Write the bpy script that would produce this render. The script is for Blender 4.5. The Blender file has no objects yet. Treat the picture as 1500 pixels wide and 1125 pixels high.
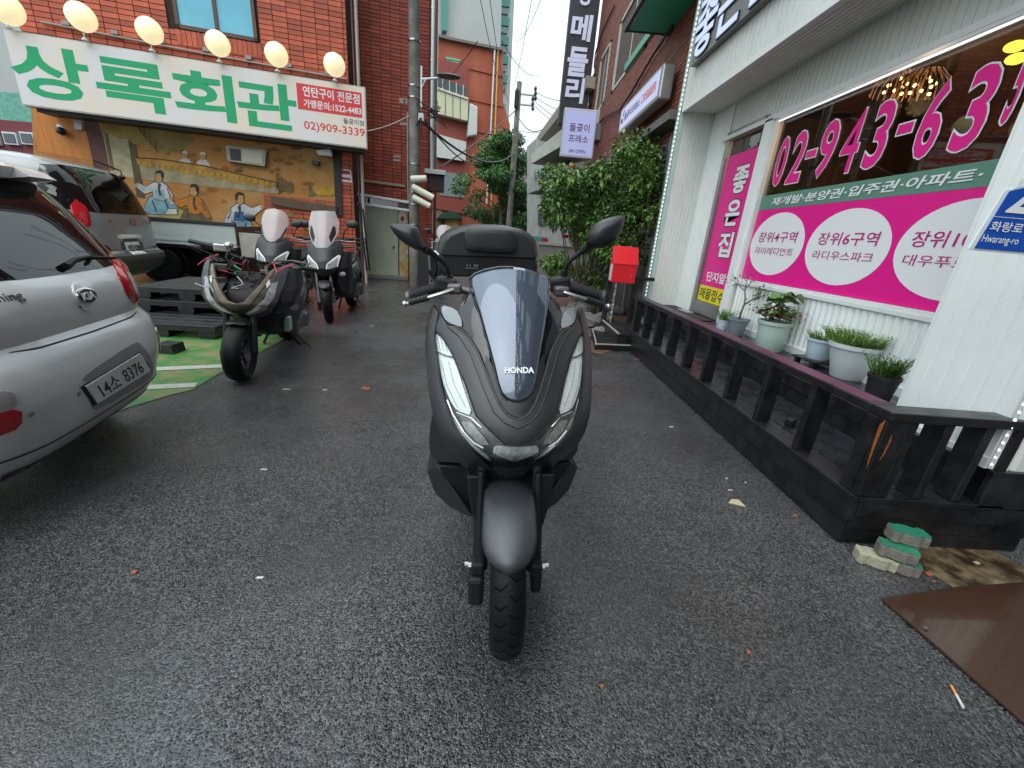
import bpy, bmesh, math, random
from mathutils import Vector, Matrix, geometry
R = math.radians
random.seed(7)
C = bpy.context.scene.collection
SC = bpy.context.scene

# ------------------------------------------------------------------ camera
FPX, CX, CY, HC = 605.0, 750.0, 562.5, 1.27
_dn = Vector((608 - CX, 2270 - CY, FPX)).normalized(); _up = -_dn
_yv = Vector((742 - CX, 347 - CY, FPX)); _yv = (_yv - _up * _yv.dot(_up)).normalized()
_xv = _yv.cross(_up)
if _xv.x < 0: _xv = -_xv
MC = Matrix((_xv, _yv, _up))                       # image axes -> world axes
EYE = Vector((0, 0, HC))
def ray(x, y): return MC @ Vector((x - CX, y - CY, FPX))
def G(x, y, z=0.0): r = ray(x, y); return EYE + r * ((z - HC) / r.z)
def PX(x, y, X): r = ray(x, y); return EYE + r * (X / r.x)
def PY(x, y, Y): r = ray(x, y); return EYE + r * (Y / r.y)
def PLN(x, y, p0, n): r = ray(x, y); return EYE + r * ((Vector(p0) - EYE).dot(n) / r.dot(n))
cam_d = bpy.data.cameras.new('camera'); cam = bpy.data.objects.new('camera', cam_d); C.objects.link(cam)
_r = MC @ Vector((1, 0, 0)); _u = -(MC @ Vector((0, 1, 0))); _b = -(MC @ Vector((0, 0, 1)))
mw = Matrix((_r, _u, _b)).transposed().to_4x4(); mw.translation = EYE
cam.matrix_world = mw
cam_d.sensor_fit = 'HORIZONTAL'; cam_d.sensor_width = 36; cam_d.lens = 36 * FPX / 1500
cam_d.clip_start = .05; cam_d.clip_end = 600
SC.camera = cam

# ------------------------------------------------------------------ sky, sun, exposure
SUN_EL, SUN_ROT = R(55), R(200)
W = bpy.data.worlds.new('World'); SC.world = W; W.use_nodes = True
nt = W.node_tree; nt.nodes.clear()
o_ = nt.nodes.new('ShaderNodeOutputWorld'); bg = nt.nodes.new('ShaderNodeBackground')
sk = nt.nodes.new('ShaderNodeTexSky'); sk.sky_type = 'NISHITA'; sk.sun_disc = False
sk.sun_elevation = SUN_EL; sk.sun_rotation = SUN_ROT; sk.air_density = 1.0; sk.dust_density = 2.5
hs = nt.nodes.new('ShaderNodeHueSaturation'); hs.inputs['Saturation'].default_value = .35
mx = nt.nodes.new('ShaderNodeMix'); mx.data_type = 'RGBA'; mx.inputs[0].default_value = .88
mx.inputs[7].default_value = (7.6, 8.8, 9.3, 1)      # the bright cloud deck
tc = nt.nodes.new('ShaderNodeTexCoord'); cn = nt.nodes.new('ShaderNodeTexNoise'); cn.inputs['Scale'].default_value = 2.2
cn.inputs['Detail'].default_value = 5
cr = nt.nodes.new('ShaderNodeMapRange'); cr.inputs[1].default_value = .3; cr.inputs[2].default_value = .75
cr.inputs[3].default_value = .82; cr.inputs[4].default_value = 1.12
ml = nt.nodes.new('ShaderNodeVectorMath'); ml.operation = 'SCALE'
nt.links.new(tc.outputs['Generated'], cn.inputs['Vector']); nt.links.new(cn.outputs['Fac'], cr.inputs[0])
nt.links.new(sk.outputs[0], hs.inputs['Color']); nt.links.new(hs.outputs[0], mx.inputs[6])
nt.links.new(mx.outputs[2], ml.inputs[0]); nt.links.new(cr.outputs[0], ml.inputs['Scale'])
sx = nt.nodes.new('ShaderNodeSeparateXYZ'); gr_ = nt.nodes.new('ShaderNodeMapRange'); m3 = nt.nodes.new('ShaderNodeVectorMath'); m3.operation = 'SCALE'
gr_.inputs[1].default_value = 0; gr_.inputs[2].default_value = 1; gr_.inputs[3].default_value = .52; gr_.inputs[4].default_value = 1.35   # overcast: brighter overhead
nt.links.new(tc.outputs['Generated'], sx.inputs[0]); nt.links.new(sx.outputs['Z'], gr_.inputs[0]); nt.links.new(ml.outputs[0], m3.inputs[0]); nt.links.new(gr_.outputs[0], m3.inputs['Scale'])
nt.links.new(m3.outputs[0], bg.inputs['Color']); bg.inputs['Strength'].default_value = .125
nt.links.new(bg.outputs[0], o_.inputs[0])
sd = bpy.data.lights.new('sun', 'SUN'); sd.energy = .7; sd.angle = R(60); sd.color = (1, .97, .93)
sun = bpy.data.objects.new('sun', sd); C.objects.link(sun)
sun.rotation_euler = (R(90) - SUN_EL, 0, R(180) - SUN_ROT)
SC.view_settings.view_transform = 'Standard'; SC.view_settings.look = 'None'
SC.view_settings.exposure = 0.9; SC.view_settings.gamma = 1.0; SC.view_settings.use_curve_mapping = False
SC.render.engine = 'CYCLES'
SC.cycles.max_bounces = 6; SC.cycles.transparent_max_bounces = 12; SC.cycles.use_denoising = True
SC.cycles.caustics_reflective = False; SC.cycles.caustics_refractive = False

# ------------------------------------------------------------------ materials
def lin(c):
    return tuple(((v / 12.92) if v <= .04045 else ((v + .055) / 1.055) ** 2.4) for v in c)
def hexc(h): return lin(tuple(int(h[i:i + 2], 16) / 255 for i in (0, 2, 4)))
MATS = {}
def mat(name, col, rough=.6, metal=0.0, var=0.0, vscale=8, bump=0.0, bscale=60, island=0.0, coat=0.0,
        col2=None, spec=.5, emit=0.0, alpha=1.0, rvar=0.0, trans=0.0, ior=0.0, stretch=None, wet=0.0):
    """procedural material: base colour broken by two noises, roughness variation, fine bump"""
    if name in MATS: return MATS[name]
    m = bpy.data.materials.new(name); m.use_nodes = True; MATS[name] = m
    t = m.node_tree; p = t.nodes['Principled BSDF']; N = t.nodes.new; L = t.links.new
    p.inputs['Base Color'].default_value = (*col, 1); p.inputs['Roughness'].default_value = rough
    p.inputs['Metallic'].default_value = metal; p.inputs['Specular IOR Level'].default_value = spec
    if coat: p.inputs['Coat Weight'].default_value = coat; p.inputs['Coat Roughness'].default_value = .06
    if trans: p.inputs['Transmission Weight'].default_value = trans
    if emit: p.inputs['Emission Color'].default_value = (*col, 1); p.inputs['Emission Strength'].default_value = emit
    if ior: p.inputs['IOR'].default_value = ior
    if alpha < 1: p.inputs['Alpha'].default_value = alpha
    co = N('ShaderNodeTexCoord'); vec = co.outputs['Object']
    if stretch:
        mp = N('ShaderNodeMapping'); mp.inputs['Scale'].default_value = stretch; L(vec, mp.inputs[0]); vec = mp.outputs[0]
    cur = None
    if col2 or var or island:
        base = N('ShaderNodeRGB'); base.outputs[0].default_value = (*col, 1); cur = base.outputs[0]
        nz = N('ShaderNodeTexNoise'); nz.inputs['Scale'].default_value = vscale; nz.inputs['Detail'].default_value = 6
        nz.inputs['Roughness'].default_value = .65; L(vec, nz.inputs['Vector'])
        if col2:
            r_ = N('ShaderNodeMapRange'); r_.inputs[1].default_value = .42; r_.inputs[2].default_value = .62
            L(nz.outputs['Fac'], r_.inputs[0])
            k = N('ShaderNodeMix'); k.data_type = 'RGBA'; L(r_.outputs[0], k.inputs[0]); L(cur, k.inputs[6])
            k.inputs[7].default_value = (*col2, 1); cur = k.outputs[2]
        if var:
            r_ = N('ShaderNodeMapRange'); r_.inputs[1].default_value = .25; r_.inputs[2].default_value = .75
            r_.inputs[3].default_value = 1 - var; r_.inputs[4].default_value = 1 + var; L(nz.outputs['Fac'], r_.inputs[0])
            s = N('ShaderNodeVectorMath'); s.operation = 'SCALE'; L(cur, s.inputs[0]); L(r_.outputs[0], s.inputs['Scale']); cur = s.outputs[0]
        if island:
            g = N('ShaderNodeNewGeometry'); oi = N('ShaderNodeObjectInfo'); ad = N('ShaderNodeMath'); ad.operation = 'ADD'
            L(g.outputs['Random Per Island'], ad.inputs[0]); L(oi.outputs['Random'], ad.inputs[1])
            fr = N('ShaderNodeMath'); fr.operation = 'FRACT'; L(ad.outputs[0], fr.inputs[0])
            r_ = N('ShaderNodeMapRange'); r_.inputs[3].default_value = 1 - island; r_.inputs[4].default_value = 1 + island
            L(fr.outputs[0], r_.inputs[0])
            s = N('ShaderNodeVectorMath'); s.operation = 'SCALE'; L(cur, s.inputs[0]); L(r_.outputs[0], s.inputs['Scale']); cur = s.outputs[0]
        L(cur, p.inputs['Base Color'])
        if rvar:
            r_ = N('ShaderNodeMapRange'); r_.inputs[1].default_value = .3; r_.inputs[2].default_value = .7
            r_.inputs[3].default_value = max(.02, rough - rvar); r_.inputs[4].default_value = min(1, rough + rvar)
            L(nz.outputs['Fac'], r_.inputs[0]); L(r_.outputs[0], p.inputs['Roughness'])
    if bump:
        b = N('ShaderNodeBump'); b.inputs['Strength'].default_value = min(1, bump); b.inputs['Distance'].default_value = .004
        n2 = N('ShaderNodeTexNoise'); n2.inputs['Scale'].default_value = bscale; n2.inputs['Detail'].default_value = 4
        L(vec, n2.inputs['Vector']); h = n2.outputs['Fac']
        if wet:                                              # rain drops standing on the surface
            vo = N('ShaderNodeTexVoronoi'); vo.inputs['Scale'].default_value = wet; L(co.outputs['Object'], vo.inputs['Vector'])
            mr = N('ShaderNodeMapRange'); mr.inputs[1].default_value = .12; mr.inputs[2].default_value = .30
            mr.inputs[3].default_value = 1.6; mr.inputs[4].default_value = 0; L(vo.outputs['Distance'], mr.inputs[0])
            a_ = N('ShaderNodeMath'); a_.operation = 'ADD'; L(mr.outputs[0], a_.inputs[0]); L(h, a_.inputs[1]); h = a_.outputs[0]
        L(h, b.inputs['Height']); L(b.outputs[0], p.inputs['Normal'])
    return m
def glassmat(name, tint=(.9, .95, .95), refl=.06, rough=.02, body=0.0, bodycol=(.5, .5, .5)):
    """thin pane: see-through with a fresnel reflection, optionally milky"""
    if name in MATS: return MATS[name]
    m = bpy.data.materials.new(name); m.use_nodes = True; MATS[name] = m
    t = m.node_tree; t.nodes.clear(); N = t.nodes.new; L = t.links.new
    o = N('ShaderNodeOutputMaterial'); tr = N('ShaderNodeBsdfTransparent'); tr.inputs[0].default_value = (*tint, 1)
    gl = N('ShaderNodeBsdfGlossy'); gl.inputs['Roughness'].default_value = rough
    f = N('ShaderNodeLayerWeight'); f.inputs[0].default_value = .5; pw = N('ShaderNodeMath'); pw.operation = 'POWER'; pw.inputs[1].default_value = 5; L(f.outputs['Facing'], pw.inputs[0])
    a = N('ShaderNodeMath'); a.operation = 'MULTIPLY_ADD'; a.use_clamp = True; L(pw.outputs[0], a.inputs[0]); a.inputs[1].default_value = .85; a.inputs[2].default_value = refl
    src = tr.outputs[0]
    if body:
        d = N('ShaderNodeBsdfDiffuse'); d.inputs[0].default_value = (*bodycol, 1)
        k = N('ShaderNodeMixShader'); k.inputs[0].default_value = body; L(src, k.inputs[1]); L(d.outputs[0], k.inputs[2]); src = k.outputs[0]
    k = N('ShaderNodeMixShader'); L(a.outputs[0], k.inputs[0]); L(src, k.inputs[1]); L(gl.outputs[0], k.inputs[2])
    L(k.outputs[0], o.inputs[0]); return m

# ------------------------------------------------------------------ mesh building
class MB:
    def __init__(s): s.v = []; s.f = []
    def add(s, vs, fs):
        k = len(s.v); s.v += [Vector(a) for a in vs]; s.f += [tuple(i + k for i in f) for f in fs]; return s
    def obox(s, o, a, b, c):                                # corner + three edge vectors
        o, a, b, c = map(Vector, (o, a, b, c))
        return s.add([o, o + a, o + a + b, o + b, o + c, o + a + c, o + a + b + c, o + b + c],
                     [(3, 2, 1, 0), (4, 5, 6, 7), (0, 1, 5, 4), (1, 2, 6, 5), (2, 3, 7, 6), (3, 0, 4, 7)])
    def box(s, c, d, rz=0, M=None):
        c = Vector(c); m = M or Matrix.Rotation(rz, 3, 'Z')
        a, b, e = m @ Vector((d[0], 0, 0)), m @ Vector((0, d[1], 0)), m @ Vector((0, 0, d[2]))
        return s.obox(c - (a + b + e) / 2, a, b, e)
    def prism(s, poly, vec):                                # n-gon extruded along vec
        n = len(poly); vec = Vector(vec); P_ = [Vector(p) for p in poly]
        fs = [tuple(range(n))[::-1], tuple(range(n, 2 * n))] + [(i, (i + 1) % n, n + (i + 1) % n, n + i) for i in range(n)]
        return s.add(P_ + [p + vec for p in P_], fs)
    def tube(s, path, r, n=8, caps=True, flat=None):
        P_ = [Vector(p) for p in path]; m = len(P_); rs = r if isinstance(r, (list, tuple)) else [r] * m
        T = []
        for i in range(m):
            t = (P_[min(i + 1, m - 1)] - P_[max(i - 1, 0)]); T.append(t.normalized() if t.length > 1e-9 else Vector((0, 0, 1)))
        ref = Vector((0, 0, 1)) if abs(T[0].z) < .9 else Vector((1, 0, 0))
        nrm = (ref - T[0] * ref.dot(T[0])).normalized(); vs = []
        for i in range(m):
            nrm = (nrm - T[i] * nrm.dot(T[i]))
            nrm = nrm.normalized() if nrm.length > 1e-6 else T[i].orthogonal().normalized()
            bn = T[i].cross(nrm)
            for k in range(n):
                a = 2 * math.pi * k / n
                vs.append(P_[i] + nrm * (math.cos(a) * rs[i]) + bn * (math.sin(a) * rs[i] * (flat or 1)))
        fs = [(i * n + k, i * n + (k + 1) % n, (i + 1) * n + (k + 1) % n, (i + 1) * n + k) for i in range(m - 1) for k in range(n)]
        if caps: fs += [tuple(range(n))[::-1], tuple(range((m - 1) * n, m * n))]
        return s.add(vs, fs)
    def lathe(s, prof, c=(0, 0, 0), n=20, axis='Z', caps=True, sweep=2 * math.pi):
        c = Vector(c); vs = []; full = abs(sweep - 2 * math.pi) < 1e-6; nn = n if full else n + 1
        for r_, h in prof:
            for k in range(nn):
                a = sweep * k / n; x, y = r_ * math.cos(a), r_ * math.sin(a)
                q = {'Z': (x, y, h), 'X': (h, x, y), 'Y': (x, h, y)}[axis]; vs.append(c + Vector(q))
        m = len(prof)
        fs = [(i * nn + k, i * nn + (k + 1) % nn, (i + 1) * nn + (k + 1) % nn, (i + 1) * nn + k) for i in range(m - 1) for k in range(n)]
        if caps and full: fs += [tuple(range(nn))[::-1], tuple(range((m - 1) * nn, m * nn))]
        return s.add(vs, fs)
    def grid(s, rows, close=False):
        h, w = len(rows), len(rows[0]); vs = [p for r_ in rows for p in r_]
        ww = w if close else w - 1
        return s.add(vs, [(i * w + k, i * w + (k + 1) % w, (i + 1) * w + (k + 1) % w, (i + 1) * w + k) for i in range(h - 1) for k in range(ww)])
    def ball(s, c, r, n=10, sc=(1, 1, 1)):
        c = Vector(c); m = n // 2 + 1; rows = []
        for i in range(m):
            ph = math.pi * i / (m - 1) ; rr = max(1e-4, math.sin(ph))
            rows.append([c + Vector((r * sc[0] * rr * math.cos(2 * math.pi * k / n), r * sc[1] * rr * math.sin(2 * math.pi * k / n), r * sc[2] * math.cos(ph))) for k in range(n)])
        return s.grid(rows, close=True)
    def xf(s, M):
        s.v = [M @ p for p in s.v]; return s
    def mirror(s):
        k = len(s.v); s.v += [Vector((-p.x, p.y, p.z)) for p in s.v]; s.f += [tuple(i + k for i in f[::-1]) for f in s.f]; return s

def wloc(o):
    v = Vector((0, 0, 0))
    while o is not None: v += o.location; o = o.parent
    return v
def obj(name, mb, m, parent=None, smooth=False, bevel=0, sub=0, solid=0, kind=None, label=None, fix=True, share=None):
    """one mesh object; vertices are given in the parent's build frame, the object keeps that frame"""
    if share is None:
        me = bpy.data.meshes.new(name); me.from_pydata([tuple(p) for p in mb.v], [], mb.f)
        if fix:
            b = bmesh.new(); b.from_mesh(me); bmesh.ops.remove_doubles(b, verts=b.verts, dist=1e-5)
            bmesh.ops.recalc_face_normals(b, faces=b.faces); b.to_mesh(me); b.free()
        me.materials.append(m)
        if smooth:
            for p in me.polygons: p.use_smooth = True
            try: me.set_sharp_from_angle(angle=R(38))
            except Exception: pass
    else: me = share
    o = bpy.data.objects.new(name, me); C.objects.link(o)
    if parent is not None:
        o.parent = parent; o.location = -wloc(parent)
    if bevel:
        k = o.modifiers.new('bevel', 'BEVEL'); k.width = bevel; k.segments = 2; k.limit_method = 'ANGLE'; k.angle_limit = R(35)
    if solid:
        k = o.modifiers.new('solid', 'SOLIDIFY'); k.thickness = solid; k.offset = -1
    if sub:
        k = o.modifiers.new('sub', 'SUBSURF'); k.levels = sub; k.render_levels = sub
    if kind: o['kind'] = kind
    if label: o['label'] = label
    return o
def thing(name, label, cat, loc=(0, 0, 0), group=None):
    o = bpy.data.objects.new(name, None); C.objects.link(o); o.location = Vector(loc); o.empty_display_size = .1
    o['label'] = label; o['category'] = cat
    if group: o['group'] = group
    return o
def tag(o, label, cat, group=None):
    o['label'] = label; o['category'] = cat
    if group: o['group'] = group
    return o
def struct(name, mb, m, **k): return obj(name, mb, m, kind='structure', **k)
def centre(o):
    """move a top-level mesh's origin to the base of its own geometry"""
    me = o.data; xs = [v.co for v in me.vertices]
    c = Vector((sum(v.x for v in xs) / len(xs), sum(v.y for v in xs) / len(xs), min(v.z for v in xs)))
    me.transform(Matrix.Translation(-c)); o.location = o.location + c; return o
def copytree(o, parent=None):
    c = o.copy(); C.objects.link(c); c.parent = parent
    for ch in list(o.children): copytree(ch, c)
    return c

# lettering --------------------------------------------------------
def textmesh(s, bold=0.0, ext=0.0, res=3):
    c = bpy.data.curves.new('t', 'FONT'); c.body = s; c.offset = bold; c.resolution_u = res; c.extrude = 0
    o = bpy.data.objects.new('t', c); C.objects.link(o)
    me = bpy.data.meshes.new_from_object(o.evaluated_get(bpy.context.evaluated_depsgraph_get()))
    bpy.data.objects.remove(o); bpy.data.curves.remove(c)
    v = [p.co.copy() for p in me.vertices]; f = [tuple(p.vertices) for p in me.polygons]; bpy.data.meshes.remove(me)
    x0, x1 = min(p.x for p in v), max(p.x for p in v); y0, y1 = min(p.y for p in v), max(p.y for p in v)
    return [((p.x - x0) / max(1e-6, x1 - x0), (p.y - y0) / max(1e-6, y1 - y0)) for p in v], f
def lettering(s, bl, br, tl, m, parent, bold=0.01, off=.003, n=None, depth=0, label=None, name='lettering', grow=0, kind=None):
    """text fitted to the parallelogram bl, br, tl (world points), lifted off the surface along n"""
    bl, br, tl = Vector(bl), Vector(br), Vector(tl); u, v = br - bl, tl - bl
    n = Vector(n).normalized() if n is not None else u.cross(v).normalized()
    if grow: gu, gv = u.normalized() * grow, v.normalized() * grow; bl = bl - gu - gv; u = u + 2 * gu; v = v + 2 * gv
    P_, F_ = textmesh(s, bold)
    mb = MB()
    top = [bl + u * a + v * b + n * (off + depth) for a, b in P_]
    mb.v = list(top); mb.f = list(F_)
    if depth:
        cnt = {}
        for f in F_:
            for i in range(len(f)):
                e = (f[i], f[(i + 1) % len(f)]); cnt[e] = 1
        k = len(top); mb.v += [bl + u * a + v * b + n * off for a, b in P_]
        for (a, b) in list(cnt):
            if (b, a) not in cnt: mb.f.append((a, a + k, b + k, b))
    return obj(name, mb, m, parent, fix=False, label=label)
# ------------------------------------------------------------------ palette
BLKW = mat('black_stained_wood', (.0085, .0085, .010), .36, var=.3, vscale=9, bump=.5, bscale=30, stretch=(1, 1, 1), rvar=.14, col2=(.014, .014, .016))
BLKW2 = mat('black_stained_floor_wood', (.022, .023, .027), .28, var=.4, vscale=7, bump=.4, bscale=40, rvar=.18, island=.25)
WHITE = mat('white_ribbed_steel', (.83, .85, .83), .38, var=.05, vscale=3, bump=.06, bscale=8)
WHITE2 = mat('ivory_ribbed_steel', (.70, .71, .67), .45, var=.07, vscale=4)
TRIM = mat('white_trim', (.74, .76, .75), .4, var=.04)
GREENW = mat('pale_green_flashing', (.42, .60, .52), .4, var=.05)
MAG = mat('magenta_vinyl', (.82, .012, .27), .35)
MAGW = mat('white_vinyl', (.84, .84, .85), .4)
MAGT = mat('magenta_print', (.50, .015, .20), .4)
GRNV = mat('green_vinyl', (.12, .27, .20), .4)
YELV = mat('yellow_vinyl', (.83, .70, .02), .4)
BLKV = mat('black_print', (.012, .012, .014), .4)
ALU = mat('aluminium', (.42, .43, .43), .35, metal=.7, var=.1)
STEEL = mat('steel', (.5, .5, .5), .3, metal=1)
DARKIN = mat('dark_brown_interior', (.19, .13, .095), .7, var=.3)
PANE = glassmat('window_glass', (.74, .76, .74), refl=.06)
SIGNBLUE = mat('blue_enamel', (.005, .075, .42), .35)
CONC = mat('concrete', (.20, .195, .18), .8, var=.25, vscale=3, bump=.6, bscale=40)
CONC_L = mat('pale_concrete', (.36, .34, .28), .85, var=.25, vscale=9, bump=1, bscale=60)
RUST = mat('rusted_steel', (.070, .032, .020), .20, coat=.7, var=.45, vscale=2.2, bump=.25, bscale=25, rvar=.14, col2=(.040, .018, .011))
LEDM = mat('led_white', (.9, .96, 1), .4, emit=.55)
RUBBER = mat('tyre_rubber', (.006, .006, .007), .5, var=.35, vscale=20, bump=.4, bscale=90, spec=.22)
BLKP = mat('matte_black_plastic', (.009, .009, .011), .46, var=.2, vscale=6, bump=.35, bscale=500, spec=.35)
SATIN = mat('satin_black_plastic', (.010, .010, .012), .32, var=.15)
SOIL = mat('soil', (.035, .024, .016), .95, var=.4, vscale=30, bump=1, bscale=80)

# ------------------------------------------------------------------ ground
def asphalt():
    m = bpy.data.materials.new('wet_asphalt'); m.use_nodes = True; t = m.node_tree; N = t.nodes.new; L = t.links.new
    p = t.nodes['Principled BSDF']; co = N('ShaderNodeTexCoord'); v = co.outputs['Object']
    def noise(s, d=4, r=.6):
        n = N('ShaderNodeTexNoise'); n.inputs['Scale'].default_value = s; n.inputs['Detail'].default_value = d
        n.inputs['Roughness'].default_value = r; L(v, n.inputs['Vector']); return n.outputs['Fac']
    def rng(src, a, b, c, d):
        r = N('ShaderNodeMapRange'); r.inputs[1].default_value = a; r.inputs[2].default_value = b
        r.inputs[3].default_value = c; r.inputs[4].default_value = d; L(src, r.inputs[0]); return r.outputs[0]
    def vor(s, f='F1'):
        n = N('ShaderNodeTexVoronoi'); n.inputs['Scale'].default_value = s; n.feature = f; L(v, n.inputs['Vector']); return n
    def mul(a, b, op='MULTIPLY'):
        n = N('ShaderNodeMath'); n.operation = op
        for i, q in enumerate((a, b)):
            if isinstance(q, (int, float)): n.inputs[i].default_value = q
            else: L(q, n.inputs[i])
        return n.outputs[0]
    va = vor(150); vb = vor(330); sep = N('ShaderNodeSeparateColor'); L(va.outputs['Color'], sep.inputs[0])
    sep2 = N('ShaderNodeSeparateColor'); L(vb.outputs['Color'], sep2.inputs[0])
    stone = rng(mul(sep.outputs[0], sep.outputs[0]), .0, 1, .12, 3.4)
    lightstone = rng(sep.outputs[1], .86, .93, 0, 1); disc = rng(va.outputs['Distance'], .30, .42, 1, 0)
    light2 = rng(sep2.outputs[1], .90, .96, 0, 1)
    big = noise(.55, 5); mid = noise(3.2, 6, .7)
    tone = mul(mul(rng(big, .3, .7, .60, 1.35), rng(mid, .3, .7, .82, 1.18)), stone)
    c1 = N('ShaderNodeVectorMath'); c1.operation = 'SCALE'; dampn = noise(.9, 6, .62); damp = rng(dampn, .44, .58, 0, 1); drk = rng(damp, 0, 1, 1.0, .48)
    c1.inputs[0].default_value = (.044, .043, .0455); L(mul(tone, drk), c1.inputs['Scale'])
    mxx = N('ShaderNodeMix'); mxx.data_type = 'RGBA'; L(mul(mul(lightstone, disc), .75), mxx.inputs[0]); L(c1.outputs[0], mxx.inputs[6]); mxx.inputs[7].default_value = (.22, .205, .18, 1)
    m2 = N('ShaderNodeMix'); m2.data_type = 'RGBA'; L(mul(light2, .5), m2.inputs[0]); L(mxx.outputs[2], m2.inputs[6]); m2.inputs[7].default_value = (.24, .23, .22, 1)
    L(m2.outputs[2], p.inputs['Base Color'])
    L(rng(mul(big, mid, 'ADD'), .75, 1.25, .16, .46), p.inputs['Roughness'])
    p.inputs['Specular IOR Level'].default_value = .8
    h = mul(mul(rng(va.outputs['Distance'], 0, .6, 1, 0), rng(sep.outputs[2], 0, 1, .3, 1)), mul(rng(vb.outputs['Distance'], 0, .6, .35, 0), noise(60)), 'ADD')
    crk = vor(.9, 'DISTANCE_TO_EDGE'); n1 = noise(5, 5)
    b = N('ShaderNodeBump'); b.inputs['Strength'].default_value = 1.0; b.inputs['Distance'].default_value = .0095
    L(h, b.inputs['Height']); L(b.outputs[0], p.inputs['Normal'])
    b2 = N('ShaderNodeBump'); b2.inputs['Strength'].default_value = .28; b2.inputs['Distance'].default_value = .004; L(h, b2.inputs['Height'])
    L(rng(damp, 0, 1, .25, .95), p.inputs['Coat Weight']); p.inputs['Coat Roughness'].default_value = .16; L(b2.outputs[0], p.inputs['Coat Normal']); return m
ASPH = asphalt()
g = MB(); g.add([(-150, -60, 0), (150, -60, 0), (150, 260, 0), (-150, 260, 0)], [(0, 1, 2, 3)])
struct('ground', g, ASPH)
GRN = mat('worn_green_paint', (.045, .21, .04), .5, var=.35, vscale=4, bump=.5, bscale=120, col2=(.19, .155, .07), rvar=.15)
WLINE = mat('worn_white_line_paint', (.50, .52, .48), .5, var=.25, vscale=14, bump=.5, bscale=120, col2=(.33, .36, .27))
def flat(pts, z): return [Vector((p[0], p[1], z)) for p in pts]
e = [G(150, 612), G(190, 597), G(250, 579), G(283, 571), G(322, 547), G(418, 497), G(432, 487)]
g = MB(); poly = flat(e, .004) + [Vector((-3.3, 6.0, .004)), Vector((-4.4, 7.0, .004)), Vector((-9, 6.4, .004)), Vector((-9, 1.2, .004)), Vector((-3.2, 1.2, .004))]
g.add(poly, [tuple(range(len(poly)))]); struct('green_parking_paint', g, GRN)
def strip(name, a, b, w, z, m, ext=0):
    a, b = Vector((a.x, a.y, z)), Vector((b.x, b.y, z)); d = (b - a).normalized(); a = a - d * ext; q = Vector((-d.y, d.x, 0)) * w / 2
    return struct(name, MB().add([a - q, b - q, b + q, a + q], [(0, 1, 2, 3)]), m)
strip('parking_line', G(240, 541), G(330, 537), .10, .008, WLINE, 3)
strip('parking_line', G(205, 569), G(288, 565), .10, .008, WLINE, 3)

# ------------------------------------------------------------------ right shop: white ribbed steel building
XP, XW = 2.26, 2.72
YF, YN = 6.5, 1.62             # far corner, near corner of the pillar
ZS, ZP = 3.07, .47
SHOP = thing('realty_shop', 'white ribbed steel shopfront with magenta phone number window on the right side of the alley', 'shop', (XW, 4, 0))
def ribbed(o, u, w, v, h, n, pitch, dep, groove=.25, rnd=False):
    """ribbed sheet: origin, unit u * w wide, unit v * h high, ribs run along v, proud towards n"""
    o, u, v, n = Vector(o), Vector(u), Vector(v), Vector(n); pts = []; k = max(1, int(round(w / pitch))); p = w / k
    for i in range(k):
        x = i * p
        if rnd: pts += [(x, 0), (x + p * .12, 0), (x + p * .3, dep * .8), (x + p * .5, dep), (x + p * .7, dep * .8), (x + p * .88, 0)]
        else: pts += [(x, 0), (x + p * groove * .35, 0), (x + p * groove, dep), (x + p * .985, dep)]
    pts.append((w, 0)); mb = MB()
    mb.grid([[o + u * a + n * b for a, b in pts], [o + u * a + n * b + v * h for a, b in pts]]); return mb
nx, ny = (-1, 0, 0), (0, -1, 0)
# near pillar
obj('wall_panel', ribbed((XP, 2.12, ZP), (0, -1, 0), 2.12 - YN, (0, 0, 1), ZS - ZP, nx, .085, .013, .25), WHITE, SHOP)
obj('base_flashing', MB().obox((XP - .018, YN, ZP - .02), (.016, 0, 0), (0, 2.12 - YN, 0), (0, 0, .05)), TRIM, SHOP)
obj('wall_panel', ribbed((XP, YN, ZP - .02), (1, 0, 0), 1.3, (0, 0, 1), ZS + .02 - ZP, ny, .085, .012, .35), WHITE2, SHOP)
obj('wall_panel', MB().obox((XP, 2.12, ZP), (XW + .1 - XP, 0, 0), (0, .01, 0), (0, 0, ZS - ZP)), WHITE, SHOP)
# upper fascia, soffit, inner band
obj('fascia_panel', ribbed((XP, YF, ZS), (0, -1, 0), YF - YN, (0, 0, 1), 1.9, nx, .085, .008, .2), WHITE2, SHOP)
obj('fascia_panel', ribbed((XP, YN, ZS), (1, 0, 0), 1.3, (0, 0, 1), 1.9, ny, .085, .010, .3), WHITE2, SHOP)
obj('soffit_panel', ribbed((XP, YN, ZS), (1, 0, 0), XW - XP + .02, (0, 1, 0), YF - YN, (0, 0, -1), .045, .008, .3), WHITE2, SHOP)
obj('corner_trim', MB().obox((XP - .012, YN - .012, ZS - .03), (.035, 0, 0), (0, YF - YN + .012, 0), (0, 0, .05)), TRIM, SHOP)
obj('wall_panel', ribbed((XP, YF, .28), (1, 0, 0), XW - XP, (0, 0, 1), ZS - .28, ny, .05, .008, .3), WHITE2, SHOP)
obj('corner_flashing', MB().obox((XP - .012, YF - .02, .28), (.05, 0, 0), (0, .16, 0), (0, 0, 5.6)), GREENW, SHOP)
obj('corner_flashing', MB().obox((XP - .004, YF + .14, .0), (.3, 0, 0), (0, .02, 0), (0, 0, 5.8)), WHITE2, SHOP)
obj('roof', MB().obox((XP, YN, ZS + 1.9), (7, 0, 0), (0, YF - YN + .1, 0), (0, 0, .1)), CONC, SHOP)
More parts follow.
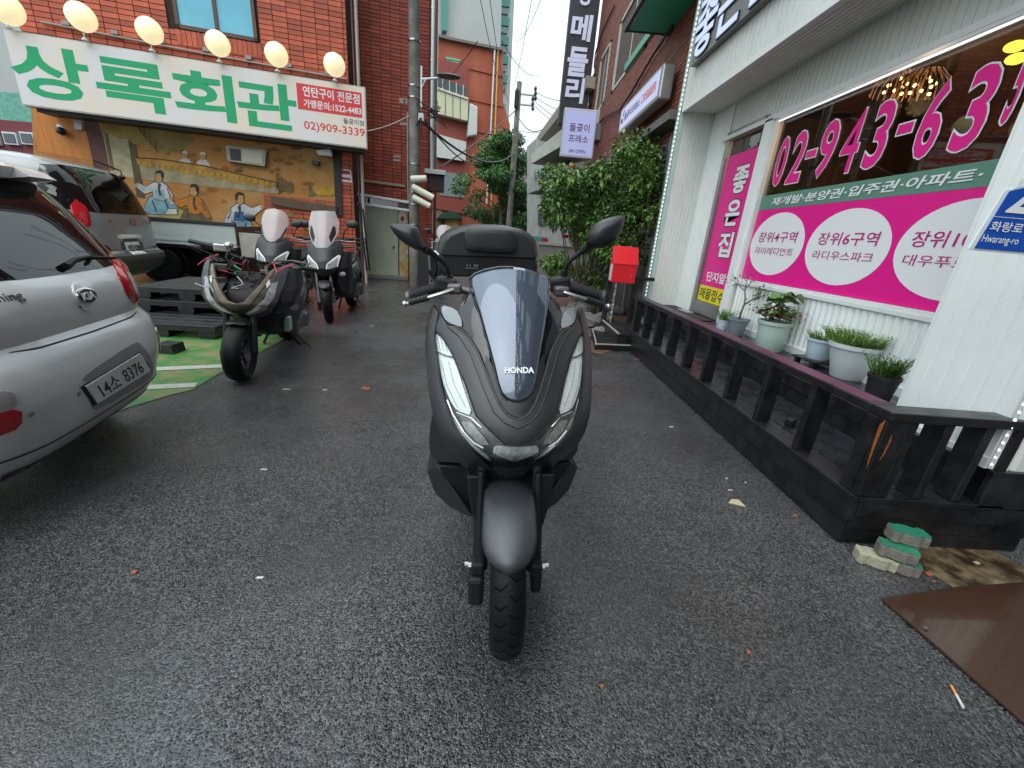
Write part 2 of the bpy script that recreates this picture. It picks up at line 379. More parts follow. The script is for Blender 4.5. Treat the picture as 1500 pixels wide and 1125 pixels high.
obj('side_wall', MB().obox((XW + .1, YF + .05, 0), (6, 0, 0), (0, .1, 0), (0, 0, ZS + 1.9)), WHITE2, SHOP)
# facade openings on plane XW
dY0, dY1 = PX(1058, 250, XW).y, PX(1108, 250, XW).y       # door opening far/near
wY0 = PX(1126, 240, XW).y; wY1 = 2.0                      # window far/near
zSill = PX(1210, 437, XW).z + .03; zLed = 2.60
obj('wall_panel', ribbed((XW, YF, ZP), (0, -1, 0), YF - dY0 - .02, (0, 0, 1), ZS - ZP, nx, .05, .006, .3), WHITE, SHOP)
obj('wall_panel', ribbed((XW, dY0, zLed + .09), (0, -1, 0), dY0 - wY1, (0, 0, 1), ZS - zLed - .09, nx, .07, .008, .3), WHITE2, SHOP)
obj('pilaster', MB().obox((XW - .05, wY0 + .04, ZP), (.1, 0, 0), (0, dY1 - wY0 - .06, 0), (0, 0, zLed + .06 - ZP)), WHITE, SHOP, bevel=.008)
obj('wall_panel', ribbed((XW, wY0, ZP + .05), (0, -1, 0), wY0 - wY1, (0, 0, 1), zSill - ZP - .09, nx, .068, .016, rnd=True), WHITE, SHOP, smooth=True)
obj('base_trim', MB().obox((XW - .03, wY1, ZP - .01), (.03, 0, 0), (0, wY0 - wY1, 0), (0, 0, .07)), TRIM, SHOP)
w = obj('window', MB().obox((XW - .03, wY1, zSill - .055), (.09, 0, 0), (0, wY0 - wY1 + .04, 0), (0, 0, .035)).obox((XW - .015, wY1, zSill - .02), (.07, 0, 0), (0, wY0 - wY1 + .04, 0), (0, 0, .028))
        .obox((XW - .03, wY0, zSill - .02), (.08, 0, 0), (0, .045, 0), (0, 0, zLed - zSill + .1)).obox((XW - .05, wY1, zLed + .03), (.1, 0, 0), (0, dY0 - wY1 + .1, 0), (0, 0, .05)), TRIM, SHOP, bevel=.004)
obj('pane', MB().obox((XW + .02, wY1, zSill), (.006, 0, 0), (0, wY0 - wY1, 0), (0, 0, zLed + .03 - zSill)), PANE, w)
obj('led_strip', MB().obox((XW - .028, wY1, zLed), (.018, 0, 0), (0, wY0 - wY1 - .03, 0), (0, 0, .009)), LEDM, w)
# printed films on the pane
XF = XW + .016
def fp(px, py): return PX(px, py, XF)
zg1, zg0 = fp(1280, 262).z, fp(1280, 291).z
film = MB().obox((XF, wY1, zg0 + .002), (.002, 0, 0), (0, wY0 - wY1 - .01, 0), (0, 0, zg1 - zg0))
gb = obj('green_banner', film, GRNV, w)
pk = obj('magenta_film', MB().obox((XF, wY1, zSill + .012), (.002, 0, 0), (0, wY0 - wY1 - .01, 0), (0, 0, zg0 - zSill - .012)), MAG, w)
def disc(px0, px1, py0, py1, parent=w):
    a, b = fp(px0, (py0 + py1) / 2 + 0), fp(px1, (py0 + py1) / 2); c = (a + b) / 2; zt, zb = fp((px0 + px1) / 2, py0).z, fp((px0 + px1) / 2, py1).z
    r1 = abs(a.y - b.y) / 2; r2 = (zt - zb) / 2 ; cz = (zt + zb) / 2
    return obj('white_disc', MB().prism([(XF - .001, c.y - r1 * math.cos(t), cz + r2 * math.sin(t)) for t in [2 * math.pi * i / 48 for i in range(48)]], (-.001, 0, 0)), MAGW, parent, label=None), c.y, cz, r1, r2
def facade_text(s, bl, br, tl, m, parent, X, bold=.012, off=.004, sl=0, grow=0, depth=0, name='lettering'):
    """px anchors on the facade plane; the baseline is kept level"""
    a, b, c = PX(*bl, X), PX(*br, X), PX(*tl, X); z = (a.z + b.z) / 2
    A, B = Vector((X, a.y, z)), Vector((X, b.y, z)); D = Vector((X, a.y - sl * (c.z - z), c.z))
    return lettering(s, A, B, D, m, parent, bold=bold, off=off, n=nx, grow=grow, depth=depth, name=name)
discs = [disc(1100, 1177, 312, 405), disc(1181, 1304, 306, 421)]
for (s1, s2, (d, cy, cz, r1, r2)) in (('장위4구역', '자이레디언트', discs[0]), ('장위6구역', '라디우스파크', discs[1])):
    lettering(s1, (XF - .002, cy + r1 * .72, cz + r2 * .06), (XF - .002, cy - r1 * .72, cz + r2 * .06), (XF - .002, cy + r1 * .70, cz + r2 * .40), MAGT, d, bold=.006, n=nx)
    lettering(s2, (XF - .002, cy + r1 * .74, cz - r2 * .34), (XF - .002, cy - r1 * .74, cz - r2 * .34), (XF - .002, cy + r1 * .73, cz - r2 * .10), MAGT, d, bold=.0, n=nx)
d, cy, cz, r1, r2 = discs[1]; cy3 = cy - (discs[0][1] - cy) * 1.0
d3 = obj('white_disc', MB().prism([(XF - .001, cy3 - r1 * math.cos(t), cz + r2 * math.sin(t)) for t in [2 * math.pi * i / 48 for i in range(48)]], (-.001, 0, 0)), MAGW, w)
lettering('장위10구역', (XF - .002, cy3 + r1 * .78, cz + r2 * .06), (XF - .002, cy3 - r1 * .70, cz + r2 * .06), (XF - .002, cy3 + r1 * .76, cz + r2 * .40), MAGT, d3, bold=.006, n=nx)
lettering('대우푸르지오', (XF - .002, cy3 + r1 * .80, cz - r2 * .34), (XF - .002, cy3 - r1 * .74, cz - r2 * .34), (XF - .002, cy3 + r1 * .79, cz - r2 * .10), MAGT, d3, bold=.0, n=nx)
y_a, y_b = PX(1129, 300, XF).y, PX(1437, 258, XF).y
lettering('재개발·분양권·입주권·아파트·', (XF - .002, y_a, zg0 + .035), (XF - .002, y_b, zg0 + .035), (XF - .002, y_a - .03, zg1 - .03), MAGW, gb, bold=.02, n=nx)
# the phone number, white outlined
zb, zt_ = 1.985, 2.435
zq = lambda x, y: fp(1120 + x / 3.342, 60 + y / 3.342)
for ch, L_, R_, t0, t1 in (('0', (37, 680), (130, 500), 0, 1), ('2', (100, 698), (222, 475), 0, 1), ('-', (203, 570), (255, 545), .43, .56), ('9', (272, 530), (383, 400), 0, 1), ('4', (365, 577), (515, 345), 0, 1),
      ('3', (468, 628), (660, 305), 0, 1), ('-', (648, 455), (738, 390), .42, .56), ('6', (727, 520), (950, 180), 0, 1), ('3', (890, 545), (1190, 115), 0, 1), ('5', (1112, 497), (1330, 60), 0, 1)):
    ya, yb = zq(*L_).y, zq(*R_).y; H_ = zt_ - zb; z0_, z1_ = zb + H_ * t0, zb + H_ * t1
    if ch == '5': z0_, z1_ = zb + .10, zt_ + .05
    for m_, g_, o_f in ((MAGW, .010, .002), (MAG, 0, .005)):
        lettering(ch, (XF, ya + g_, z0_ - g_), (XF, yb - g_, z0_ - g_), (XF, ya + g_, z1_ + g_), m_, w, bold=(.006 if ch == '4' else .02) * (1 if g_ == 0 else 2) if ch != '-' else 0, off=o_f, n=nx, name='phone_digit')
# door
dz0, dz1 = ZP + .03, PX(1085, 200, XW).z
D = obj('door', MB().obox((XW - .02, dY0 - .03, ZP), (.07, 0, 0), (0, .06, 0), (0, 0, dz1 - ZP + .1)).obox((XW - .02, dY1 - .02, ZP), (.07, 0, 0), (0, .05, 0), (0, 0, dz1 - ZP + .1))
        .obox((XW - .02, dY1, dz1 + .04), (.07, 0, 0), (0, dY0 - dY1, 0), (0, 0, .06)).obox((XW + .01, dY1 + .03, ZP + .01), (.04, 0, 0), (0, dY0 - dY1 - .06, 0), (0, 0, .17)), ALU, SHOP, bevel=.004)
obj('door_glass', MB().obox((XW + .03, dY1 + .03, ZP + .18), (.006, 0, 0), (0, dY0 - dY1 - .06, 0), (0, 0, dz1 - ZP - .14)), PANE, D)
dzm = PX(1045, 425, XW).z + .03; XD = XW + .022
obj('magenta_door_film', MB().obox((XD, dY1 + .04, dzm), (.003, 0, 0), (0, dY0 - dY1 - .10, 0), (0, 0, dz1 - .18 - dzm)), MAG, D)
obj('yellow_door_film', MB().obox((XD, dY1 + .04, ZP + .19), (.003, 0, 0), (0, dY0 - dY1 - .10, 0), (0, 0, dzm - ZP - .19)), YELV, D)
wd = dY0 - dY1 - .10; hz = dz1 - .18 - dzm
for i, ch in enumerate('좋은집'):
    z1 = dzm + hz * (.90 - i * .235); ycen = dY1 + .04 + wd * .42
    for m_, g_, of in ((BLKV, .012, .001), (MAGW, 0, .003)):
        lettering(ch, (XD, ycen + .17 + g_, z1 - .30 - g_), (XD, ycen - .17 - g_, z1 - .30 - g_), (XD, ycen + .17 + g_, z1 + g_), m_, D, bold=.028 if g_ == 0 else .045, off=of, n=nx)
lettering('단지앞', (XD, dY1 + .04 + wd * .82, dzm + .06), (XD, dY1 + .04 + wd * .12, dzm + .06), (XD, dY1 + .04 + wd * .82, dzm + .19), MAGW, D, bold=.03, off=.002, n=nx)
lettering('매물접수', (XD, dY1 + .04 + wd * .94, ZP + .22), (XD, dY1 + .04 + wd * .04, ZP + .22), (XD, dY1 + .04 + wd * .94, dzm - .03), BLKV, D, bold=.01, off=.002, n=nx)
# dark interior behind the glass
obj('interior_wall', MB().obox((XW + 3, wY1 - .4, ZP), (.1, 0, 0), (0, YF - wY1 + .3, 0), (0, 0, ZS - ZP + .4)).obox((XW + .08, wY1 - .4, ZP), (3, 0, 0), (0, .1, 0), (0, 0, ZS - ZP + .4)).obox((XW + .1, YF - .12, ZP), (3, 0, 0), (0, .1, 0), (0, 0, ZS - ZP + .4)), DARKIN, SHOP)
obj('interior_floor', MB().obox((XW + .02, wY1 - .4, ZP - .08), (3, 0, 0), (0, YF - wY1 + .3, 0), (0, 0, .07)), DARKIN, SHOP)
obj('ceiling', MB().obox((XW + .04, wY1 - .4, ZS + .02), (3, 0, 0), (0, YF - wY1 + .3, 0), (0, 0, .05)), DARKIN, SHOP)
GLOW = mat('warm_bulb', (1, .62, .22), .5, emit=5); YGL = mat('yellow_lamp', (1, .78, .08), .5, emit=1.6)
WICK = mat('woven_shade', (.10, .05, .025), .8, var=.3)
for (px, py, dx) in ((1312, 128, .55), (1352, 128, .55)):
    c = PX(px, py, XW + dx)
    t = thing('pendant_lamp', 'brown woven pendant lamp with tiny bulbs, %s of the two inside the window' % ('left' if px < 1330 else 'right'), 'lamp', c, 'pendant lamps behind the shop window')
    sh = MB()
    for k in range(20):
        a = 2 * math.pi * k / 20; sh.tube([(c.x + r_ * math.cos(a), c.y + r_ * math.sin(a), c.z + h) for r_, h in ((.02, .13), (.10, .11), (.16, .04), (.17, -.05))], .006, 4)
    obj('lamp_shade', sh, WICK, t); bb = MB()
    for k in range(9): bb.ball((c.x + .07 * math.cos(k * 2.4), c.y + .07 * math.sin(k * 2.4), c.z - .04 + .012 * k), .013, 6)
    obj('bulb', bb, GLOW, t); pl_d = bpy.data.lights.new('bulb_light', 'POINT'); pl_d.energy = 7; pl_d.color = (1, .62, .32); pl_d.shadow_soft_size = .08; plo = bpy.data.objects.new('bulb_light', pl_d); C.objects.link(plo); plo.parent = t; plo.location = (0, 0, -.12); obj('cord', MB().tube([(c.x, c.y, c.z + .12), (c.x, c.y, ZS + .02)], .004, 4), BLKV, t)
for k, (px, py) in enumerate(((1487, 68), (1489, 86))):
    c = PX(px, py, XW + .8)
    t = thing('ceiling_lamp', 'round yellow lamp glowing behind the window, %s of two' % ('upper' if k == 0 else 'lower'), 'lamp', c, 'yellow lamps behind the shop window')
    obj('lamp_shade', MB().ball(c, .06, 14, (1, 1, .55)), YGL, t, smooth=True)
# roof edge letters
XS = XP - .10
ls_a, ls_b = PX(1012, 88, XS), PX(1086, 27, XS); ls_t = PX(1024, 7, XS); zz = (ls_a.z + ls_b.z) / 2; hh = ls_t.z - ls_a.z
LETF = mat('pale_blue_letter_face', (.55, .62, .85), .4, emit=.25); LETB = mat('black_letter_side', (.02, .02, .022), .4)
roofsign = thing('roof_sign', 'black channel letter sign with pale blue letters above the white fascia', 'sign', (XS, ls_a.y, zz))
obj('backing_rail', MB().obox((XS + .015, ls_b.y - 1.0, zz - .03), (.07, 0, 0), (0, ls_a.y - ls_b.y + 1.02, 0), (0, 0, hh + .10)), mat('grey_sign_rail', (.16, .17, .17), .4), roofsign)
seg = (ls_a.y - ls_b.y) / 2
for i, ch in enumerate('좋은집'):
    y0 = ls_a.y - i * seg
    for m_, dep, of, g_ in ((LETB, .085, -.085, .012), (LETF, .004, .001, 0)):
        lettering(ch, (XS, y0 + g_, zz - g_), (XS, y0 - seg * .93 - g_, zz - g_), (XS, y0 + g_, zz + hh + g_), m_, roofsign, bold=.016 if m_ is LETF else .03, off=of, depth=dep, n=nx, name='letter')

# green awning above the brick wall
AWG = mat('green_awning_cloth', (.02, .50, .33), .5, var=.1, vscale=3)
aw = thing('awning', 'bright green awning over the brick shop beside the white shopfront', 'awning', (2.1, 6.9, 4.5))
a0, a1, a2, a3 = PX(952, 22, 2.0), PX(1030, 33, 1.85), PX(1010, -60, 1.7), PX(960, -45, 1.8)
A0, A1 = PY(934, 31, 8.6), PY(1035, 31, 6.75)
ca = [Vector((1.72, 8.3, 4.62)), Vector((1.72, 6.62, 4.62)), Vector((2.45, 6.62, 5.9)), Vector((2.45, 8.3, 5.9))]
obj('awning_cloth', MB().prism(ca, (0, 0, .02)), AWG, aw)
obj('awning_frame', MB().tube([(1.72, 8.3, 4.62), (2.5, 8.3, 4.62)], .03, 6).tube([(1.72, 6.62, 4.62), (2.5, 6.62, 4.62)], .03, 6).tube([(1.72, 8.33, 4.62), (1.72, 6.6, 4.62)], .035, 6), mat('dark_frame', (.03, .028, .028), .5), aw)
obj('underside_panel', MB().obox((1.76, 6.65, 4.60), (.7, 0, 0), (0, 1.6, 0), (0, 0, .01)), AWG, aw)

UPW = mat('grey_upper_render', (.07, .066, .065), .8, var=.2, vscale=1)
obj('upper_storey', MB().obox((XP + .10, YN - 10, ZS + 2.0), (7, 0, 0), (0, YF - YN + 10.1, 0), (0, 0, 13)), UPW, SHOP)
for k in range(5):
    for j in range(4): obj('upper_window', MB().obox((XP + .06, 4.6 - k * 2.9, ZS + 2.7 + j * 3), (.05, 0, 0), (0, 1.5, 0), (0, 0, 1.5)), mat('upper_glass', (.05, .06, .065), .1), SHOP)
# string lights at the two corners
def string_light(path, pitch, r, label):
    t = thing('string_light', label, 'string light', path[0], 'led string lights on the shop corners')
    obj('clear_tube', MB().tube(path, r * .9, 6), mat('clear_plastic_tube', (.55, .57, .58), .2, var=.1), t); b = MB()
    for a, c in zip(path, path[1:]):
        a, c = Vector(a), Vector(c); n = max(1, int((c - a).length / pitch))
        for k in range(n): b.ball(a.lerp(c, (k + .5) / n) + Vector((-.6 * r, -.8 * r, 0)), r * .75, 6, (1, 1, 1.3))
    obj('led_bead', b, LEDM, t, kind='stuff')
string_light([(XP - .03, YF + .0, .35), (XP - .03, YF + .0, 4.6), (XP - .03, 5.6, 5.1)], .055, .014, 'thin string of white lights down the far corner of the white shop')
string_light([(XP - .035, YN - .03, ZP - .0), (XP - .035, YN - .03, 3.0)], .036, .0075, 'string of clear led beads on the near corner above the side rail')

# road name plate
cA, cB = PY(1418, 366, 1.42), PY(1500, 256, 1.42)
bx0, bz0, bz1 = cA.x, cA.z, PY(1450, 275, 1.42).z
plate = thing('road_name_sign', 'blue and white road name plate with a large 2 on the white pillar', 'sign', (bx0, 1.42, bz0))
hh = cB.z - bz0
out = [(0, 0), (.62, 0), (.62, hh * .86), (.30, hh * 1.16), (.036, hh * .80)]
def pl(pts, ins, y, dep): # scaled outline
    cx_ = sum(p[0] for p in pts) / len(pts); cz_ = sum(p[1] for p in pts) / len(pts)
    return MB().prism([(bx0 + cx_ + (p[0] - cx_) * ins, y, bz0 + cz_ + (p[1] - cz_) * ins) for p in pts], (0, dep, 0))
obj('white_border', pl(out, 1.0, 1.42, .006), mat('sign_white', (.75, .78, .8), .35), plate, bevel=.002)
obj('blue_field', pl(out, .945, 1.417, .002), SIGNBLUE, plate)
tx = lambda s, x0, z0, x1, z1, b=.01: lettering(s, (bx0 + x0, 1.415, bz0 + z0), (bx0 + x1, 1.415, bz0 + z0), (bx0 + x0, 1.415, bz0 + z1), MAGW, plate, bold=b, n=ny, off=.001)
k_ = hh
x2 = PY(1471, 312, 1.415).x - bx0; tx('21', x2, k_ * .52, x2 + .135, k_ * .98, .02); tx('화랑로', .035, k_ * .27, .145, k_ * .40); tx('Hwarang-ro', .025, k_ * .09, .15, k_ * .22, .004)
obj('divider_line', MB().obox((bx0 + .03, 1.4155, bz0 + k_ * .455), (.5, 0, 0), (0, .001, 0), (0, 0, .0015)), MAGW, plate)
obj('bracket', MB().obox((bx0 + .3, 1.427, bz0 + .05), (.03, 0, 0), (0, YN - 1.437, 0), (0, 0, .03)), STEEL, plate)
# ------------------------------------------------------------------ black wooden deck and rail
DX = 1.72; DY0, DY1 = 1.63, 5.30; FZ = .275; RX = 2.215
deck = thing('wooden_deck', 'black stained wooden deck with low baluster rail along the white shopfront', 'deck', (DX, 1.63, 0))
random.seed(3)
def board(name, o, a, b, c, m=BLKW, bev=.004, parent=None): return obj(name, MB().obox(o, a, b, c), m, parent or deck, bevel=bev)
# floor planks run across (towards the wall) diagonal joints seen as lines parallel to the rail
x = DX + .02; k = 0
while x < RX - .01:
    wpl = .095
    ys = [DY0 + .02, DY0 + 1.2 + .5 * (k % 3), DY0 + 2.5 + .35 * (k % 2), DY1]
    for a, b in zip(ys, ys[1:]): board('plank', (x, a + .002, FZ - .025 + random.uniform(-.001, .0015)), (wpl - .006, 0, 0), (0, b - a - .004, 0), (0, 0, .025), BLKW2, .002)
    x += wpl; k += 1
x = RX
while x < XW - .02:                                           # upper platform
    ys = [2.13 if x > XP - .03 else DY0 + .02, 3.4, 4.9, YF - .02]
    for a, b in zip(ys, ys[1:]): board('plank', (x, a + .002, ZP - .025), (.095, 0, 0), (0, b - a - .004, 0), (0, 0, .024), BLKW2, .002)
    x += .101
board('riser_board', (RX - .022, DY0 + .02, FZ + .105), (.02, 0, 0), (0, YF - DY0 - .04, 0), (0, 0, .092))
board('riser_board', (RX - .012, DY0 + .02, FZ), (.012, 0, 0), (0, YF - DY0 - .04, 0), (0, 0, .097))
# skirts
board('fascia_board', (DX - .035, DY0 - .03, .135), (.034, 0, 0), (0, DY1 - DY0 + .03, 0), (0, 0, .118))
board('fascia_board', (DX - .020, DY0 - .02, .012), (.02, 0, 0), (0, DY1 - DY0, 0), (0, 0, .116))
board('fascia_board', (DX - .001, DY0 - .035, .165), (XP + .35 - DX, 0, 0), (0, .033, 0), (0, 0, .088))
board('fascia_board', (DX - .001, DY0 - .022, .085), (XP + .35 - DX, 0, 0), (0, .02, 0), (0, 0, .075))
board('fascia_board', (DX - .001, DY0 - .016, .005), (XP + .35 - DX, 0, 0), (0, .02, 0), (0, 0, .075))
board('bottom_rail', (DX - .045, DY0 - .045, .256), (.115, 0, 0), (0, DY1 - DY0 + .05, 0), (0, 0, .022))
board('bottom_rail', (DX + .072, DY0 - .045, .2555), (XP - DX + .06, 0, 0), (0, .11, 0), (0, 0, .022))
RT = .70
rail = board('top_rail', (DX - .04, DY0 + .06, RT - .042), (.115, 0, 0), (0, DY1 - DY0 - .04, 0), (0, 0, .042), bev=.006)
board('top_rail', (DX - .04, DY0 - .05, RT - .042), (XP + .07 - DX + .04, 0, 0), (0, .108, 0), (0, 0, .0425), bev=.006)
MAGS = mat('magenta_stained_wood', (.012, .011, .013), .42, var=.5, vscale=2.6, col2=(.085, .011, .045), bump=.3, bscale=50)
obj('stained_rail_top', MB().obox((DX - .034, DY0 + .09, RT - .0005), (.100, 0, 0), (0, 2.9, 0), (0, 0, .0015)), MAGS, rail)
pxs = [(1184, 548), (1116, 525), (1069, 502), (1033, 485), (1005, 470), (981, 460), (961, 450), (947, 443), (934, 436)]
bys = sorted(max(DY0 + .3, PX(a, b, DX).y) for a, b in pxs)
n_b = 9; 
for i in range(n_b):
    y = DY0 + .42 + (DY1 - DY0 - .50) * i / (n_b - 1)
    board('baluster', (DX - .03, y - .02, .279), (.095, 0, 0), (0, .04, 0), (0, 0, RT - .043 - .279), bev=.005)
post = board('corner_post', (DX - .038, DY0 - .04, .279), (.10, 0, 0), (0, .04, 0), (0, 0, RT - .043 - .279), bev=.005)
board('corner_post', (DX - .038, DY0 + .002, .279), (.05, 0, 0), (0, .07, 0), (0, 0, RT - .043 - .279), bev=.005)
board('corner_post', (DX + .063, DY0 - .038, .279), (.045, 0, 0), (0, .095, 0), (0, 0, RT - .043 - .279), bev=.005)
ORW = mat('bare_orange_wood', (.30, .085, .02), .6, var=.4, vscale=40, bump=.3)
obj('split_wood_patch', MB().prism([(DX - .0395, DY0 - .03, .66), (DX - .0395, DY0 - .012, .63), (DX - .0395, DY0 - .016, .55), (DX - .0395, DY0 - .026, .46), (DX - .0395, DY0 - .034, .42), (DX - .0395, DY0 - .030, .54)], (-.0012, 0, 0)), ORW, post)
obj('split_wood_patch', MB().prism([(DX + .0, DY0 - .0415, .60), (DX + .008, DY0 - .0415, .57), (DX + .004, DY0 - .0415, .51), (DX - .006, DY0 - .0415, .47), (DX - .002, DY0 - .0415, .55)], (0, -.0012, 0)), ORW, post)
for xx in (DX + .235, DX + .42):
    board('baluster', (xx, DY0 - .035, .279), (.04, 0, 0), (0, .095, 0), (0, 0, RT - .043 - .279), bev=.005)
board('baluster', (XP + .02, DY0 - .036, .279), (.04, 0, 0), (0, .095, 0), (0, 0, RT - .043 - .279), bev=.005)
# dark base below the pillar, going towards the camera
base = thing('low_timber_wall', 'black timber base boards under the white pillar beside the brown plate', 'wall', (XP, 1.2, 0))
obj('base_board', MB().obox((XP + .0, 1.585, .26), (1.2, 0, 0), (0, .03, 0), (0, 0, .19)), BLKW, base, bevel=.004)
obj('sill_board', MB().obox((XP + .36, -1.5, .10), (.05, 0, 0), (0, 3.07, 0), (0, 0, .05)), BLKW, base, bevel=.004)
obj('base_board', MB().obox((XP + .40, -1.5, .0), (.05, 0, 0), (0, 3.07, 0), (0, 0, .099)), BLKW, base, bevel=.004)
obj('metal_sheet', ribbed((XP + .43, 1.58, .16), (0, -1, 0), 3.0, (0, 0, 1), 3.8, nx, .08, .01, .3), mat('grey_ribbed_steel', (.2, .2, .19), .5, metal=.3, var=.15), base)

# doormat and small things on the deck
tag(obj('doormat', MB().obox((XW - .47, dY1 + .05, ZP), (.42, 0, 0), (0, 1.25, 0), (0, 0, .014)), mat('dark_mat', (.03, .032, .03), .95, var=.3, vscale=60, bump=1, bscale=200), bevel=.004), 'dark rectangular doormat before the magenta shop door', 'doormat')
tag(obj('wood_scrap', MB().obox((XW - .17, dY1 + .55, ZP + .015), (.1, .02, 0), (-.02, .3, 0), (0, 0, .012)), CONC_L), 'small pale board lying on the mat at the door threshold', 'board')
def bpt(px, py, z=FZ): return G(px, py, z)
c = bpt(1157, 622); tag(obj('wood_block', MB().box((c.x, c.y, FZ + .022), (.07, .045, .04), .6), SATIN, bevel=.004), 'small black block lying on the deck floor behind the rail', 'block')

# ------------------------------------------------------------------ potted plants
def leafmesh(n, place, size, seed=1, droop=.3, wide=.6):
    """n leaf blades (folded quads); place(rnd) -> (point, outward direction)"""
    rnd = random.Random(seed); mb = MB()
    for _ in range(n):
        p, d = place(rnd); p = Vector(p); d = Vector(d)
        d = (d + Vector((rnd.gauss(0, .5), rnd.gauss(0, .5), rnd.gauss(0, .4)))).normalized(); s = size * rnd.uniform(.6, 1.3)
        side = d.cross(Vector((rnd.gauss(0, .4), rnd.gauss(0, .4), 1))).normalized(); upn = side.cross(d).normalized()
        a = p; m = p + d * s * .5 - upn * s * .05; t = p + d * s - Vector((0, 0, droop * s))
        l_, r_ = m + side * s * wide * .5 + upn * s * .10, m - side * s * wide * .5 + upn * s * .10
        mb.add([a, l_, m, r_, t], [(0, 2, 1), (0, 3, 2), (1, 2, 4), (2, 3, 4)])
    return mb
LF = mat('leaf_green', (.072, .15, .03), .42, var=.3, vscale=5, island=.45)
LFL = mat('leaf_bright_green', (.15, .27, .05), .45, var=.2, vscale=5, island=.4)
LFD = mat('leaf_dark_green', (.085, .20, .055), .38, var=.3, vscale=5, island=.45)
LFR = mat('leaf_red', (.24, .035, .04), .5, island=.4)
BARK = mat('bark', (.13, .10, .07), .85, var=.3, vscale=15, bump=.8)
CERW = mat('white_pot', (.62, .66, .68), .35, var=.04); CERB = mat('pale_blue_pot', (.50, .58, .66), .35, var=.04)
CERG = mat('pale_green_pot', (.40, .50, .44), .4, var=.04); CERS = mat('slate_grey_pot', (.20, .23, .27), .5, var=.06); CERK = mat('black_pot', (.02, .021, .024), .4)
def pot(cx, cy, z, r0, r1, h, m, label, group='potted plants on the deck'):
    t = thing('potted_plant', label, 'potted plant', (cx, cy, z), group)
    obj('pot', MB().lathe([(r0 * .96, z), (r0, z + .006), (r0 + (r1 - r0) * .5, z + h * .5), (r1 * .985, z + h * .88), (r1 * 1.06, z + h * .885), (r1 * 1.07, z + h), (r1 * .97, z + h), (r1 * .93, z + h * .90)], (cx, cy, 0), 32, caps=False), m, t, smooth=True)
    obj('soil', MB().lathe([(.001, z + h * .9), (r1 * .95, z + h * .89)], (cx, cy, 0), 20, caps=False), SOIL, t)
    return t
def grassy(t, cx, cy, z, r, h, n, m, seed, lean=.5, w=.0035):
    rnd = random.Random(seed); mb = MB()
    for _ in range(n):
        a = rnd.uniform(0, 6.28); q = r * math.sqrt(rnd.random()) ; x, y = cx + q * math.cos(a), cy + q * math.sin(a); hh_ = h * rnd.uniform(.45, 1.1)
        l = lean * (.3 + q / r) * hh_; ex, ey = x + l * math.cos(a) + rnd.gauss(0, .2) * hh_, y + l * math.sin(a) + rnd.gauss(0, .2) * hh_
        s = Vector((-math.sin(a + 1), math.cos(a + 1), 0)) * w
        p0, p1, p2 = Vector((x, y, z)), Vector(((x + ex) / 2, (y + ey) / 2, z + hh_ * .6)), Vector((ex, ey, z + hh_))
        mb.add([p0 - s, p0 + s, p1 + s, p1 - s, p2], [(0, 1, 2, 3), (3, 2, 4)])
        for k in range(4):
            b = p0.lerp(p2, .35 + .16 * k); d = Vector((rnd.gauss(0, 1), rnd.gauss(0, 1), .6)).normalized() * h * .16; sd = d.cross(Vector((0, 0, 1))).normalized() * h * .035
            mb.add([b, b + d * .5 + sd, b + d, b + d * .5 - sd], [(0, 1, 2, 3)])
    return obj('foliage', mb, m, t, fix=False)
def pospot(px_l, px_r, py_b, Z=ZP):
    """pot footprint from its bottom corners in the photograph"""
    a, b = G(px_l, py_b, Z), G(px_r, py_b, Z); return a, b, (a - b).length / 2
# small white-blue pot with grass
c = G(1057, 483, ZP); c.x = min(c.x, XW - .13)
t = pot(c.x, c.y, ZP, .055, .065, .115, CERB, 'smallest pale blue pot of grass at the door end of the row'); grassy(t, c.x, c.y, ZP + .10, .05, .14, 90, LFL, 1, .3)
c = G(1078, 491, ZP); c.x = min(c.x, XW - .16)
t = pot(c.x, c.y + .02, ZP, .07, .105, .18, CERS, 'slate grey pot with a small bare branched tree')
br = MB(); rnd = random.Random(5); tips = []
def branch(p, d, l, r, lv):
    q = p + d * l; br.tube([p, p.lerp(q, .5) + Vector((rnd.gauss(0, .01), rnd.gauss(0, .01), 0)), q], [r, r * .85, r * .7], 5)
    if lv == 0: tips.append(q); return
    for _ in range(3 if lv > 1 else 2):
        branch(q, (d + Vector((rnd.gauss(0, .55), rnd.gauss(0, .55), rnd.gauss(.1, .25)))).normalized(), l * rnd.uniform(.6, .85), r * .62, lv - 1)
branch(Vector((c.x, c.y + .02, ZP + .16)), Vector((.1, 0, 1)).normalized(), .17, .014, 3)
obj('trunk', br, BARK, t); obj('foliage', leafmesh(150, lambda r: (r.choice(tips) + Vector((r.gauss(0, .03), r.gauss(0, .03), r.gauss(0, .03))), (r.gauss(0, 1), r.gauss(0, 1), .2)), .035, 4), LF, t, fix=False)
c = G(1124, 513, ZP)
t = pot(c.x + .02, c.y + .03, ZP, .115, .135, .27, CERG, 'tall pale green pot with broad leaves and red blooms')
cc = Vector((c.x + .02, c.y + .03, ZP + .30))
obj('foliage', leafmesh(230, lambda r: (cc + Vector((r.gauss(0, .07), r.gauss(0, .07), abs(r.gauss(0, .05)))), (r.gauss(0, 1), r.gauss(0, 1), .5)), .065, 6), LF, t, fix=False)
obj('flower', leafmesh(330, lambda r: (cc + Vector((r.gauss(0, .08), r.gauss(0, .08), .03 + r.gauss(0, .02))), (r.gauss(0, 1), r.gauss(0, 1), .8)), .03, 7), LFR, t, fix=False)
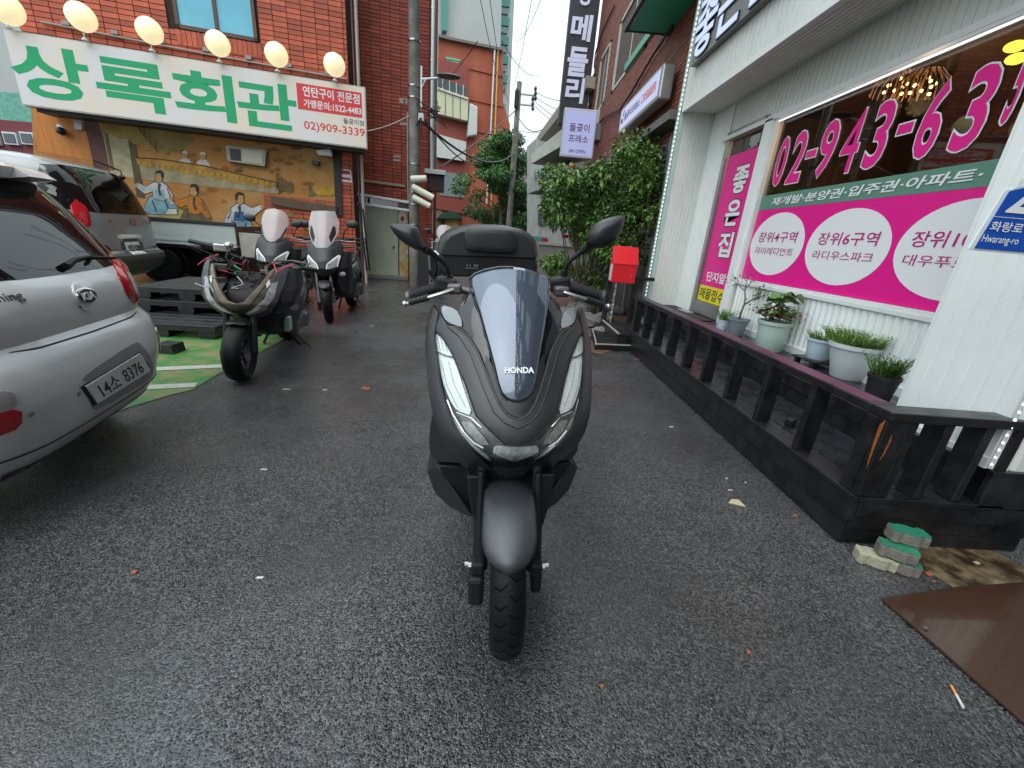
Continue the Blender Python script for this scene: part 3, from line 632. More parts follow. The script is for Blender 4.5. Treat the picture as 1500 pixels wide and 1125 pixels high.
obj('large_leaf', leafmesh(16, lambda r: (cc + Vector((r.gauss(0, .04), r.gauss(0, .04), .12 + r.random() * .1)), (r.gauss(0, 1), r.gauss(0, 1), .1)), .15, 8, wide=.75), LF, t, fix=False)
obj('stem', MB().tube([cc, cc + Vector((.01, 0, .2))], .006, 5), BARK, t)
# tray with the pale blue pot
c = G(1187, 530, ZP + .03); c = Vector((c.x + .06, c.y + .02, 0))
tray = thing('plant_stand', 'black wheeled plant tray under the ribbed pale blue pot', 'plant stand', (c.x, c.y, ZP))
obj('tray', MB().box((c.x, c.y, ZP + .05), (.25, .25, .016), .1), CERK, tray, bevel=.004)
for sx in (-1, 1):
    for sy in (-1, 1): obj('foot', MB().box((c.x + sx * .09, c.y + sy * .09, ZP + .02), (.04, .03, .042), .1), CERK, tray, bevel=.003)
t = pot(c.x, c.y, ZP + .058, .082, .105, .165, CERB, 'pale blue plastic pot standing on the black tray'); grassy(t, c.x, c.y, ZP + .20, .08, .09, 110, LFL, 3, .5)
c = G(1240, 556, ZP); c = Vector((c.x + .04, c.y + .06, 0))
t = pot(c.x, c.y, ZP, .105, .165, .26, CERW, 'largest white pot with spreading needle foliage'); grassy(t, c.x, c.y, ZP + .24, .155, .13, 420, LFL, 4, .55)
c = Vector((XP + .10, 2.36, 0))
t = pot(c.x, c.y, ZP, .06, .08, .19, CERK, 'black pot with sparse green plant beside the white pillar'); grassy(t, c.x, c.y, ZP + .17, .06, .15, 120, LF, 9, .4)
# ------------------------------------------------------------------ brick walls
BRK = mat('orange_red_brick', (.44, .088, .040), .55, var=.22, vscale=9, bump=.5, bscale=60, island=.28)
BRKD = mat('dark_red_brick', (.32, .056, .030), .6, var=.25, vscale=9, bump=.5, bscale=60, island=.25)
BRKR = mat('brown_red_brick', (.25, .075, .045), .65, var=.25, vscale=7, bump=.5, bscale=60, island=.25)
BRKT = mat('tan_brick', (.34, .22, .11), .7, var=.25, island=.3)
MORT = mat('dark_mortar', (.035, .022, .018), .9, var=.3)
MORTG = mat('grey_mortar', (.12, .085, .07), .9, var=.3)
def inview(p):
    c = MC.transposed() @ (p - EYE)
    if c.z < .1: return None
    x, y = CX + FPX * c.x / c.z, CY + FPX * c.y / c.z
    return (x, y, c.z) if -20 < x < 1520 and -20 < y < 1145 else None
def brickwork(parent, o, u, n, Wd, z0, z1, bl, bh, m, skip=None, running=False, nparts=300, joint=.011, dep=.012, alt=None, hide=None):
    o, u, n = Vector(o), Vector(u).normalized(), Vector(n).normalized(); ang = math.atan2(u.y, u.x)
    flip = Vector((-math.sin(ang), math.cos(ang), 0)).dot(n)     # +1: unit brick grows along +Y = n
    vs = [(0, 0, 0), (1, 0, 0), (1, dep * flip, 0), (0, dep * flip, 0)]
    cells = []
    rows = int((z1 - z0) / bh)
    for j in range(rows):
        z = z0 + j * bh; s = -(bl / 2 if (running and j % 2) else 0)
        while s < Wd - .02:
            a, b = max(0, s), min(Wd, s + bl)
            if b - a > .05 and not (skip and skip((a + b) / 2, z + bh / 2)): cells.append((a, b - joint, z, z + bh - joint))
            s += bl
    rank = []
    for c in cells:
        p = o + u * ((c[0] + c[1]) / 2) + Vector((0, 0, (c[2] + c[3]) / 2 - o.z))
        q = inview(p); vis = q is not None and not (hide and hide(q[0], q[1]))
        rank.append((q[2] if vis else 999, c))
    rank.sort(key=lambda t: t[0])
    k = 0; rest = MB(); cache = {}
    for d, c in rank:
        base = o + u * c[0]; L = c[1] - c[0]; h = c[3] - c[2]
        if k < nparts and d < 900:
            key = (round(L, 3), round(h, 3))
            if key not in cache:
                mb = MB().obox((0, 0, 0), (L, 0, 0), (0, dep * flip, 0), (0, 0, h)); me = bpy.data.meshes.new('brick')
                me.from_pydata([tuple(p) for p in mb.v], [], mb.f); me.materials.append(m); cache[key] = me
            ob = bpy.data.objects.new('brick', cache[key]); C.objects.link(ob); ob.parent = parent
            jit = random.uniform(-.0015, .0015)
            ob.location = Vector((base.x, base.y, c[2])) + n * jit - wloc(parent); ob.rotation_euler = (0, 0, ang)
            if alt and random.random() < alt[1]:
                pass
            k += 1
        else:
            rest.obox((base.x, base.y, c[2]), u * L, n * (dep + random.uniform(-.0015, .0015)), (0, 0, h))
    if rest.v: obj('brickwork', rest, m, parent, fix=False, kind='stuff')
DL = Vector((.974, .225, 0)).normalized(); NL = Vector((.225, -.974, 0)).normalized()
P0 = PY(515, 200, 9.95)
def WL(px, py, off=0.0): return PLN(px, py, P0 + NL * off, NL)
def ppoly(name, pts, off, dep, m, parent, base=None, nrm=None, **k):
    """polygon seen at photo points pts, standing on the plane base + nrm*off, thick by dep"""
    base = P0 if base is None else base; nrm = NL if nrm is None else nrm
    P_ = [PLN(x, y, base + nrm * (off + dep), nrm) for x, y in pts]
    return obj(name, MB().prism(P_, -nrm * dep), m, parent, **k)
sL = (WL(35, 60) - P0).dot(DL)                                # left end of the front wall (negative)
oL = P0 + DL * sL; oL.z = 0; LW = -sL
REST = thing('restaurant_building', 'orange red brick restaurant building with wall painting on the left', 'building', (oL.x + LW / 2, oL.y + .5, 0))
obj('wall', MB().obox(oL - NL * .012, DL * LW, -NL * 6, (0, 0, 9)), MORT, REST)
wa, wb = WL(256, 20), WL(374, 20); ws0, ws1 = (wa - oL).dot(DL), (wb - oL).dot(DL); wz0 = (WL(262, 42).z + WL(377, 62).z) / 2
mur_s1 = (WL(497, 250) - oL).dot(DL); zmt = WL(497, 240).z
def skipL(s, z):
    if ws0 - .06 < s < ws1 + .06 and z > wz0 - .02: return True
    if .02 < s < mur_s1 and 1.75 < z < 3.1: return True
    if .02 < s < mur_s1 - 1.55 and z < 3.1: return True
    return False
brickwork(REST, oL, DL, NL, LW, 0, 6.6, .247, .082, BRK, skip=skipL, hide=lambda x, y: (x < 540 and 40 + .17 * x < y < 225 + .12 * x and y > 60))
BLUEF = mat('sky_blue_window_film', (.16, .50, .66), .12, var=.12, vscale=2)
win = obj('window', MB().obox(oL + DL * ws0 + Vector((0, 0, wz0)) + NL * .0, DL * (ws1 - ws0), NL * .035, (0, 0, .06)).obox(oL + DL * ws0 + Vector((0, 0, wz0)), DL * .06, NL * .035, (0, 0, 1.5))
          .obox(oL + DL * (ws1 - .06) + Vector((0, 0, wz0)), DL * .06, NL * .035, (0, 0, 1.5)).obox(oL + DL * ((ws0 + ws1) / 2 - .03) + Vector((0, 0, wz0)), DL * .06, NL * .04, (0, 0, 1.5))
          .obox(oL + DL * ws0 + Vector((0, 0, wz0 + 1.5)), DL * (ws1 - ws0), NL * .035, (0, 0, .06)), mat('brown_window_frame', (.09, .05, .035), .5), REST)
obj('pane', MB().obox(oL + DL * (ws0 + .05) + Vector((0, 0, wz0 + .05)) + NL * .004, DL * (ws1 - ws0 - .1), NL * .01, (0, 0, 1.46)), BLUEF, win)
sold = MB()
s = ws0 - .02
while s < ws1: sold.obox(oL + DL * s + Vector((0, 0, wz0 - .25)) - NL * .001, DL * .071, NL * .022, (0, 0, .235)); s += .082
obj('soldier_course', sold, BRK, REST, fix=False, kind='stuff')
cond = MB(); a, b = WL(60, 32, .05), WL(508, 116, .05); cond.tube([a, a.lerp(b, .5) + Vector((0, 0, -.02)), b], .018, 6)
for k in range(7):
    q = a.lerp(b, (k + .5) / 7); cond.box(q + Vector((0, 0, .05)), (.1, .04, .06), .22)
obj('conduit', cond, mat('grey_pvc', (.3, .28, .27), .6), REST)
# quoin edge and the pipes beside it
pp = WL(521, 60, .02); pq = MB()
pq.tube([(pp.x + .03, pp.y, 0), (pp.x + .03, pp.y, 8)], .035, 10); obj('downpipe', pq, mat('pale_pipe', (.36, .33, .30), .4), REST, smooth=True)
pq = MB().tube([(pp.x - .06, pp.y + .02, 0), (pp.x - .06, pp.y + .02, 8)], .02, 8); obj('downpipe', pq, mat('brown_pipe', (.10, .05, .045), .5), REST)

# wall painting: generic village scene, flat paint on a rendered panel
PAINT = {}
def pc(h, r=.65):
    if h not in PAINT: PAINT[h] = mat('paint_' + h, tuple(v * .62 for v in hexc(h)), r, var=.42, vscale=4.5, bump=.2, bscale=30)
    return PAINT[h]
OCH = mat('ochre_wall_paint', (.50, .20, .04), .7, var=.45, vscale=1.9, bump=.3, bscale=20, col2=(.36, .21, .075))
mural = thing('wall_painting', 'large ochre painting of seated villagers and a thatched wall below the restaurant sign', 'wall painting', WL(300, 330))
def mp(name, pts, h, lay=1, m=None): return ppoly(name, pts, .010 + .0025 * lay, .002, m or pc(h), mural, fix=True)
ppoly('painted_panel', [(45, 150), (500, 210), (497, 306), (397, 290), (397, 420), (60, 420)], 0, .010, OCH, mural)
mp('timber_panel', [(48, 158), (120, 166), (136, 236), (56, 222)], 'c8741c', 1, mat('orange_timber', (.55, .19, .03), .55, var=.25, vscale=5, stretch=(3, 3, .3)))
mp('post', [(120, 166), (146, 170), (163, 250), (138, 246)], '7a4c42')
mp('pale_board', [(146, 176), (190, 182), (204, 262), (163, 256)], 'cfc39a', 2)
mp('post', [(184, 182), (194, 184), (212, 290), (200, 288)], '6b5a34', 3)
mp('post', [(150, 178), (155, 178), (168, 250), (162, 250)], '7d6c48', 3)
mp('thatch', [(142, 168), (196, 176), (214, 196), (228, 213), (231, 224), (222, 219), (214, 221), (205, 212), (196, 211), (186, 203), (172, 203), (162, 196), (148, 194)], 'c7a548', 4)
mp('thatch_shade', [(196, 177), (214, 197), (228, 214), (231, 224), (224, 215), (210, 199), (198, 184)], '8a6a2a', 5)
mp('cloud_patch', [(196, 178), (262, 184), (285, 205), (262, 222), (236, 224), (215, 196)], 'a98f4a', 1)
mp('stone_wall', [(200, 238), (300, 252), (408, 272), (408, 284), (330, 276), (200, 262)], 'c2b48c', 2)
wt = [(198, 231), (232, 233), (260, 238), (300, 243), (340, 253), (380, 261), (408, 268), (410, 276), (398, 272), (388, 276), (378, 269), (366, 273), (354, 266), (342, 270), (330, 262), (318, 265), (306, 257), (294, 260), (284, 254), (270, 256), (258, 249), (244, 250), (230, 243), (214, 246), (202, 240)]
mp('thatch_ridge', wt, 'd8a23c', 4)
mp('thatch_outline', [(198, 230), (232, 232), (300, 242), (340, 252), (408, 267), (408, 268.6), (340, 253.5), (300, 243.6), (232, 233.5), (198, 231.5)], '5a3c18', 6)
mp('fence', [(404, 254), (408, 252), (409, 262), (413, 258), (415, 264), (419, 262), (421, 268), (426, 265), (430, 270), (430, 282), (405, 278)], '8a6a3a', 4)
mp('gold_leaves', [(463, 280), (470, 274), (482, 272), (490, 276), (492, 283), (484, 287), (474, 286), (466, 288)], 'e0b02c', 4)
mp('fence', [(452, 268), (456, 270), (458, 280), (466, 286), (452, 288)], '8c7440', 3)
rs_ = random.Random(4)
for k in range(46):
    x = 202 + k * 4.5; yb_ = 236 + (x - 202) * .155; mp('straw', [(x, yb_), (x + 1.2, yb_ + .2), (x - 2 + rs_.random() * 3, yb_ + 6 + rs_.random() * 4)], 'a0701e' if k % 2 else 'edc468', 5)
for k in range(22):
    x = 146 + k * 3.8; yb_ = 172 + max(0, (x - 190)) * .95; mp('straw', [(x, yb_), (x + 1, yb_), (x + 3, yb_ + 16 + rs_.random() * 7)], '9c7a30' if k % 2 else 'dcc070', 6)
for k in range(60):
    x, y_ = 205 + rs_.random() * 240, 190 + rs_.random() * 130; y_ += (x - 235) * .12; w__ = 5 + rs_.random() * 16
    mp('brush_mark', [(x, y_), (x + w__ * .5, y_ - 2), (x + w__, y_ + 2), (x + w__ * .6, y_ + 4 + 3 * rs_.random()), (x + 1, y_ + 4)], ['b8681c', 'a98a3c', 'c87a24', '9a7434', '7d5a2c', 'd09a4c'][k % 6], .6)
def small(cx, cy, s):                                         # two heads over the wall
    mp('white_coat', [(cx - 10 * s, cy + 14 * s), (cx - 8 * s, cy + 6 * s), (cx - 2 * s, cy + 3 * s), (cx + 5 * s, cy + 4 * s), (cx + 12 * s, cy + 14 * s)], 'f0ead8', 3)
    mp('face', [(cx + 4.5 * s * math.cos(t), cy - 1 * s + 5.5 * s * math.sin(t)) for t in [i * .52 for i in range(12)]], 'd8a866', 5)
    mp('headband', [(cx - 4.5 * s, cy - 4 * s), (cx + 4.5 * s, cy - 3 * s), (cx + 4.5 * s, cy - 5 * s), (cx, cy - 7.5 * s), (cx - 4.5 * s, cy - 6 * s)], 'f2efe6', 6)
small(271, 228, 1.0); small(297, 230, 1.05)
def figure(X, Y, s, top, skirt, hair='2c221c', flip=1, vest=None):
    q = lambda pts: [(X + flip * x * s, Y + y * s) for x, y in pts]
    _mp = globals()['mp']
    def mp(name, pts, h, lay=1, m=None):
        if name in ('skirt', 'jacket', 'face', 'shoe'):
            cx_, cy_ = sum(p[0] for p in pts) / len(pts), sum(p[1] for p in pts) / len(pts)
            o_ = [(cx_ + (x - cx_) * 1.0 + (.75 if x > cx_ else -.75), cy_ + (y - cy_) + (.75 if y > cy_ else -.75)) for x, y in pts]
            _mp('ink_outline', o_, '3a2a1c', lay - .4)
        return _mp(name, pts, h, lay, m)
    mp('skirt', q([(-14, 26), (-4, 20), (8, 22), (22, 30), (30, 44), (20, 50), (-10, 50), (-22, 44)]), skirt, 3)
    mp('jacket', q([(-6, 3), (4, 2), (12, 8), (20, 20), (26, 34), (20, 36), (12, 26), (10, 30), (-6, 28), (-8, 16), (-20, 20), (-32, 10), (-30, 4), (-18, 9)]), top, 4)
    mp('fold', q([(-10, 30), (-8, 29), (-2, 46), (-4, 46)]), '4a5a5c', 4.5); mp('fold', q([(8, 28), (10, 28), (18, 46), (15, 46)]), '4a5a5c', 4.5); mp('fold', q([(12, 12), (13, 11), (19, 24), (17, 25)]), '6a6a62', 5)
    mp('ribbon', q([(0, 4), (4, 6), (2, 14), (6, 22), (2, 24), (-1, 14)]), '4a4a44', 5)
    mp('face', q([(-4, -10), (3, -11), (6, -6), (5, 1), (0, 4), (-5, 0)]), 'd9a76a', 5)
    mp('hair', q([(-6, -9), (-3, -14), (4, -15), (8, -10), (7, -2), (4, -4), (3, -10), (-4, -10)]), hair, 6)
    mp('hand', q([(-36, 7), (-31, 4), (-29, 8), (-33, 11)]), 'd9a76a', 5)
    mp('shoe', q([(14, 42), (26, 42), (28, 50), (10, 50)]), 'efe9dc', 5)
    if vest: mp('vest', q([(-5, 14), (9, 14), (10, 28), (-6, 28)]), vest, 5)
figure(232, 264, 1.0, 'e9ecec', '8fc0cc', vest='9fc6cc')
figure(283, 284, 1.0, 'dd8a1e', '7a6a40')
figure(352, 296, 1.0, 'e6eaec', '7fb0c4', flip=-1, vest='3e6ea8')
mp('mat', [(220, 308), (260, 306), (300, 316), (300, 330), (220, 326)], 'c9b468', 2)
obj('frame_board', MB().prism([WL(397, 287, .06), WL(497, 303, .06), WL(497, 316, .06), WL(397, 299, .06)], -NL * .05), mat('brown_timber', (.12, .075, .045), .7, var=.3), mural)
obj('frame_board', MB().prism([WL(487, 212, .06), WL(499, 214, .06), WL(501, 316, .06), WL(492, 316, .06)], -NL * .05), mat('dark_timber', (.035, .03, .03), .7, var=.3), mural)
ws = thing('window_unit', 'small framed vent window with dark left half on the painted wall', 'window', WL(360, 240))
ppoly('frame', [(330, 212), (390, 220), (388, 244), (333, 236)], .02, .10, mat('weathered_white', (.42, .40, .34), .6, var=.3), ws, bevel=.01)
ppoly('dark_opening', [(336, 217), (352, 219), (353, 236), (338, 234)], .10, .025, BLKV, ws)
ppoly('pale_pane', [(354, 219), (385, 223), (384, 240), (355, 236.5)], .10, .025, mat('cream_pane', (.55, .53, .38), .3), ws)
po = thing('poster', 'small red and white notice at the right end of the painted wall', 'poster', WL(506, 258))
ppoly('sheet', [(497, 247), (514, 249), (516, 268), (499, 266)], .02, .01, mat('poster_white', (.7, .62, .62), .6), po)
ppoly('red_print', [(498.5, 249), (512.5, 250.5), (513, 256), (499, 254.5)], .031, .003, pc('b83038'), po)
ppoly('red_print', [(500, 259), (513, 260.5), (513.6, 264), (500.5, 262.5)], .031, .003, pc('c04a50'), po)
cctv = thing('camera_unit', 'small black security camera on the orange timber panel', 'camera', WL(88, 192))
obj('housing', MB().ball(WL(89, 192, .12), .07, 10), CERK, cctv, smooth=True); obj('mount', MB().lathe([(.09, 0), (.09, .06)], WL(86, 190, .02), 12, 'Y'), CERW, cctv)
tag(centre(obj('junction_box', MB().prism([WL(108, 177, .08), WL(119, 178, .08), WL(120, 190, .08), WL(109, 189, .08)], -NL * .07), CERW)), 'small white junction box beside the security camera', 'box')
flood = thing('flood_light', 'small pale flood light under the right end of the restaurant sign', 'light', WL(470, 228))
ppoly('lamp_head', [(462, 220), (484, 217), (487, 229), (466, 227)], .15, .12, CERW, flood, bevel=.01); ppoly('dark_box', [(457, 234), (468, 236), (465, 242), (456, 240)], .02, .12, BLKV, flood)

# ------------------------------------------------------------------ the restaurant sign and its globes
SO = .55; sp = P0 + NL * SO
def SG(px, py, off=0.0): return PLN(px, py, sp + NL * off, NL)
a, b = SG(4, 50), SG(535, 130); z1 = (SG(0, 38).z + b.z) / 2; z0 = (SG(535, 220).z + SG(20, 150).z) / 2
SIGNM = mat('lit_sign_face', (.62, .60, .57), .45, var=.07, vscale=1.5, emit=.10)
def signface():
    m = mat('restaurant_sign_face', (.56, .56, .58), .45, var=.07, vscale=1.2, col2=(.60, .50, .38), emit=.0)
    m.node_tree.nodes['Principled BSDF'].inputs['Emission Strength'].default_value = .09
    m.node_tree.nodes['Principled BSDF'].inputs['Emission Color'].default_value = (.9, .88, .84, 1); return m
rs = thing('restaurant_sign', 'long white restaurant sign with large green lettering on the left brick wall', 'sign', (a + b) / 2)
A = Vector((a.x, a.y, z0)); B = Vector((b.x, b.y, z0)); Z = Vector((0, 0, z1 - z0))
obj('box', MB().obox(A - NL * .16, B - A, NL * .155, Z), mat('sign_box_white', (.5, .49, .46), .5, var=.15), rs)
face = obj('face', MB().obox(A + DL * .02 + Vector((0, 0, .02)) - NL * .004, (B - A) - DL * .04, NL * .006, Z - Vector((0, 0, .04))), signface(), rs)
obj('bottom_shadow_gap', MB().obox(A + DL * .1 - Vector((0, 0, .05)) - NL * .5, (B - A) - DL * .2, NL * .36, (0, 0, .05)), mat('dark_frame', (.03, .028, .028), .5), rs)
GT = mat('green_sign_letters', (.0, .34, .13), .4, emit=.03); RT_ = mat('red_sign_print', (.72, .04, .045), .4); DT = mat('dark_sign_print', (.05, .045, .05), .4)
def sg_text(s, x0, x1, t0, t1, m, bold, off=.004, parent=rs):
    p, q = SG(x0, 100), SG(x1, 100); h = z1 - z0
    lo, hi = z0 + h * t0, z0 + h * t1
    return lettering(s, (p.x, p.y, lo), (q.x, q.y, lo), (p.x, p.y, hi), m, parent, bold=bold, off=off, n=NL)
for ch, x0, x1, t0, t1 in (('상', 16, 129, .14, .86), ('록', 136, 244, .13, .84), ('회', 248, 338, .14, .84), ('관', 341, 430, .13, .84)):
    sg_text(ch, x0, x1, t0, t1, GT, .026)
p, q = SG(436, 150), SG(530, 150); h = z1 - z0
rb = obj('red_panel', MB().obox(Vector((p.x, p.y, z0 + h * .50)) + NL * .002, q - p - Vector((0, 0, (q - p).z)), NL * .003, (0, 0, h * .40)), RT_, rs, bevel=.02)
sg_text('연탄구이 전문점', 441, 525, .71, .87, MAGW, .02, .008); sg_text('가맹문의:1522-4483', 441, 527, .54, .67, MAGW, .02, .008)
sg_text('돌곶이점', 499, 530, .37, .46, DT, .012); sg_text('02)909-3339', 439, 531, .16, .33, RT_, .012)
GLB = mat('warm_globe', (1.0, .84, .50), .4, emit=.38)
gl_b = {}
for i, (px, py, r_) in enumerate(((8, 12, .22), (119, 25, .20), (219, 45, .19), (319, 64, .19), (405, 80, .19), (490, 95, .19), (8, 60, .0))):
    if not r_: continue
    c = SG(px, py, .05)
    t = thing('globe_lamp', ['globe lamp cut by the photo edge over the left end of the sign', 'globe lamp above the first green syllable', 'globe lamp above the second green syllable', 'globe lamp below the blue window above the third green syllable', 'second globe lamp from the right end of the sign', 'globe lamp at the right end of the sign above the red panel'][i], 'lamp', (c.x, c.y, z1), 'globe lamps on top of the restaurant sign')
    obj('globe', MB().ball(c, r_, 24), GLB, t, smooth=True)
    obj('stem', MB().tube([(c.x, c.y - .02, c.z - r_), (c.x, c.y - .02, z1 - .02)], .012, 6).lathe([(.05, z1), (.03, z1 + .03)], (c.x, c.y - .02, 0), 10), CERW, t)

# ------------------------------------------------------------------ annex with the door
PA = G(600, 410); PA = PA + DL * 0
def WA(px, py, off=0.0): return PLN(px, py, PA + NL * off, NL)
aL, aR = WA(490, 200), WA(634, 200); oA = Vector((aL.x, aL.y, 0)); AWd = (aR - aL).dot(DL)
ANX = thing('brick_annex', 'tall narrow dark red brick building with a pale green steel door', 'building', (oA + DL * AWd / 2))
obj('wall', MB().obox(oA - NL * .012, DL * AWd, -NL * 5, (0, 0, 9.5)), MORT, ANX)
d0, d1 = (WA(521, 300) - oA).dot(DL), (WA(597, 300) - oA).dot(DL); dzt = WA(560, 300).z + .04
brickwork(ANX, oA, DL, NL, AWd, 0, 9, .213, .071, BRKD, skip=lambda s, z: (d0 - .02 < s < d1 and z < dzt) or s < .15, hide=lambda x, y: x < 536 and y < 225)
dr = obj('door', MB().obox(oA + DL * (d0 + .02) + Vector((0, 0, .10)), DL * ((WA(583, 300) - oA).dot(DL) - d0 - .03), NL * .03, (0, 0, dzt - .14)), mat('pale_green_door', (.40, .44, .33), .55, var=.12, vscale=3), ANX, bevel=.004)
obj('frame', MB().obox(oA + DL * (d0 - .02) + Vector((0, 0, .06)), DL * .05, NL * .05, (0, 0, dzt - .06)).obox(oA + DL * (d0 - .02) + Vector((0, 0, dzt - .04)), DL * (d1 - d0), NL * .05, (0, 0, .05)), CERW, dr)
obj('knob', MB().ball(WA(576, 361, .07), .035, 10), STEEL, dr)
obj('doorstep', MB().obox(oA + DL * (d0 - .05), DL * (d1 - d0 + .05), NL * .16, (0, 0, .10)), CONC, ANX, bevel=.01)
obj('yellow_pier', MB().obox(oA + DL * ((WA(584, 300) - oA).dot(DL)) + Vector((0, 0, .1)), DL * .22, NL * .06, (0, 0, dzt - .12)), mat('peeling_yellow_paint', (.50, .29, .07), .8, var=.3, vscale=7, col2=(.42, .38, .30), bump=.6), ANX)
ns = ppoly('notice', [(583, 313), (595, 314), (595, 328), (584, 327)], .07, .004, mat('notice_white', (.6, .52, .5), .6), ANX, base=PA)
ppoly('red_diamond', [(589.5, 315.5), (593, 320.5), (589.5, 325.5), (586, 320.5)], .075, .002, pc('c23a2c'), ns, base=PA)
ppoly('lintel', [(531, 262), (593, 271), (593, 274), (531, 266)], .0, .05, mat('tan_lintel', (.35, .3, .22), .8), ANX, base=PA)
for (x0, y0) in ((536, 287 - 140), (588, 264 - 120), (588, 180), (578, 229), (578, 234)):
    pass
for pts in ([(585, 143), (597, 145), (597, 152), (585, 151)], [(586, 179), (596, 180), (596, 184), (586, 183)], [(576, 227), (587, 228), (587, 231), (576, 230)], [(576, 232.5), (587, 233.5), (587, 236.5), (576, 235.5)]):
    ppoly('pale_brick', pts, .0, .016, mat('whitish_brick', (.38, .34, .30), .7, var=.2), ANX, base=PA)
obj('vent', MB().lathe([(.028, 0), (.03, .02)], WA(592, 148, .02), 10, 'Y'), BLKV, ANX)
awn = thing('door_awning', 'small white framed clear awning over the pale green door', 'awning', WA(560, 300, .3))
f_ = MB(); q = [WA(519, 283, .05), WA(600, 300, .05), WA(601, 310, .42), WA(516, 297, .42)]
Q = [WA(516, 297, .42), WA(602, 309, .42), WA(600, 297, .42), WA(518, 284, .42)]
for a, b in ((0, 1), (1, 2), (2, 3), (3, 0)): f_.tube([Q[a], Q[b]], .035, 6)
for a in (0, 1, 2, 3): f_.tube([Q[a], Q[a] - NL * .38 + Vector((0, 0, .04))], .025, 6)
obj('frame', f_, CERW, awn); obj('panel', MB().prism(Q, -NL * .006), glassmat('smoky_panel', (.45, .38, .36), .12), awn)
# silver duct and devices at its right end
c = WA(634, 150, .12)
duct = thing('exhaust_duct', 'shiny galvanised exhaust duct running down the right edge of the annex', 'duct', (c.x, c.y, WA(634, 250).z))
zb_ = WA(634, 250).z; dk = MB().tube([(c.x, c.y, zb_), (c.x, c.y, 9)], .105, 16)
obj('pipe', dk, STEEL, duct, smooth=True)
sm = MB()
for k in range(8): sm.lathe([(.109, zb_ + .3 + k * .95), (.109, zb_ + .33 + k * .95)], (c.x, c.y, 0), 16)
obj('seam_band', sm, STEEL, duct, kind='stuff'); obj('hood', MB().box((c.x + .08, c.y - .05, zb_ - .06), (.5, .35, .10), .2), CERW, duct, bevel=.01)
obj('fan_box', MB().box((c.x + .10, c.y + .05, zb_ - .30), (.38, .3, .36), .2), mat('dark_brown_box', (.05, .03, .03), .6), duct, bevel=.01)
rp = WA(637, 280, .25)
tag(centre(obj('pipe', MB().tube([(rp.x, rp.y, 0), (rp.x, rp.y, zb_ - .45)], .035, 8), mat('maroon_pipe', (.10, .02, .02), .5))), 'thin maroon standpipe below the silver duct', 'pipe')

# ------------------------------------------------------------------ concrete lamp pole with its fittings
L0 = G(607, 418)
lp = thing('lamp_pole', 'grey concrete pole with a flat street lamp arm beside the annex door', 'street lamp', L0)
POLE = mat('pole_concrete', (.135, .125, .105), .75, var=.3, vscale=2.5, bump=.4, bscale=30, col2=(.20, .19, .165))
obj('pole', MB().tube([(L0.x, L0.y, 0), (L0.x, L0.y, 4), (L0.x, L0.y, 9)], [.125, .118, .10], 20), POLE, lp, smooth=True)
b_ = MB()
for py in (62, 128, 145, 242, 300, 330):
    z = PY(607, py, L0.y).z; b_.lathe([(.132, z), (.132, z + .03)], (L0.x, L0.y, 0), 18)
obj('clamp_band', b_, STEEL, lp, kind='stuff')
q1, q2 = PY(617, 116, L0.y - .1), PY(648, 114, L0.y - .2); arm = obj('arm', MB().tube([q1, q2], .022, 8).tube([PY(616, 132, L0.y - .1), PY(624, 116, L0.y - .15)], .014, 6), CERW, lp)
lh = PY(657, 112, L0.y - .25); obj('lamp_head', MB().ball(lh, .25, 16, (1, .6, .16)), mat('grey_lamp_head', (.09, .10, .10), .4), lp, smooth=True)
bracket = obj('cable_bracket', MB().obox(PY(616, 96, L0.y - .12), (.03, 0, 0), (0, .03, 0), (0, 0, -.8)), CERW, lp)
for i, (px, py, l_, tilt, lab) in enumerate(((614, 262, .34, .02, 'uppermost white floodlight on the concrete pole'), (620, 282, .48, -.10, 'white tube camera in the middle of the pole fittings'), (618, 296, .40, -.08, 'lowest cream floodlight on the concrete pole'))):
    c = PY(px, py, L0.y - .18); t = thing('pole_light', lab, 'light', c, 'white fittings on the concrete pole')
    obj('housing', MB().tube([c + Vector((-l_ / 2, 0, -tilt)), c + Vector((l_ / 2, -.03, tilt))], [.075, .065], 10), mat('cream_plastic', (.62, .60, .50), .4), t, bevel=.01)
    obj('bracket', MB().tube([c + Vector((-l_ / 2, .0, 0)), c + Vector((-l_ / 2 - .05, .15, .02))], .025, 6), CERW, t)
jb = thing('meter_box', 'bundle of cables and small grey box high on the concrete pole', 'cable box', PY(618, 168, L0.y - .15)); rr = random.Random(2)
obj('box', MB().box(PY(617, 172, L0.y - .15), (.10, .1, .14)), ALU, jb)
cb = MB()
for k in range(9):
    p = PY(617, 165, L0.y - .15) + Vector((rr.uniform(-.05, .3), rr.uniform(-.1, .1), rr.uniform(-.15, .2)))
    cb.tube([p + Vector((rr.gauss(0, .1), rr.gauss(0, .05), rr.gauss(0, .1))) for _ in range(5)], .012, 4)
obj('cable_bundle', cb, mat('dark_cable', (.03, .02, .02), .6), jb)
pl_ = thing('roof_panel', 'dark gridded panel leaning beside the pole base', 'panel', G(614, 417)); pb = G(614, 418)
obj('panel', MB().obox((pb.x - .12, pb.y - .15, 0), (.34, .02, 0), (0, .04, 0), (0, 0, .98)), mat('dark_grid_panel', (.022, .023, .028), .3), pl_)
gm = MB()
for k in range(9): gm.obox((pb.x - .12, pb.y - .155, .05 + k * .11), (.34, .02, 0), (0, .004, 0), (0, 0, .006))
obj('grid_line', gm, mat('grid_line', (.07, .07, .075), .5), pl_, kind='stuff'); obj('edge', MB().obox((pb.x - .15, pb.y - .16, 0), (.03, 0, 0), (0, .05, 0), (0, 0, 1.0)), ALU, pl_)
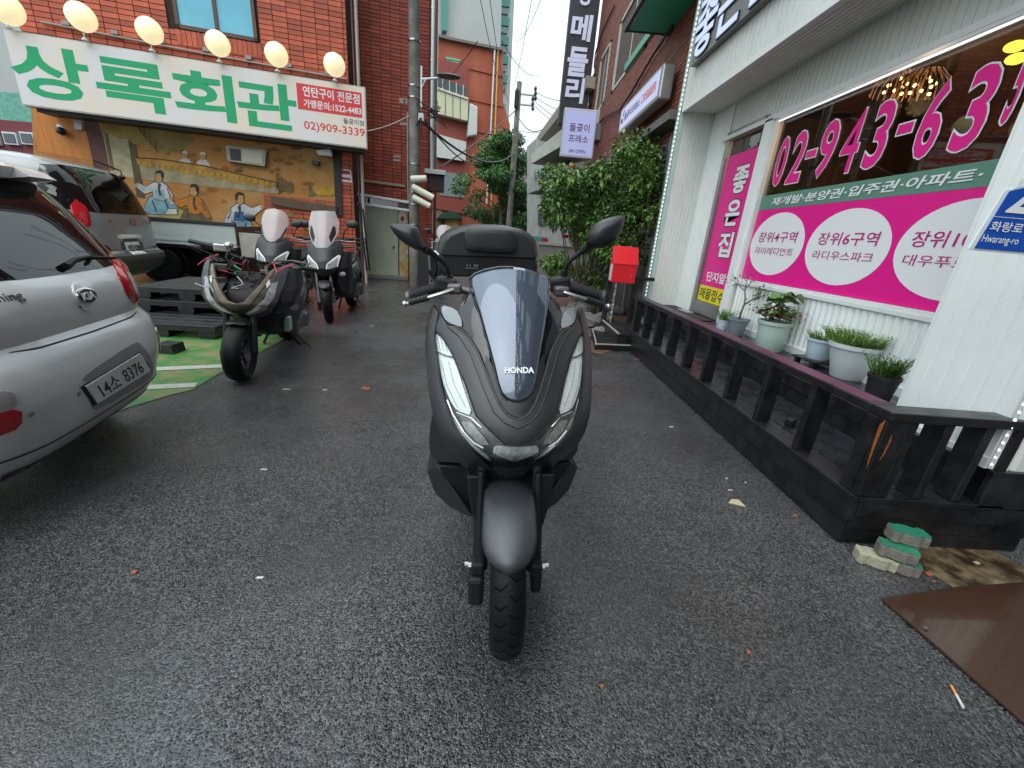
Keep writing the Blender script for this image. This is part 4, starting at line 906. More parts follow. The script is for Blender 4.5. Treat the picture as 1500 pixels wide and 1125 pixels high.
wp = thing('perforated_post', 'white perforated metal strip leaning behind the pole', 'metal strip', G(628, 417)); wb_ = G(627, 418)
obj('strip', MB().obox((wb_.x, wb_.y, 0), (.16, 0, 0), (0, .03, 0), (-.02, 0, .9)), CERW, wp)
hb = MB()
for k in range(6): hb.box((wb_.x + .09 - .002 * k, wb_.y - .004, .12 + k * .14), (.04, .006, .06), M=Matrix.Rotation(.5, 3, 'Y'))
obj('hole', hb, BLKV, wp, kind='stuff')
# ------------------------------------------------------------------ right side: brick building beyond the shop
XB = 2.42; BY0, BY1 = 6.72, 15.7
RB = thing('brick_shop_building', 'brown red brick building beyond the white shop with tall cream framed windows', 'building', (XB, 11, 0))
obj('wall', MB().obox((XB + .012, BY0, 0), (6, 0, 0), (0, BY1 - BY0, 0), (0, 0, 10)), MORTG, RB)
winA = (PX(925, 100, XB).y, PX(896, 137, XB).y, PX(896, 137, XB).z); wz1 = PX(905, 47, XB).z
winB = (PX(887, 120, XB).y, PX(872, 156, XB).y, PX(872, 156, XB).z)
yA1, yA0 = PX(896, 137, XB).y, PX(926, 107, XB).y - .9
yB1, yB0 = PX(873, 150, XB).y, PX(886, 140, XB).y
zA0, zA1 = PX(896, 137, XB).z, PX(905, 47, XB).z + .1
def skipR(s, z):
    y = BY1 - s
    if yA0 - .02 < y < yA1 + .02 and zA0 - .03 < z < zA1 + .03: return True
    if yB0 - .02 < y < yB1 + .02 and zA0 - .03 < z < zA1 + .03: return True
    return z < 2.9
brickwork(RB, (XB, BY1, 0), (0, -1, 0), nx, BY1 - BY0, 0, 9, .21, .067, BRKR, skip=skipR, running=True, nparts=300)
CRM = mat('cream_window_frame', (.55, .53, .42), .5)
for (a, b) in ((yA0, yA1), (yB0, yB1)):
    wn = obj('window', MB().obox((XB - .02, a, zA0), (.12, 0, 0), (0, .13, 0), (0, 0, zA1 - zA0)).obox((XB - .02, b - .13, zA0), (.12, 0, 0), (0, .13, 0), (0, 0, zA1 - zA0)).obox((XB - .02, a, zA0), (.12, 0, 0), (0, b - a, 0), (0, 0, .07))
             .obox((XB - .02, a, zA1 - .07), (.12, 0, 0), (0, b - a, 0), (0, 0, .07)).obox((XB + .01, (a + b) / 2 - .04, zA0), (.06, 0, 0), (0, .08, 0), (0, 0, zA1 - zA0)), CRM, RB)
    obj('pane', MB().obox((XB + .05, a + .05, zA0 + .05), (.01, 0, 0), (0, b - a - .1, 0), (0, 0, zA1 - zA0 - .1)), mat('pale_blue_glass', (.36, .50, .50), .10), wn)
gz = PX(919, 96, XB - .05).z
obj('green_beam', MB().obox((XB - .06, BY0, gz - .05), (.05, 0, 0), (0, PX(919, 96, XB).y - BY0, 0), (0, 0, .14)), mat('green_beam', (.12, .42, .28), .5), RB)
obj('shop_canopy', MB().obox((XB - .25, BY0, 3.02), (.3, 0, 0), (0, 6.6, 0), (0, 0, .12)), mat('grey_canopy', (.13, .12, .11), .6, var=.2), RB)
obj('shop_front', MB().obox((XB + .0, BY0, 0), (.02, 0, 0), (0, BY1 - BY0, 0), (0, 0, 2.9)), mat('dark_shopfront', (.05, .045, .042), .25, var=.4, vscale=1.5), RB)
for k in range(8): obj('mullion', MB().obox((XB - .03, BY0 + .4 + k * 1.1, 0), (.05, 0, 0), (0, .06, 0), (0, 0, 2.95)), ALU, RB)
cbl = MB(); pts = [PX(x, y, XB - .06) for x, y in ((985, 38), (960, 75), (942, 105), (925, 135), (908, 160), (885, 172), (878, 180))]; cbl.tube(pts, .022, 6)
pts = [PX(x, y, XB - .05) for x, y in ((900, 8), (885, 40), (878, 60), (872, 78), (870, 100))]; cbl.tube(pts, .02, 6); obj('wall_cable', cbl, mat('dark_cable', (.03, .02, .02), .6), RB)
# light box sign on it
XL = XB - .28; la, lb = PX(906, 192, XL), PX(966, 130, XL)
lz0, lz1 = (la.z + PX(966, 150, XL).z) / 2, PX(966, 98, XL).z
lbx = thing('light_box_sign', 'narrow pale blue light box sign with dark and orange lettering on the brick wall', 'sign', (XL, (la.y + lb.y) / 2, lz0))
obj('case', MB().obox((XL, lb.y, lz0), (.20, 0, 0), (0, la.y - lb.y, 0), (0, 0, lz1 - lz0)), ALU, lbx, bevel=.03)
LBF = mat('light_box_face', (.52, .55, .80), .4, emit=.25); BLT = mat('navy_print', (.03, .03, .10), .5); ORT = mat('orange_print', (.85, .16, .08), .5)
lf = obj('face', MB().obox((XL - .006, lb.y + .06, lz0 + .06), (.005, 0, 0), (0, la.y - lb.y - .12, 0), (0, 0, lz1 - lz0 - .12)), LBF, lbx)
L_ = la.y - lb.y; zt = lz0 + .16; zc = lz1 - .17
lettering('돌곶이프레소', (XL - .006, la.y - L_ * .16, zt), (XL - .006, la.y - L_ * .58, zt), (XL - .006, la.y - L_ * .16, zc), BLT, lf, bold=.02, n=nx)
lettering('CAFE&BEER', (XL - .006, la.y - L_ * .61, zt), (XL - .006, la.y - L_ * .93, zt), (XL - .006, la.y - L_ * .61, zc), ORT, lf, bold=.02, n=nx)
obj('cup_mark', MB().obox((XL - .009, la.y - L_ * .12, zt), (.002, 0, 0), (0, L_ * .06, 0), (0, 0, (zc - zt) * .6)).tube([(XL - .008, la.y - L_ * .12, zt + .1), (XL - .008, la.y - L_ * .135, zt + .2)], .01, 4), BLT, lf)
# black vertical sign
ys = 15.3; q = [PY(816, 181, ys), PY(858, 184, ys), PY(877, -2, ys), PY(838, -2, ys)]
x0_, x1_ = (q[0].x + q[3].x) / 2, (q[1].x + q[2].x) / 2; vz = q[0].z
vs = thing('vertical_sign', 'tall black hanging sign with vertical white lettering above the alley', 'sign', ((x0_ + x1_) / 2, ys, vz))
obj('case', MB().obox((x0_, ys, vz), (x1_ - x0_, 0, 0), (0, .32, 0), (0, 0, 5.6)), mat('charcoal_sign', (.028, .029, .036), .45, var=.15), vs, bevel=.02)
obj('edge_strip', MB().obox((x1_ + .01, ys + .06, vz + .1), (.02, 0, 0), (0, .2, 0), (0, 0, 5.4)), ALU, vs)
LVF = mat('pale_violet_letters', (.60, .62, .80), .4, emit=.12)
for ch, (a, b, c, d) in zip('리들메향', ((826, 112, 853, 151), (828, 67, 858, 112), (834, 19, 864, 60), (846, -32, 866, 8))):
    A_ = PY(a, d, ys - .02); B_ = PY(b if 0 else c, d, ys - .02); T_ = PY(a, b, ys - .02); zz_ = (A_.z + B_.z) / 2
    lettering(ch, (A_.x, ys, zz_), (B_.x, ys, zz_), (A_.x + .03, ys, T_.z), LVF, vs, bold=.03, n=ny, off=.004, depth=.03)
obj('bracket', MB().obox((x1_, ys + .1, vz + .6), (XB - x1_ + .1, 0, 0), (0, .06, 0), (0, 0, .06)).obox((x1_, ys + .1, vz + 3.4), (XB - x1_ + .1, 0, 0), (0, .06, 0), (0, 0, .06)), STEEL, vs)
obj('transformer', MB().box((x1_ + .18, ys + .1, vz + 1.0), (.22, .3, .8)), BLKP, vs)
# white hanging sign
yq = 13.0; a, b, t_ = PY(820, 228, yq), PY(868, 234, yq), PY(828, 155, yq); ta = PY(876, 163, yq)
hz0, hz1 = (a.z + b.z) / 2, (t_.z + ta.z) / 2; hx0, hx1 = (a.x + t_.x) / 2, (b.x + ta.x) / 2
hs_ = thing('hanging_sign', 'white illuminated hanging sign with purple lettering below the black sign', 'sign', ((hx0 + hx1) / 2, yq, hz0))
obj('case', MB().obox((hx0, yq, hz0), (hx1 - hx0, 0, 0), (0, .18, 0), (0, 0, hz1 - hz0)), mat('white_sign_case', (.55, .57, .62), .4), hs_, bevel=.02)
hf = obj('face', MB().obox((hx0 + .04, yq - .006, hz0 + .05), (hx1 - hx0 - .08, 0, 0), (0, .005, 0), (0, 0, hz1 - hz0 - .1)), mat('lavender_sign_face', (.46, .49, .80), .4, emit=.14), hs_)
PUR = mat('purple_print', (.13, .03, .12), .5); ww, hh = hx1 - hx0, hz1 - hz0
for s, x0, x1, z0_, z1_ in (('돌곶이', .20, .80, .53, .70), ('프레소', .20, .80, .31, .47), ('24h OPEN', .24, .76, .10, .17)):
    lettering(s, (hx0 + ww * x0, yq - .006, hz0 + hh * z0_), (hx0 + ww * x1, yq - .006, hz0 + hh * z0_), (hx0 + ww * x0, yq - .006, hz0 + hh * z1_), PUR, hf, bold=.012, n=ny)
obj('bracket', MB().obox((hx1, yq + .05, hz0 + .5), (XB - hx1, 0, 0), (0, .08, 0), (0, 0, .4)), mat('grey_sign_rail', (.16, .17, .17), .4), hs_)
tag(centre(obj('wall_box', MB().obox((XB - .34, 13.4, PY(884, 208, 13.4).z), (.33, 0, 0), (0, .35, 0), (0, 0, .42)), mat('grey_sign_rail', (.16, .17, .17), .4))), 'grey box on the brick wall beside the hanging sign', 'box')

# ------------------------------------------------------------------ far side of the alley
PB = PY(690, 200, 30); DB = Vector((.966, .259, 0)).normalized(); NB = Vector((.259, -.966, 0)).normalized()
def pb(name, pts, off, dep, m, parent, **k): return ppoly(name, pts, off, dep, m, parent, base=PB, nrm=NB, **k)
STU = mat('orange_stucco', (.34, .080, .038), .8, var=.3, vscale=.9, bump=.4, bscale=20, col2=(.31, .085, .045), stretch=(1, 1, .35))
BANDM = mat('brick_band', (.25, .05, .035), .7, var=.25, vscale=20)
CRP = mat('cream_panel', (.55, .53, .36), .6, var=.1); WHP = mat('pale_panel', (.52, .53, .50), .6, var=.1); DGL = mat('dark_grey_glass', (.09, .11, .12), .12)
OB = thing('orange_building', 'orange stucco apartment house with balconies and white pipes at the alley end', 'building', PY(700, 300, 19))
obj('wall', MB().prism([PLN(x, y, PB, NB) for x, y in ((628, 50), (655, 57), (737, 74), (737, 150), (747, 182), (747, 344), (628, 350))], -NB * 7), STU, OB)
for k, (y0, y1, m) in enumerate(((167, 205, BANDM), (230, 256, BANDM), (287, 310, BANDM), (90, 126, BANDM))):
    pb('brick_band', [(628, y0 - 8), (686, y0 + 6), (684, y1 + 4), (628, y1 - 6)], 0, .12, m, OB)
bc = pb('balcony', [(640, 127), (686, 143), (685, 177), (640, 166)], .12, .5, CRP, OB)
pb('window', [(640, 113), (684, 128), (684, 143), (640, 130)], .0, .55, DGL, OB)
pb('balcony', [(688, 150), (700, 156), (699, 198), (685, 200)], .0, .6, WHP, OB, bevel=.08)
pb('panel', [(640, 196), (683, 208), (682, 236), (640, 230)], .12, .35, WHP, OB)
for k in range(4): pb('mullion', [(648 + k * 10, 115 + k * 3), (649 + k * 10, 115.3 + k * 3), (649 + k * 10, 133 + k * 3), (648 + k * 10, 132.7 + k * 3)], .55, .05, WHP, OB)
for k in range(3): pb('panel_joint', [(652 + k * 11, 131 + k * 4), (652.7 + k * 11, 131.2 + k * 4), (652.7 + k * 11, 169 + k * 2.6), (652 + k * 11, 168.8 + k * 2.6)], .62, .03, DGL, OB)
pb('sill', [(640, 128), (686, 144), (686, 146), (640, 130)], .62, .08, WHP, OB)
for k in range(3): pb('floor_line', [(688, 100 + k * 45), (737, 112 + k * 44), (737, 113 + k * 44), (688, 101.2 + k * 45)], .0, .06, BANDM, OB)
pb('coping', [(628, 46), (655, 53), (737, 70), (737, 74), (655, 57), (628, 50)], .0, .25, mat('grey_coping', (.16, .14, .13), .8), OB)
for k in range(2): pb('meter_box', [(700 + k * 9, 240 + k * 8), (705 + k * 9, 241 + k * 8), (705 + k * 9, 249 + k * 8), (700 + k * 9, 248 + k * 8)], .0, .2, ALU, OB)
w_ = pb('window', [(644, 250), (681, 256), (680, 290), (644, 286)], .0, .16, mat('grey_window', (.22, .25, .26), .2), OB)
pb('mullion', [(674, 254), (676, 254.5), (675, 290), (673, 290)], .16, .05, DGL, w_)
for pts in ([(654, 86), (673, 90), (672, 101), (654, 97)], [(657, 107), (667, 109), (667, 119), (658, 118)], [(672, 108), (683, 110), (683, 123), (672, 121)]):
    w_ = pb('window', pts, .0, .10, mat('white_frame_glass', (.42, .46, .46), .3), OB)
    pb('mullion', [(pts[0][0] + 5, pts[0][1] + 1), (pts[0][0] + 6, pts[0][1] + 1.3), (pts[0][0] + 6, pts[2][1] - .5), (pts[0][0] + 5, pts[2][1] - .8)], .10, .04, DGL, w_)
pb('green_lintel', [(653, 83), (674, 87), (674, 90), (653, 86)], .0, .15, mat('green_beam', (.12, .42, .28), .5), OB)
for x0, x1, m in ((724.7, 717.5, CERW), (729.5, 724.0, mat('yellow_pipe', (.55, .33, .06), .5))):
    obj('pipe', MB().tube([PLN(x0, 72, PB + NB * .15, NB), PLN(x1, 215, PB + NB * .15, NB), PLN(x1 - 5, 300, PB + NB * .15, NB)], .05, 6), m, OB)
pb('green_canopy', [(640, 320), (648, 312), (662, 309), (674, 314), (678, 320)], .0, .5, mat('dark_green_canopy', (.02, .06, .04), .6), OB)
pb('yellow_door', [(652, 318), (672, 320), (671, 345), (652, 344)], .0, .1, mat('tan_yellow', (.55, .38, .13), .7), OB)
pb('dark_opening', [(628, 306), (648, 309), (647, 345), (628, 345)], .0, .08, DARKIN, OB)
# grey tower
PT = PY(700, 60, 50)
TW = thing('grey_tower', 'tall grey apartment block with green window strip behind the orange building', 'building', PT)
GRY = mat('grey_render', (.38, .41, .40), .8, var=.12, vscale=.3); GSTR = mat('green_strip', (.06, .24, .20), .5); 
def pt(name, pts, off, dep, m, parent=TW, **k): return ppoly(name, pts, off, dep, m, parent, base=PT, nrm=NB, **k)
pt('wall', [(640, -220), (741, -220), (733, 72), (640, 60)], 0, 12, GRY)
pt('wall', [(735, -220), (764, -220), (744, 200), (722, 196)], -.5, 9, GRY)
for k in range(6):
    y0 = 8 + k * 28; xc = 733 - y0 * .035
    pt('green_panel', [(xc - 1, y0 - 12), (xc + 15, y0 - 10), (xc + 14, y0 + 2), (xc - 1, y0)], .0 + 8.5, .3, GSTR) if k < 5 else None
    w_ = pt('window', [(xc + 1, y0 + 2), (xc + 13, y0 + 4), (xc + 12, y0 + 13), (xc + 1, y0 + 11)], 8.5, .2, mat('tower_glass', (.16, .24, .26), .2))
pt('roof_plant', [(648, -40), (656, -40), (655, 45), (648, 44)], 12, .6, GSTR)

# right villa with balconies
dv = Vector((-.252, .968, 0)).normalized(); NV = Vector((-.968, -.252, 0)).normalized(); PV = PY(800, 300, 21)
VIL = thing('balcony_villa', 'pale concrete villa with deep eaves and balconies right of the utility pole', 'building', PY(820, 330, 21))
VC = mat('pale_villa_concrete', (.52, .52, .47), .8, var=.22, vscale=1.4, bump=.3); VD = mat('weathered_villa_wall', (.36, .36, .33), .85, var=.3, vscale=1.2)
def vq(name, pts, off, dep, m, parent=VIL, **k): return ppoly(name, pts, off, dep, m, parent, base=PV, nrm=NV, **k)
vq('wall', [(772, 215), (900, 100), (900, 420), (772, 350)], -3, 3, VD)
vq('eave', [(786, 201), (822, 150), (860, 110), (860, 128), (822, 166), (790, 206)], 0, 1.1, mat('tan_eave', (.30, .27, .22), .8))
vq('eave', [(786, 201), (800, 186), (860, 140), (860, 150), (800, 196), (790, 204)], 0, .9, VC)
b1 = vq('balcony', [(778, 226), (822, 190), (880, 160), (880, 196), (822, 214), (778, 240)], 0, 1.2, VC)
vq('balcony', [(772, 262), (812, 246), (880, 230), (880, 254), (812, 270), (772, 284)], 0, .8, VD)
for k in range(9): vq('rail_bar', [(782 + k * 5, 250 - k * 1.3), (783 + k * 5, 250 - k * 1.3), (783 + k * 5, 264 - k * 1.2), (782 + k * 5, 264 - k * 1.2)], .85, .05, ALU)
for k in range(4): w_ = vq('window', [(788 + k * 14, 300), (797 + k * 14, 298), (797 + k * 14, 330), (788 + k * 14, 330)], .0, .08, DGL)
for k in range(3): w_ = vq('window', [(796 + k * 14, 218 + (k == 0) * 2), (805 + k * 14, 214), (805 + k * 14, 240), (796 + k * 14, 242)], .0, .08, DGL)
fb = thing('far_building', 'low pale building behind the tree at the end of the alley', 'building', PY(745, 340, 45))
obj('wall', MB().box((PY(745, 340, 45).x - 2, 47, 4.2), (26, 4, 8.4)), VD, fb); obj('roof', MB().box((PY(745, 340, 45).x - 2, 47, 8.5), (27, 5, .3)), mat('brown_roof', (.15, .09, .07), .8), fb)
for k in range(6): obj('window', MB().box((-8 + k * 2.6, 44.96, 5.6), (1.2, .1, 1.3)), DGL, fb)
# low houses past the left end of the restaurant
lh_ = thing('maroon_house', 'maroon building with small white windows beyond the left end of the restaurant', 'building', (-16, 13, 0))
obj('wall', MB().obox(PY(-60, 300, 13) * 1 - Vector((4, 0, PY(-60, 300, 13).z)), (7.5, 0, 0), (0, 5, 0), (0, 0, PY(10, 176, 13).z)), mat('maroon_wall', (.16, .03, .04), .7, var=.15), lh_)
for x0 in (17, 42, -10):
    p = PY(x0, 203, 12.95); fr_ = obj('window', MB().box((p.x, 12.95, p.z), (.36, .08, .30)), CERW, lh_); obj('pane', MB().box((p.x, 12.9, p.z), (.28, .02, .22)), DGL, fr_)
gh = thing('green_mesh_fence', 'pale green mesh fence above the maroon building', 'fence', PY(10, 160, 14))
obj('mesh', MB().obox(PY(-60, 172, 14) - Vector((3, 0, 0)), (7, 0, 0), (0, .1, 0), (0, 0, .75)), mat('mesh_green', (.12, .36, .28), .6, var=.4, vscale=10), gh)
gb_ = thing('left_grey_building', 'grey building far left behind the restaurant roof edge', 'building', (-20, 18, 0))
obj('wall', MB().obox((-30, 18, 0), (15.5, 0, 0), (0, 5, 0), (0, 0, PY(10, 100, 18).z + 2)), GRY, gb_)
# buildings behind the camera, on the right, that the windscreen reflects
bh = thing('opposite_building', 'grey rendered building behind the camera on the shop side', 'building', (6, -8, 0))
obj('wall', MB().obox((XP + .9, -16, 0), (8, 0, 0), (0, 13.5, 0), (0, 0, 4.9)).obox((XP + .12, -16, 4.9), (8.8, 0, 0), (0, 7.6, 0), (0, 0, 13)), mat('dark_render', (.09, .08, .085), .8, var=.2, vscale=1), bh)
for k in range(4):
    for j in range(3): obj('window', MB().obox((XP + .86, -14 + k * 3, 1.2 + j * 3.2), (.05, 0, 0), (0, 1.6, 0), (0, 0, 1.6)), DGL, bh)

# ------------------------------------------------------------------ utility pole and overhead cables
U0 = PY(748, 300, 25); UX, UY = PY(745, 335, 25).x, 25
up_ = thing('utility_pole', 'distant utility pole with crossarms and insulators at the alley end', 'utility pole', (UX, UY, 0))
ztop = PY(760, 120, 25).z; xt = PY(761, 120, 25).x
obj('pole', MB().tube([(UX, UY, 0), (xt, UY, ztop)], [.17, .13], 12), POLE, up_, smooth=True)
for py, l in ((136, 24), (151, 20)):
    a, b = PY(756, py + 1, 25), PY(761 + l, py + 4, 25); obj('crossarm', MB().tube([a, b], .05, 6), ALU, up_)
    for k in (0, 1, 2):
        q = PY(761 + l - .5 - 0 * k, py - 6 + k * 7, 24.9); obj('insulator', MB().lathe([(.05, -.1), (.09, 0), (.05, .1)], q, 8), mat('dark_insulator', (.05, .03, .03), .3), up_)
obj('transformer', MB().lathe([(.10, 0), (.12, .1), (.12, .75), (.08, .85)], (PY(756, 160, 25).x, UY - .16, PY(756, 160, 25).z), 12), BLKP, up_)
CAB = mat('overhead_cable', (.05, .05, .055), .6); WCAB = mat('pale_cable', (.45, .40, .38), .6)
def cable(p, q, sag, r=.012, m=CAB, lab='thin overhead cable crossing above the alley', g_='overhead cables'):
    p, q = Vector(p), Vector(q); pts = [p.lerp(q, t) - Vector((0, 0, sag * 4 * t * (1 - t))) for t in [i / 14 for i in range(15)]]
    return tag(centre(obj('overhead_cable', MB().tube(pts, r, 5), m, fix=False)), lab, 'cable', g_)
LT = L0 + Vector((0, -.1, 0))
cable(PY(615, 175, L0.y - .1), PY(752, 225, 25), .6, .03, CAB, 'thick dark cable from the concrete pole down towards the tree')
cable(PY(616, 168, L0.y - .1), PY(700, 240, 24), .3, .02, CAB, 'second cable dropping from the concrete pole to the tree')
cable(PY(645, 245, 15), PY(757, 160, 25), .1, .025, CAB, 'cable rising from the orange building to the utility pole')
cable(PY(755, 162, 25), PY(800, 186, 22), .5, .02, CAB, 'looping cable between utility pole and villa')
for k, (x1, y1) in enumerate(((830, 150), (838, 175), (835, 195), (845, 215))):
    cable(PY(783, 134 + k * 7, 25), PY(x1 + 30, y1, 16), .15, .014, CAB, ['uppermost of the cables from the crossarm to the villa', 'second cable from the crossarm to the villa', 'third cable from the crossarm to the villa', 'lowest cable from the crossarm to the villa'][k])
cable(PY(537, 192, 9.5), PY(605, 166, L0.y), .05, .010, WCAB, 'pale cable between the restaurant sign and the concrete pole')
cable(PY(755, 190, 25), PY(815, 192, 20), .1, .012, CAB, 'level cable from the utility pole to the villa eave')
for k, (a, b) in enumerate((((700, -20), (740, 140)), ((715, -20), (745, 150)), ((700, 60), (610, 150)), ((800, -20), (757, 60)), ((782, -20), (752, 130)), ((735, 60), (790, 110)))):
    cable(PY(a[0], a[1], 14), PY(b[0], b[1], 25), .3, .012, CAB, ['cable crossing in front of the grey tower, left one', 'cable crossing in front of the grey tower, right one', 'cable from the tower wall down to the concrete pole', 'short cable crossing the sky top centre', 'steep cable beside the green strip of the tower', 'slack cable in the sky between tower and black sign'][k])
wcp = WA(597, 200, .03)
tag(centre(obj('wall_conduit', MB().tube([WA(597, 165, .04), WA(597, 250, .04), WA(598, 300, .04)], .016, 6), WCAB)), 'thin white conduit down the brick wall beside the concrete pole', 'conduit')

# ------------------------------------------------------------------ trees and shrubs
def crown(blobs, n, size, seed, bias=0.0):
    rnd = random.Random(seed)
    tot = sum(b[1] ** 2 for b in blobs)
    def place(r):
        x = r.random() * tot; 
        for b in blobs:
            x -= b[1] ** 2
            if x <= 0: break
        d = Vector((r.gauss(0, 1), r.gauss(0, 1), r.gauss(0, 1))).normalized(); q = r.random() ** .35
        return Vector(b[0]) + Vector((d.x * b[1] * q, d.y * b[1] * q, d.z * b[1] * q * b[2])), d + Vector((0, 0, .1))
    return leafmesh(n, place, size, seed)
tp = PY(733, 338, 26.5); tree = thing('street_tree', 'green layered tree left of the distant utility pole', 'tree', (tp.x, tp.y, 0))
tk = MB(); rnd = random.Random(11); blobs = []
tk.tube([(tp.x, tp.y, 0), (tp.x + .05, tp.y, 1.8), (tp.x - .1, tp.y, 3.2)], [.14, .11, .06], 8)
for k in range(44):
    h = 1.7 + rnd.random() * 4.6; a = rnd.uniform(0, 6.28); l = rnd.uniform(.7, 2.8) * (1 - max(0, h - 3.4) / 4)
    e = Vector((tp.x + l * math.cos(a), tp.y + l * math.sin(a) * .8, h + .35)); s0 = Vector((tp.x, tp.y, h * .62 + .3))
    tk.tube([s0, s0.lerp(e, .5) + Vector((0, 0, .15)), e], [.035, .025, .01], 5); blobs.append((e, rnd.uniform(.42, .8), .42)); blobs.append((s0.lerp(e, .6), rnd.uniform(.3, .5), .45))
obj('trunk', tk, BARK, tree); obj('crown', crown(blobs, 30000, .15, 21), LFD, tree, fix=False)
t2 = PY(786, 330, 26); tree2 = thing('street_tree', 'small dark tree just right of the utility pole', 'tree', (t2.x, t2.y, 0))
obj('trunk', MB().tube([(t2.x, t2.y, 0), (t2.x, t2.y, 2.4)], [.1, .06], 6), BARK, tree2)
obj('crown', crown([((t2.x + rnd.gauss(0, .7), t2.y + rnd.gauss(0, .4), 2.4 + rnd.gauss(0, .8)), rnd.uniform(.4, .7), .6) for _ in range(10)], 5000, .13, 5), LFD, tree2, fix=False)
# rose bush in front of the brick building
rbx = thing('rose_bush', 'large leafy rose bush with a few red blooms before the brick building', 'bush', (1.75, 8.0, 0))
rnd = random.Random(31); bl = []; st = MB()
def bp(px, py, y): return PY(px, py, y)
anch = [(832, 268), (850, 272), (872, 262), (897, 243), (920, 225), (943, 214), (952, 240), (930, 255), (905, 270), (880, 285), (855, 290), (830, 285), (822, 310), (845, 325), (870, 320), (900, 310), (930, 300), (955, 290), (962, 320), (945, 340), (920, 345), (895, 350), (872, 360), (900, 385), (860, 345), (885, 330), (915, 320), (838, 276), (812, 268), (815, 285), (940, 270), (965, 270), (884, 268), (880, 400), (905, 370), (930, 365)]
for (x, y) in anch:
    yy = rnd.uniform(7.0, 8.3); c = bp(x, y, yy); bl.append((c, rnd.uniform(.20, .34), .85))
    s0 = Vector((1.45 + rnd.uniform(-.2, .4), 7.9 + rnd.uniform(-.2, .2), 0)); st.tube([s0, s0.lerp(c, .5) + Vector((rnd.gauss(0, .1), 0, .1)), c], [.014, .011, .005], 5)
obj('stem', st, BARK, rbx); obj('foliage', crown(bl, 8200, .085, 41), LF, rbx, fix=False)
obj('foliage', crown([(b[0] + Vector((-.05, -.12, .08)), b[1] * .9, .8) for b in bl[::2]], 2600, .09, 42), LFL, rbx, fix=False)
for (x, y, y_) in ((798, 354, 7.4), (828, 349, 7.5), (838, 246, 7.5), (961, 237, 7.4)):
    c = bp(x, y, y_); ro = MB(); 
    for k in range(26):
        a = k * 2.4; r_ = .012 + .0016 * k; p = c + Vector((r_ * math.cos(a), r_ * math.sin(a) * .8, .03 - r_ * .5)); u_ = Vector((-math.sin(a), math.cos(a), .2)) * .022
        ro.add([p - u_, p + u_, p + u_ + Vector((math.cos(a) * .008, math.sin(a) * .008, .035)), p - u_ + Vector((math.cos(a) * .008, math.sin(a) * .008, .035))], [(0, 1, 2, 3)])
    obj('rose', ro, mat('rose_red', (.62, .01, .02), .5), rbx, fix=False)
ub = thing('undergrowth', 'low yellow green undergrowth behind the rocks at the rose bush foot', 'plants', (1.0, 8.6, 0)); ub['kind'] = 'stuff'
obj('foliage', crown([(bp(x, y, 8.6), .18, .7) for x, y in ((815, 398), (828, 392), (842, 398), (856, 404), (868, 396), (805, 385), (880, 410), (822, 380))], 2600, .07, 8), LFL, ub, fix=False)
# low concrete wall and rocks
gw = thing('garden_wall', 'low grey concrete garden wall behind the rose bush', 'wall', (1.6, 12.5, 0))
obj('wall', MB().obox((.95, 12.2, 0), (1.5, .25, 0), (0, .2, 0), (0, 0, 1.15)), CONC, gw); obj('coping', MB().obox((.92, 12.16, 1.15), (1.56, .26, 0), (0, .28, 0), (0, 0, .06)), CONC_L, gw)
tl = thing('green_bin', 'green covered crate beyond the scooter top box', 'crate', PY(782, 342, 13)); c = PY(784, 344, 13); obj('cover', MB().box((c.x, 13, c.z - .1), (.7, .4, .12)), mat('teal_sheet', (.03, .25, .2), .6), tl); obj('box', MB().box((c.x, 13, (c.z - .16) / 2), (.66, .4, c.z - .16)), CONC, tl)
ROCK = mat('grey_rock', (.16, .155, .15), .85, var=.35, vscale=6, bump=1, bscale=20)
rnd = random.Random(9)
for i, (px, py, s) in enumerate(((812, 412, .16), (838, 402, .2), (848, 452, .22), (872, 446, .17), (838, 468, .16), (860, 470, .2), (884, 462, .15), (826, 455, .15), (800, 400, .15), (880, 482, .11), (855, 488, .09), (905, 452, .14))):
    p = G(px, py + 8); mb = MB(); mb.ball((p.x, p.y, s * .45), s, 10, (1.25, 1, .65)); mb.v = [v + Vector((rnd.gauss(0, s * .07), rnd.gauss(0, s * .07), rnd.gauss(0, s * .07))) for v in mb.v]
    tag(centre(obj('rock', mb, ROCK)), ['small rock nearest the wall behind the top box', 'flat grey rock below the undergrowth', 'large grey rock behind the right brake lever', 'rock just left of the red box post', 'rock behind the right grip', 'broad rock at the rose bush foot', 'rock beneath the red box', 'rock touching the right mirror stalk', 'rock at the garden wall foot', 'small rock left of the low black step', 'smallest rock in front of the rose bush', 'rock between red box and deck'][i], 'rock', 'rocks around the rose bush')
soil = MB().add(flat([G(790, 425), G(800, 500), G(880, 520), G(935, 500), G(945, 455), G(900, 415)], .006), [(0, 1, 2, 3, 4, 5)]); struct('garden_soil', soil, mat('leafy_soil', (.06, .045, .03), .95, var=.4, vscale=14, col2=(.16, .06, .03), bump=1))

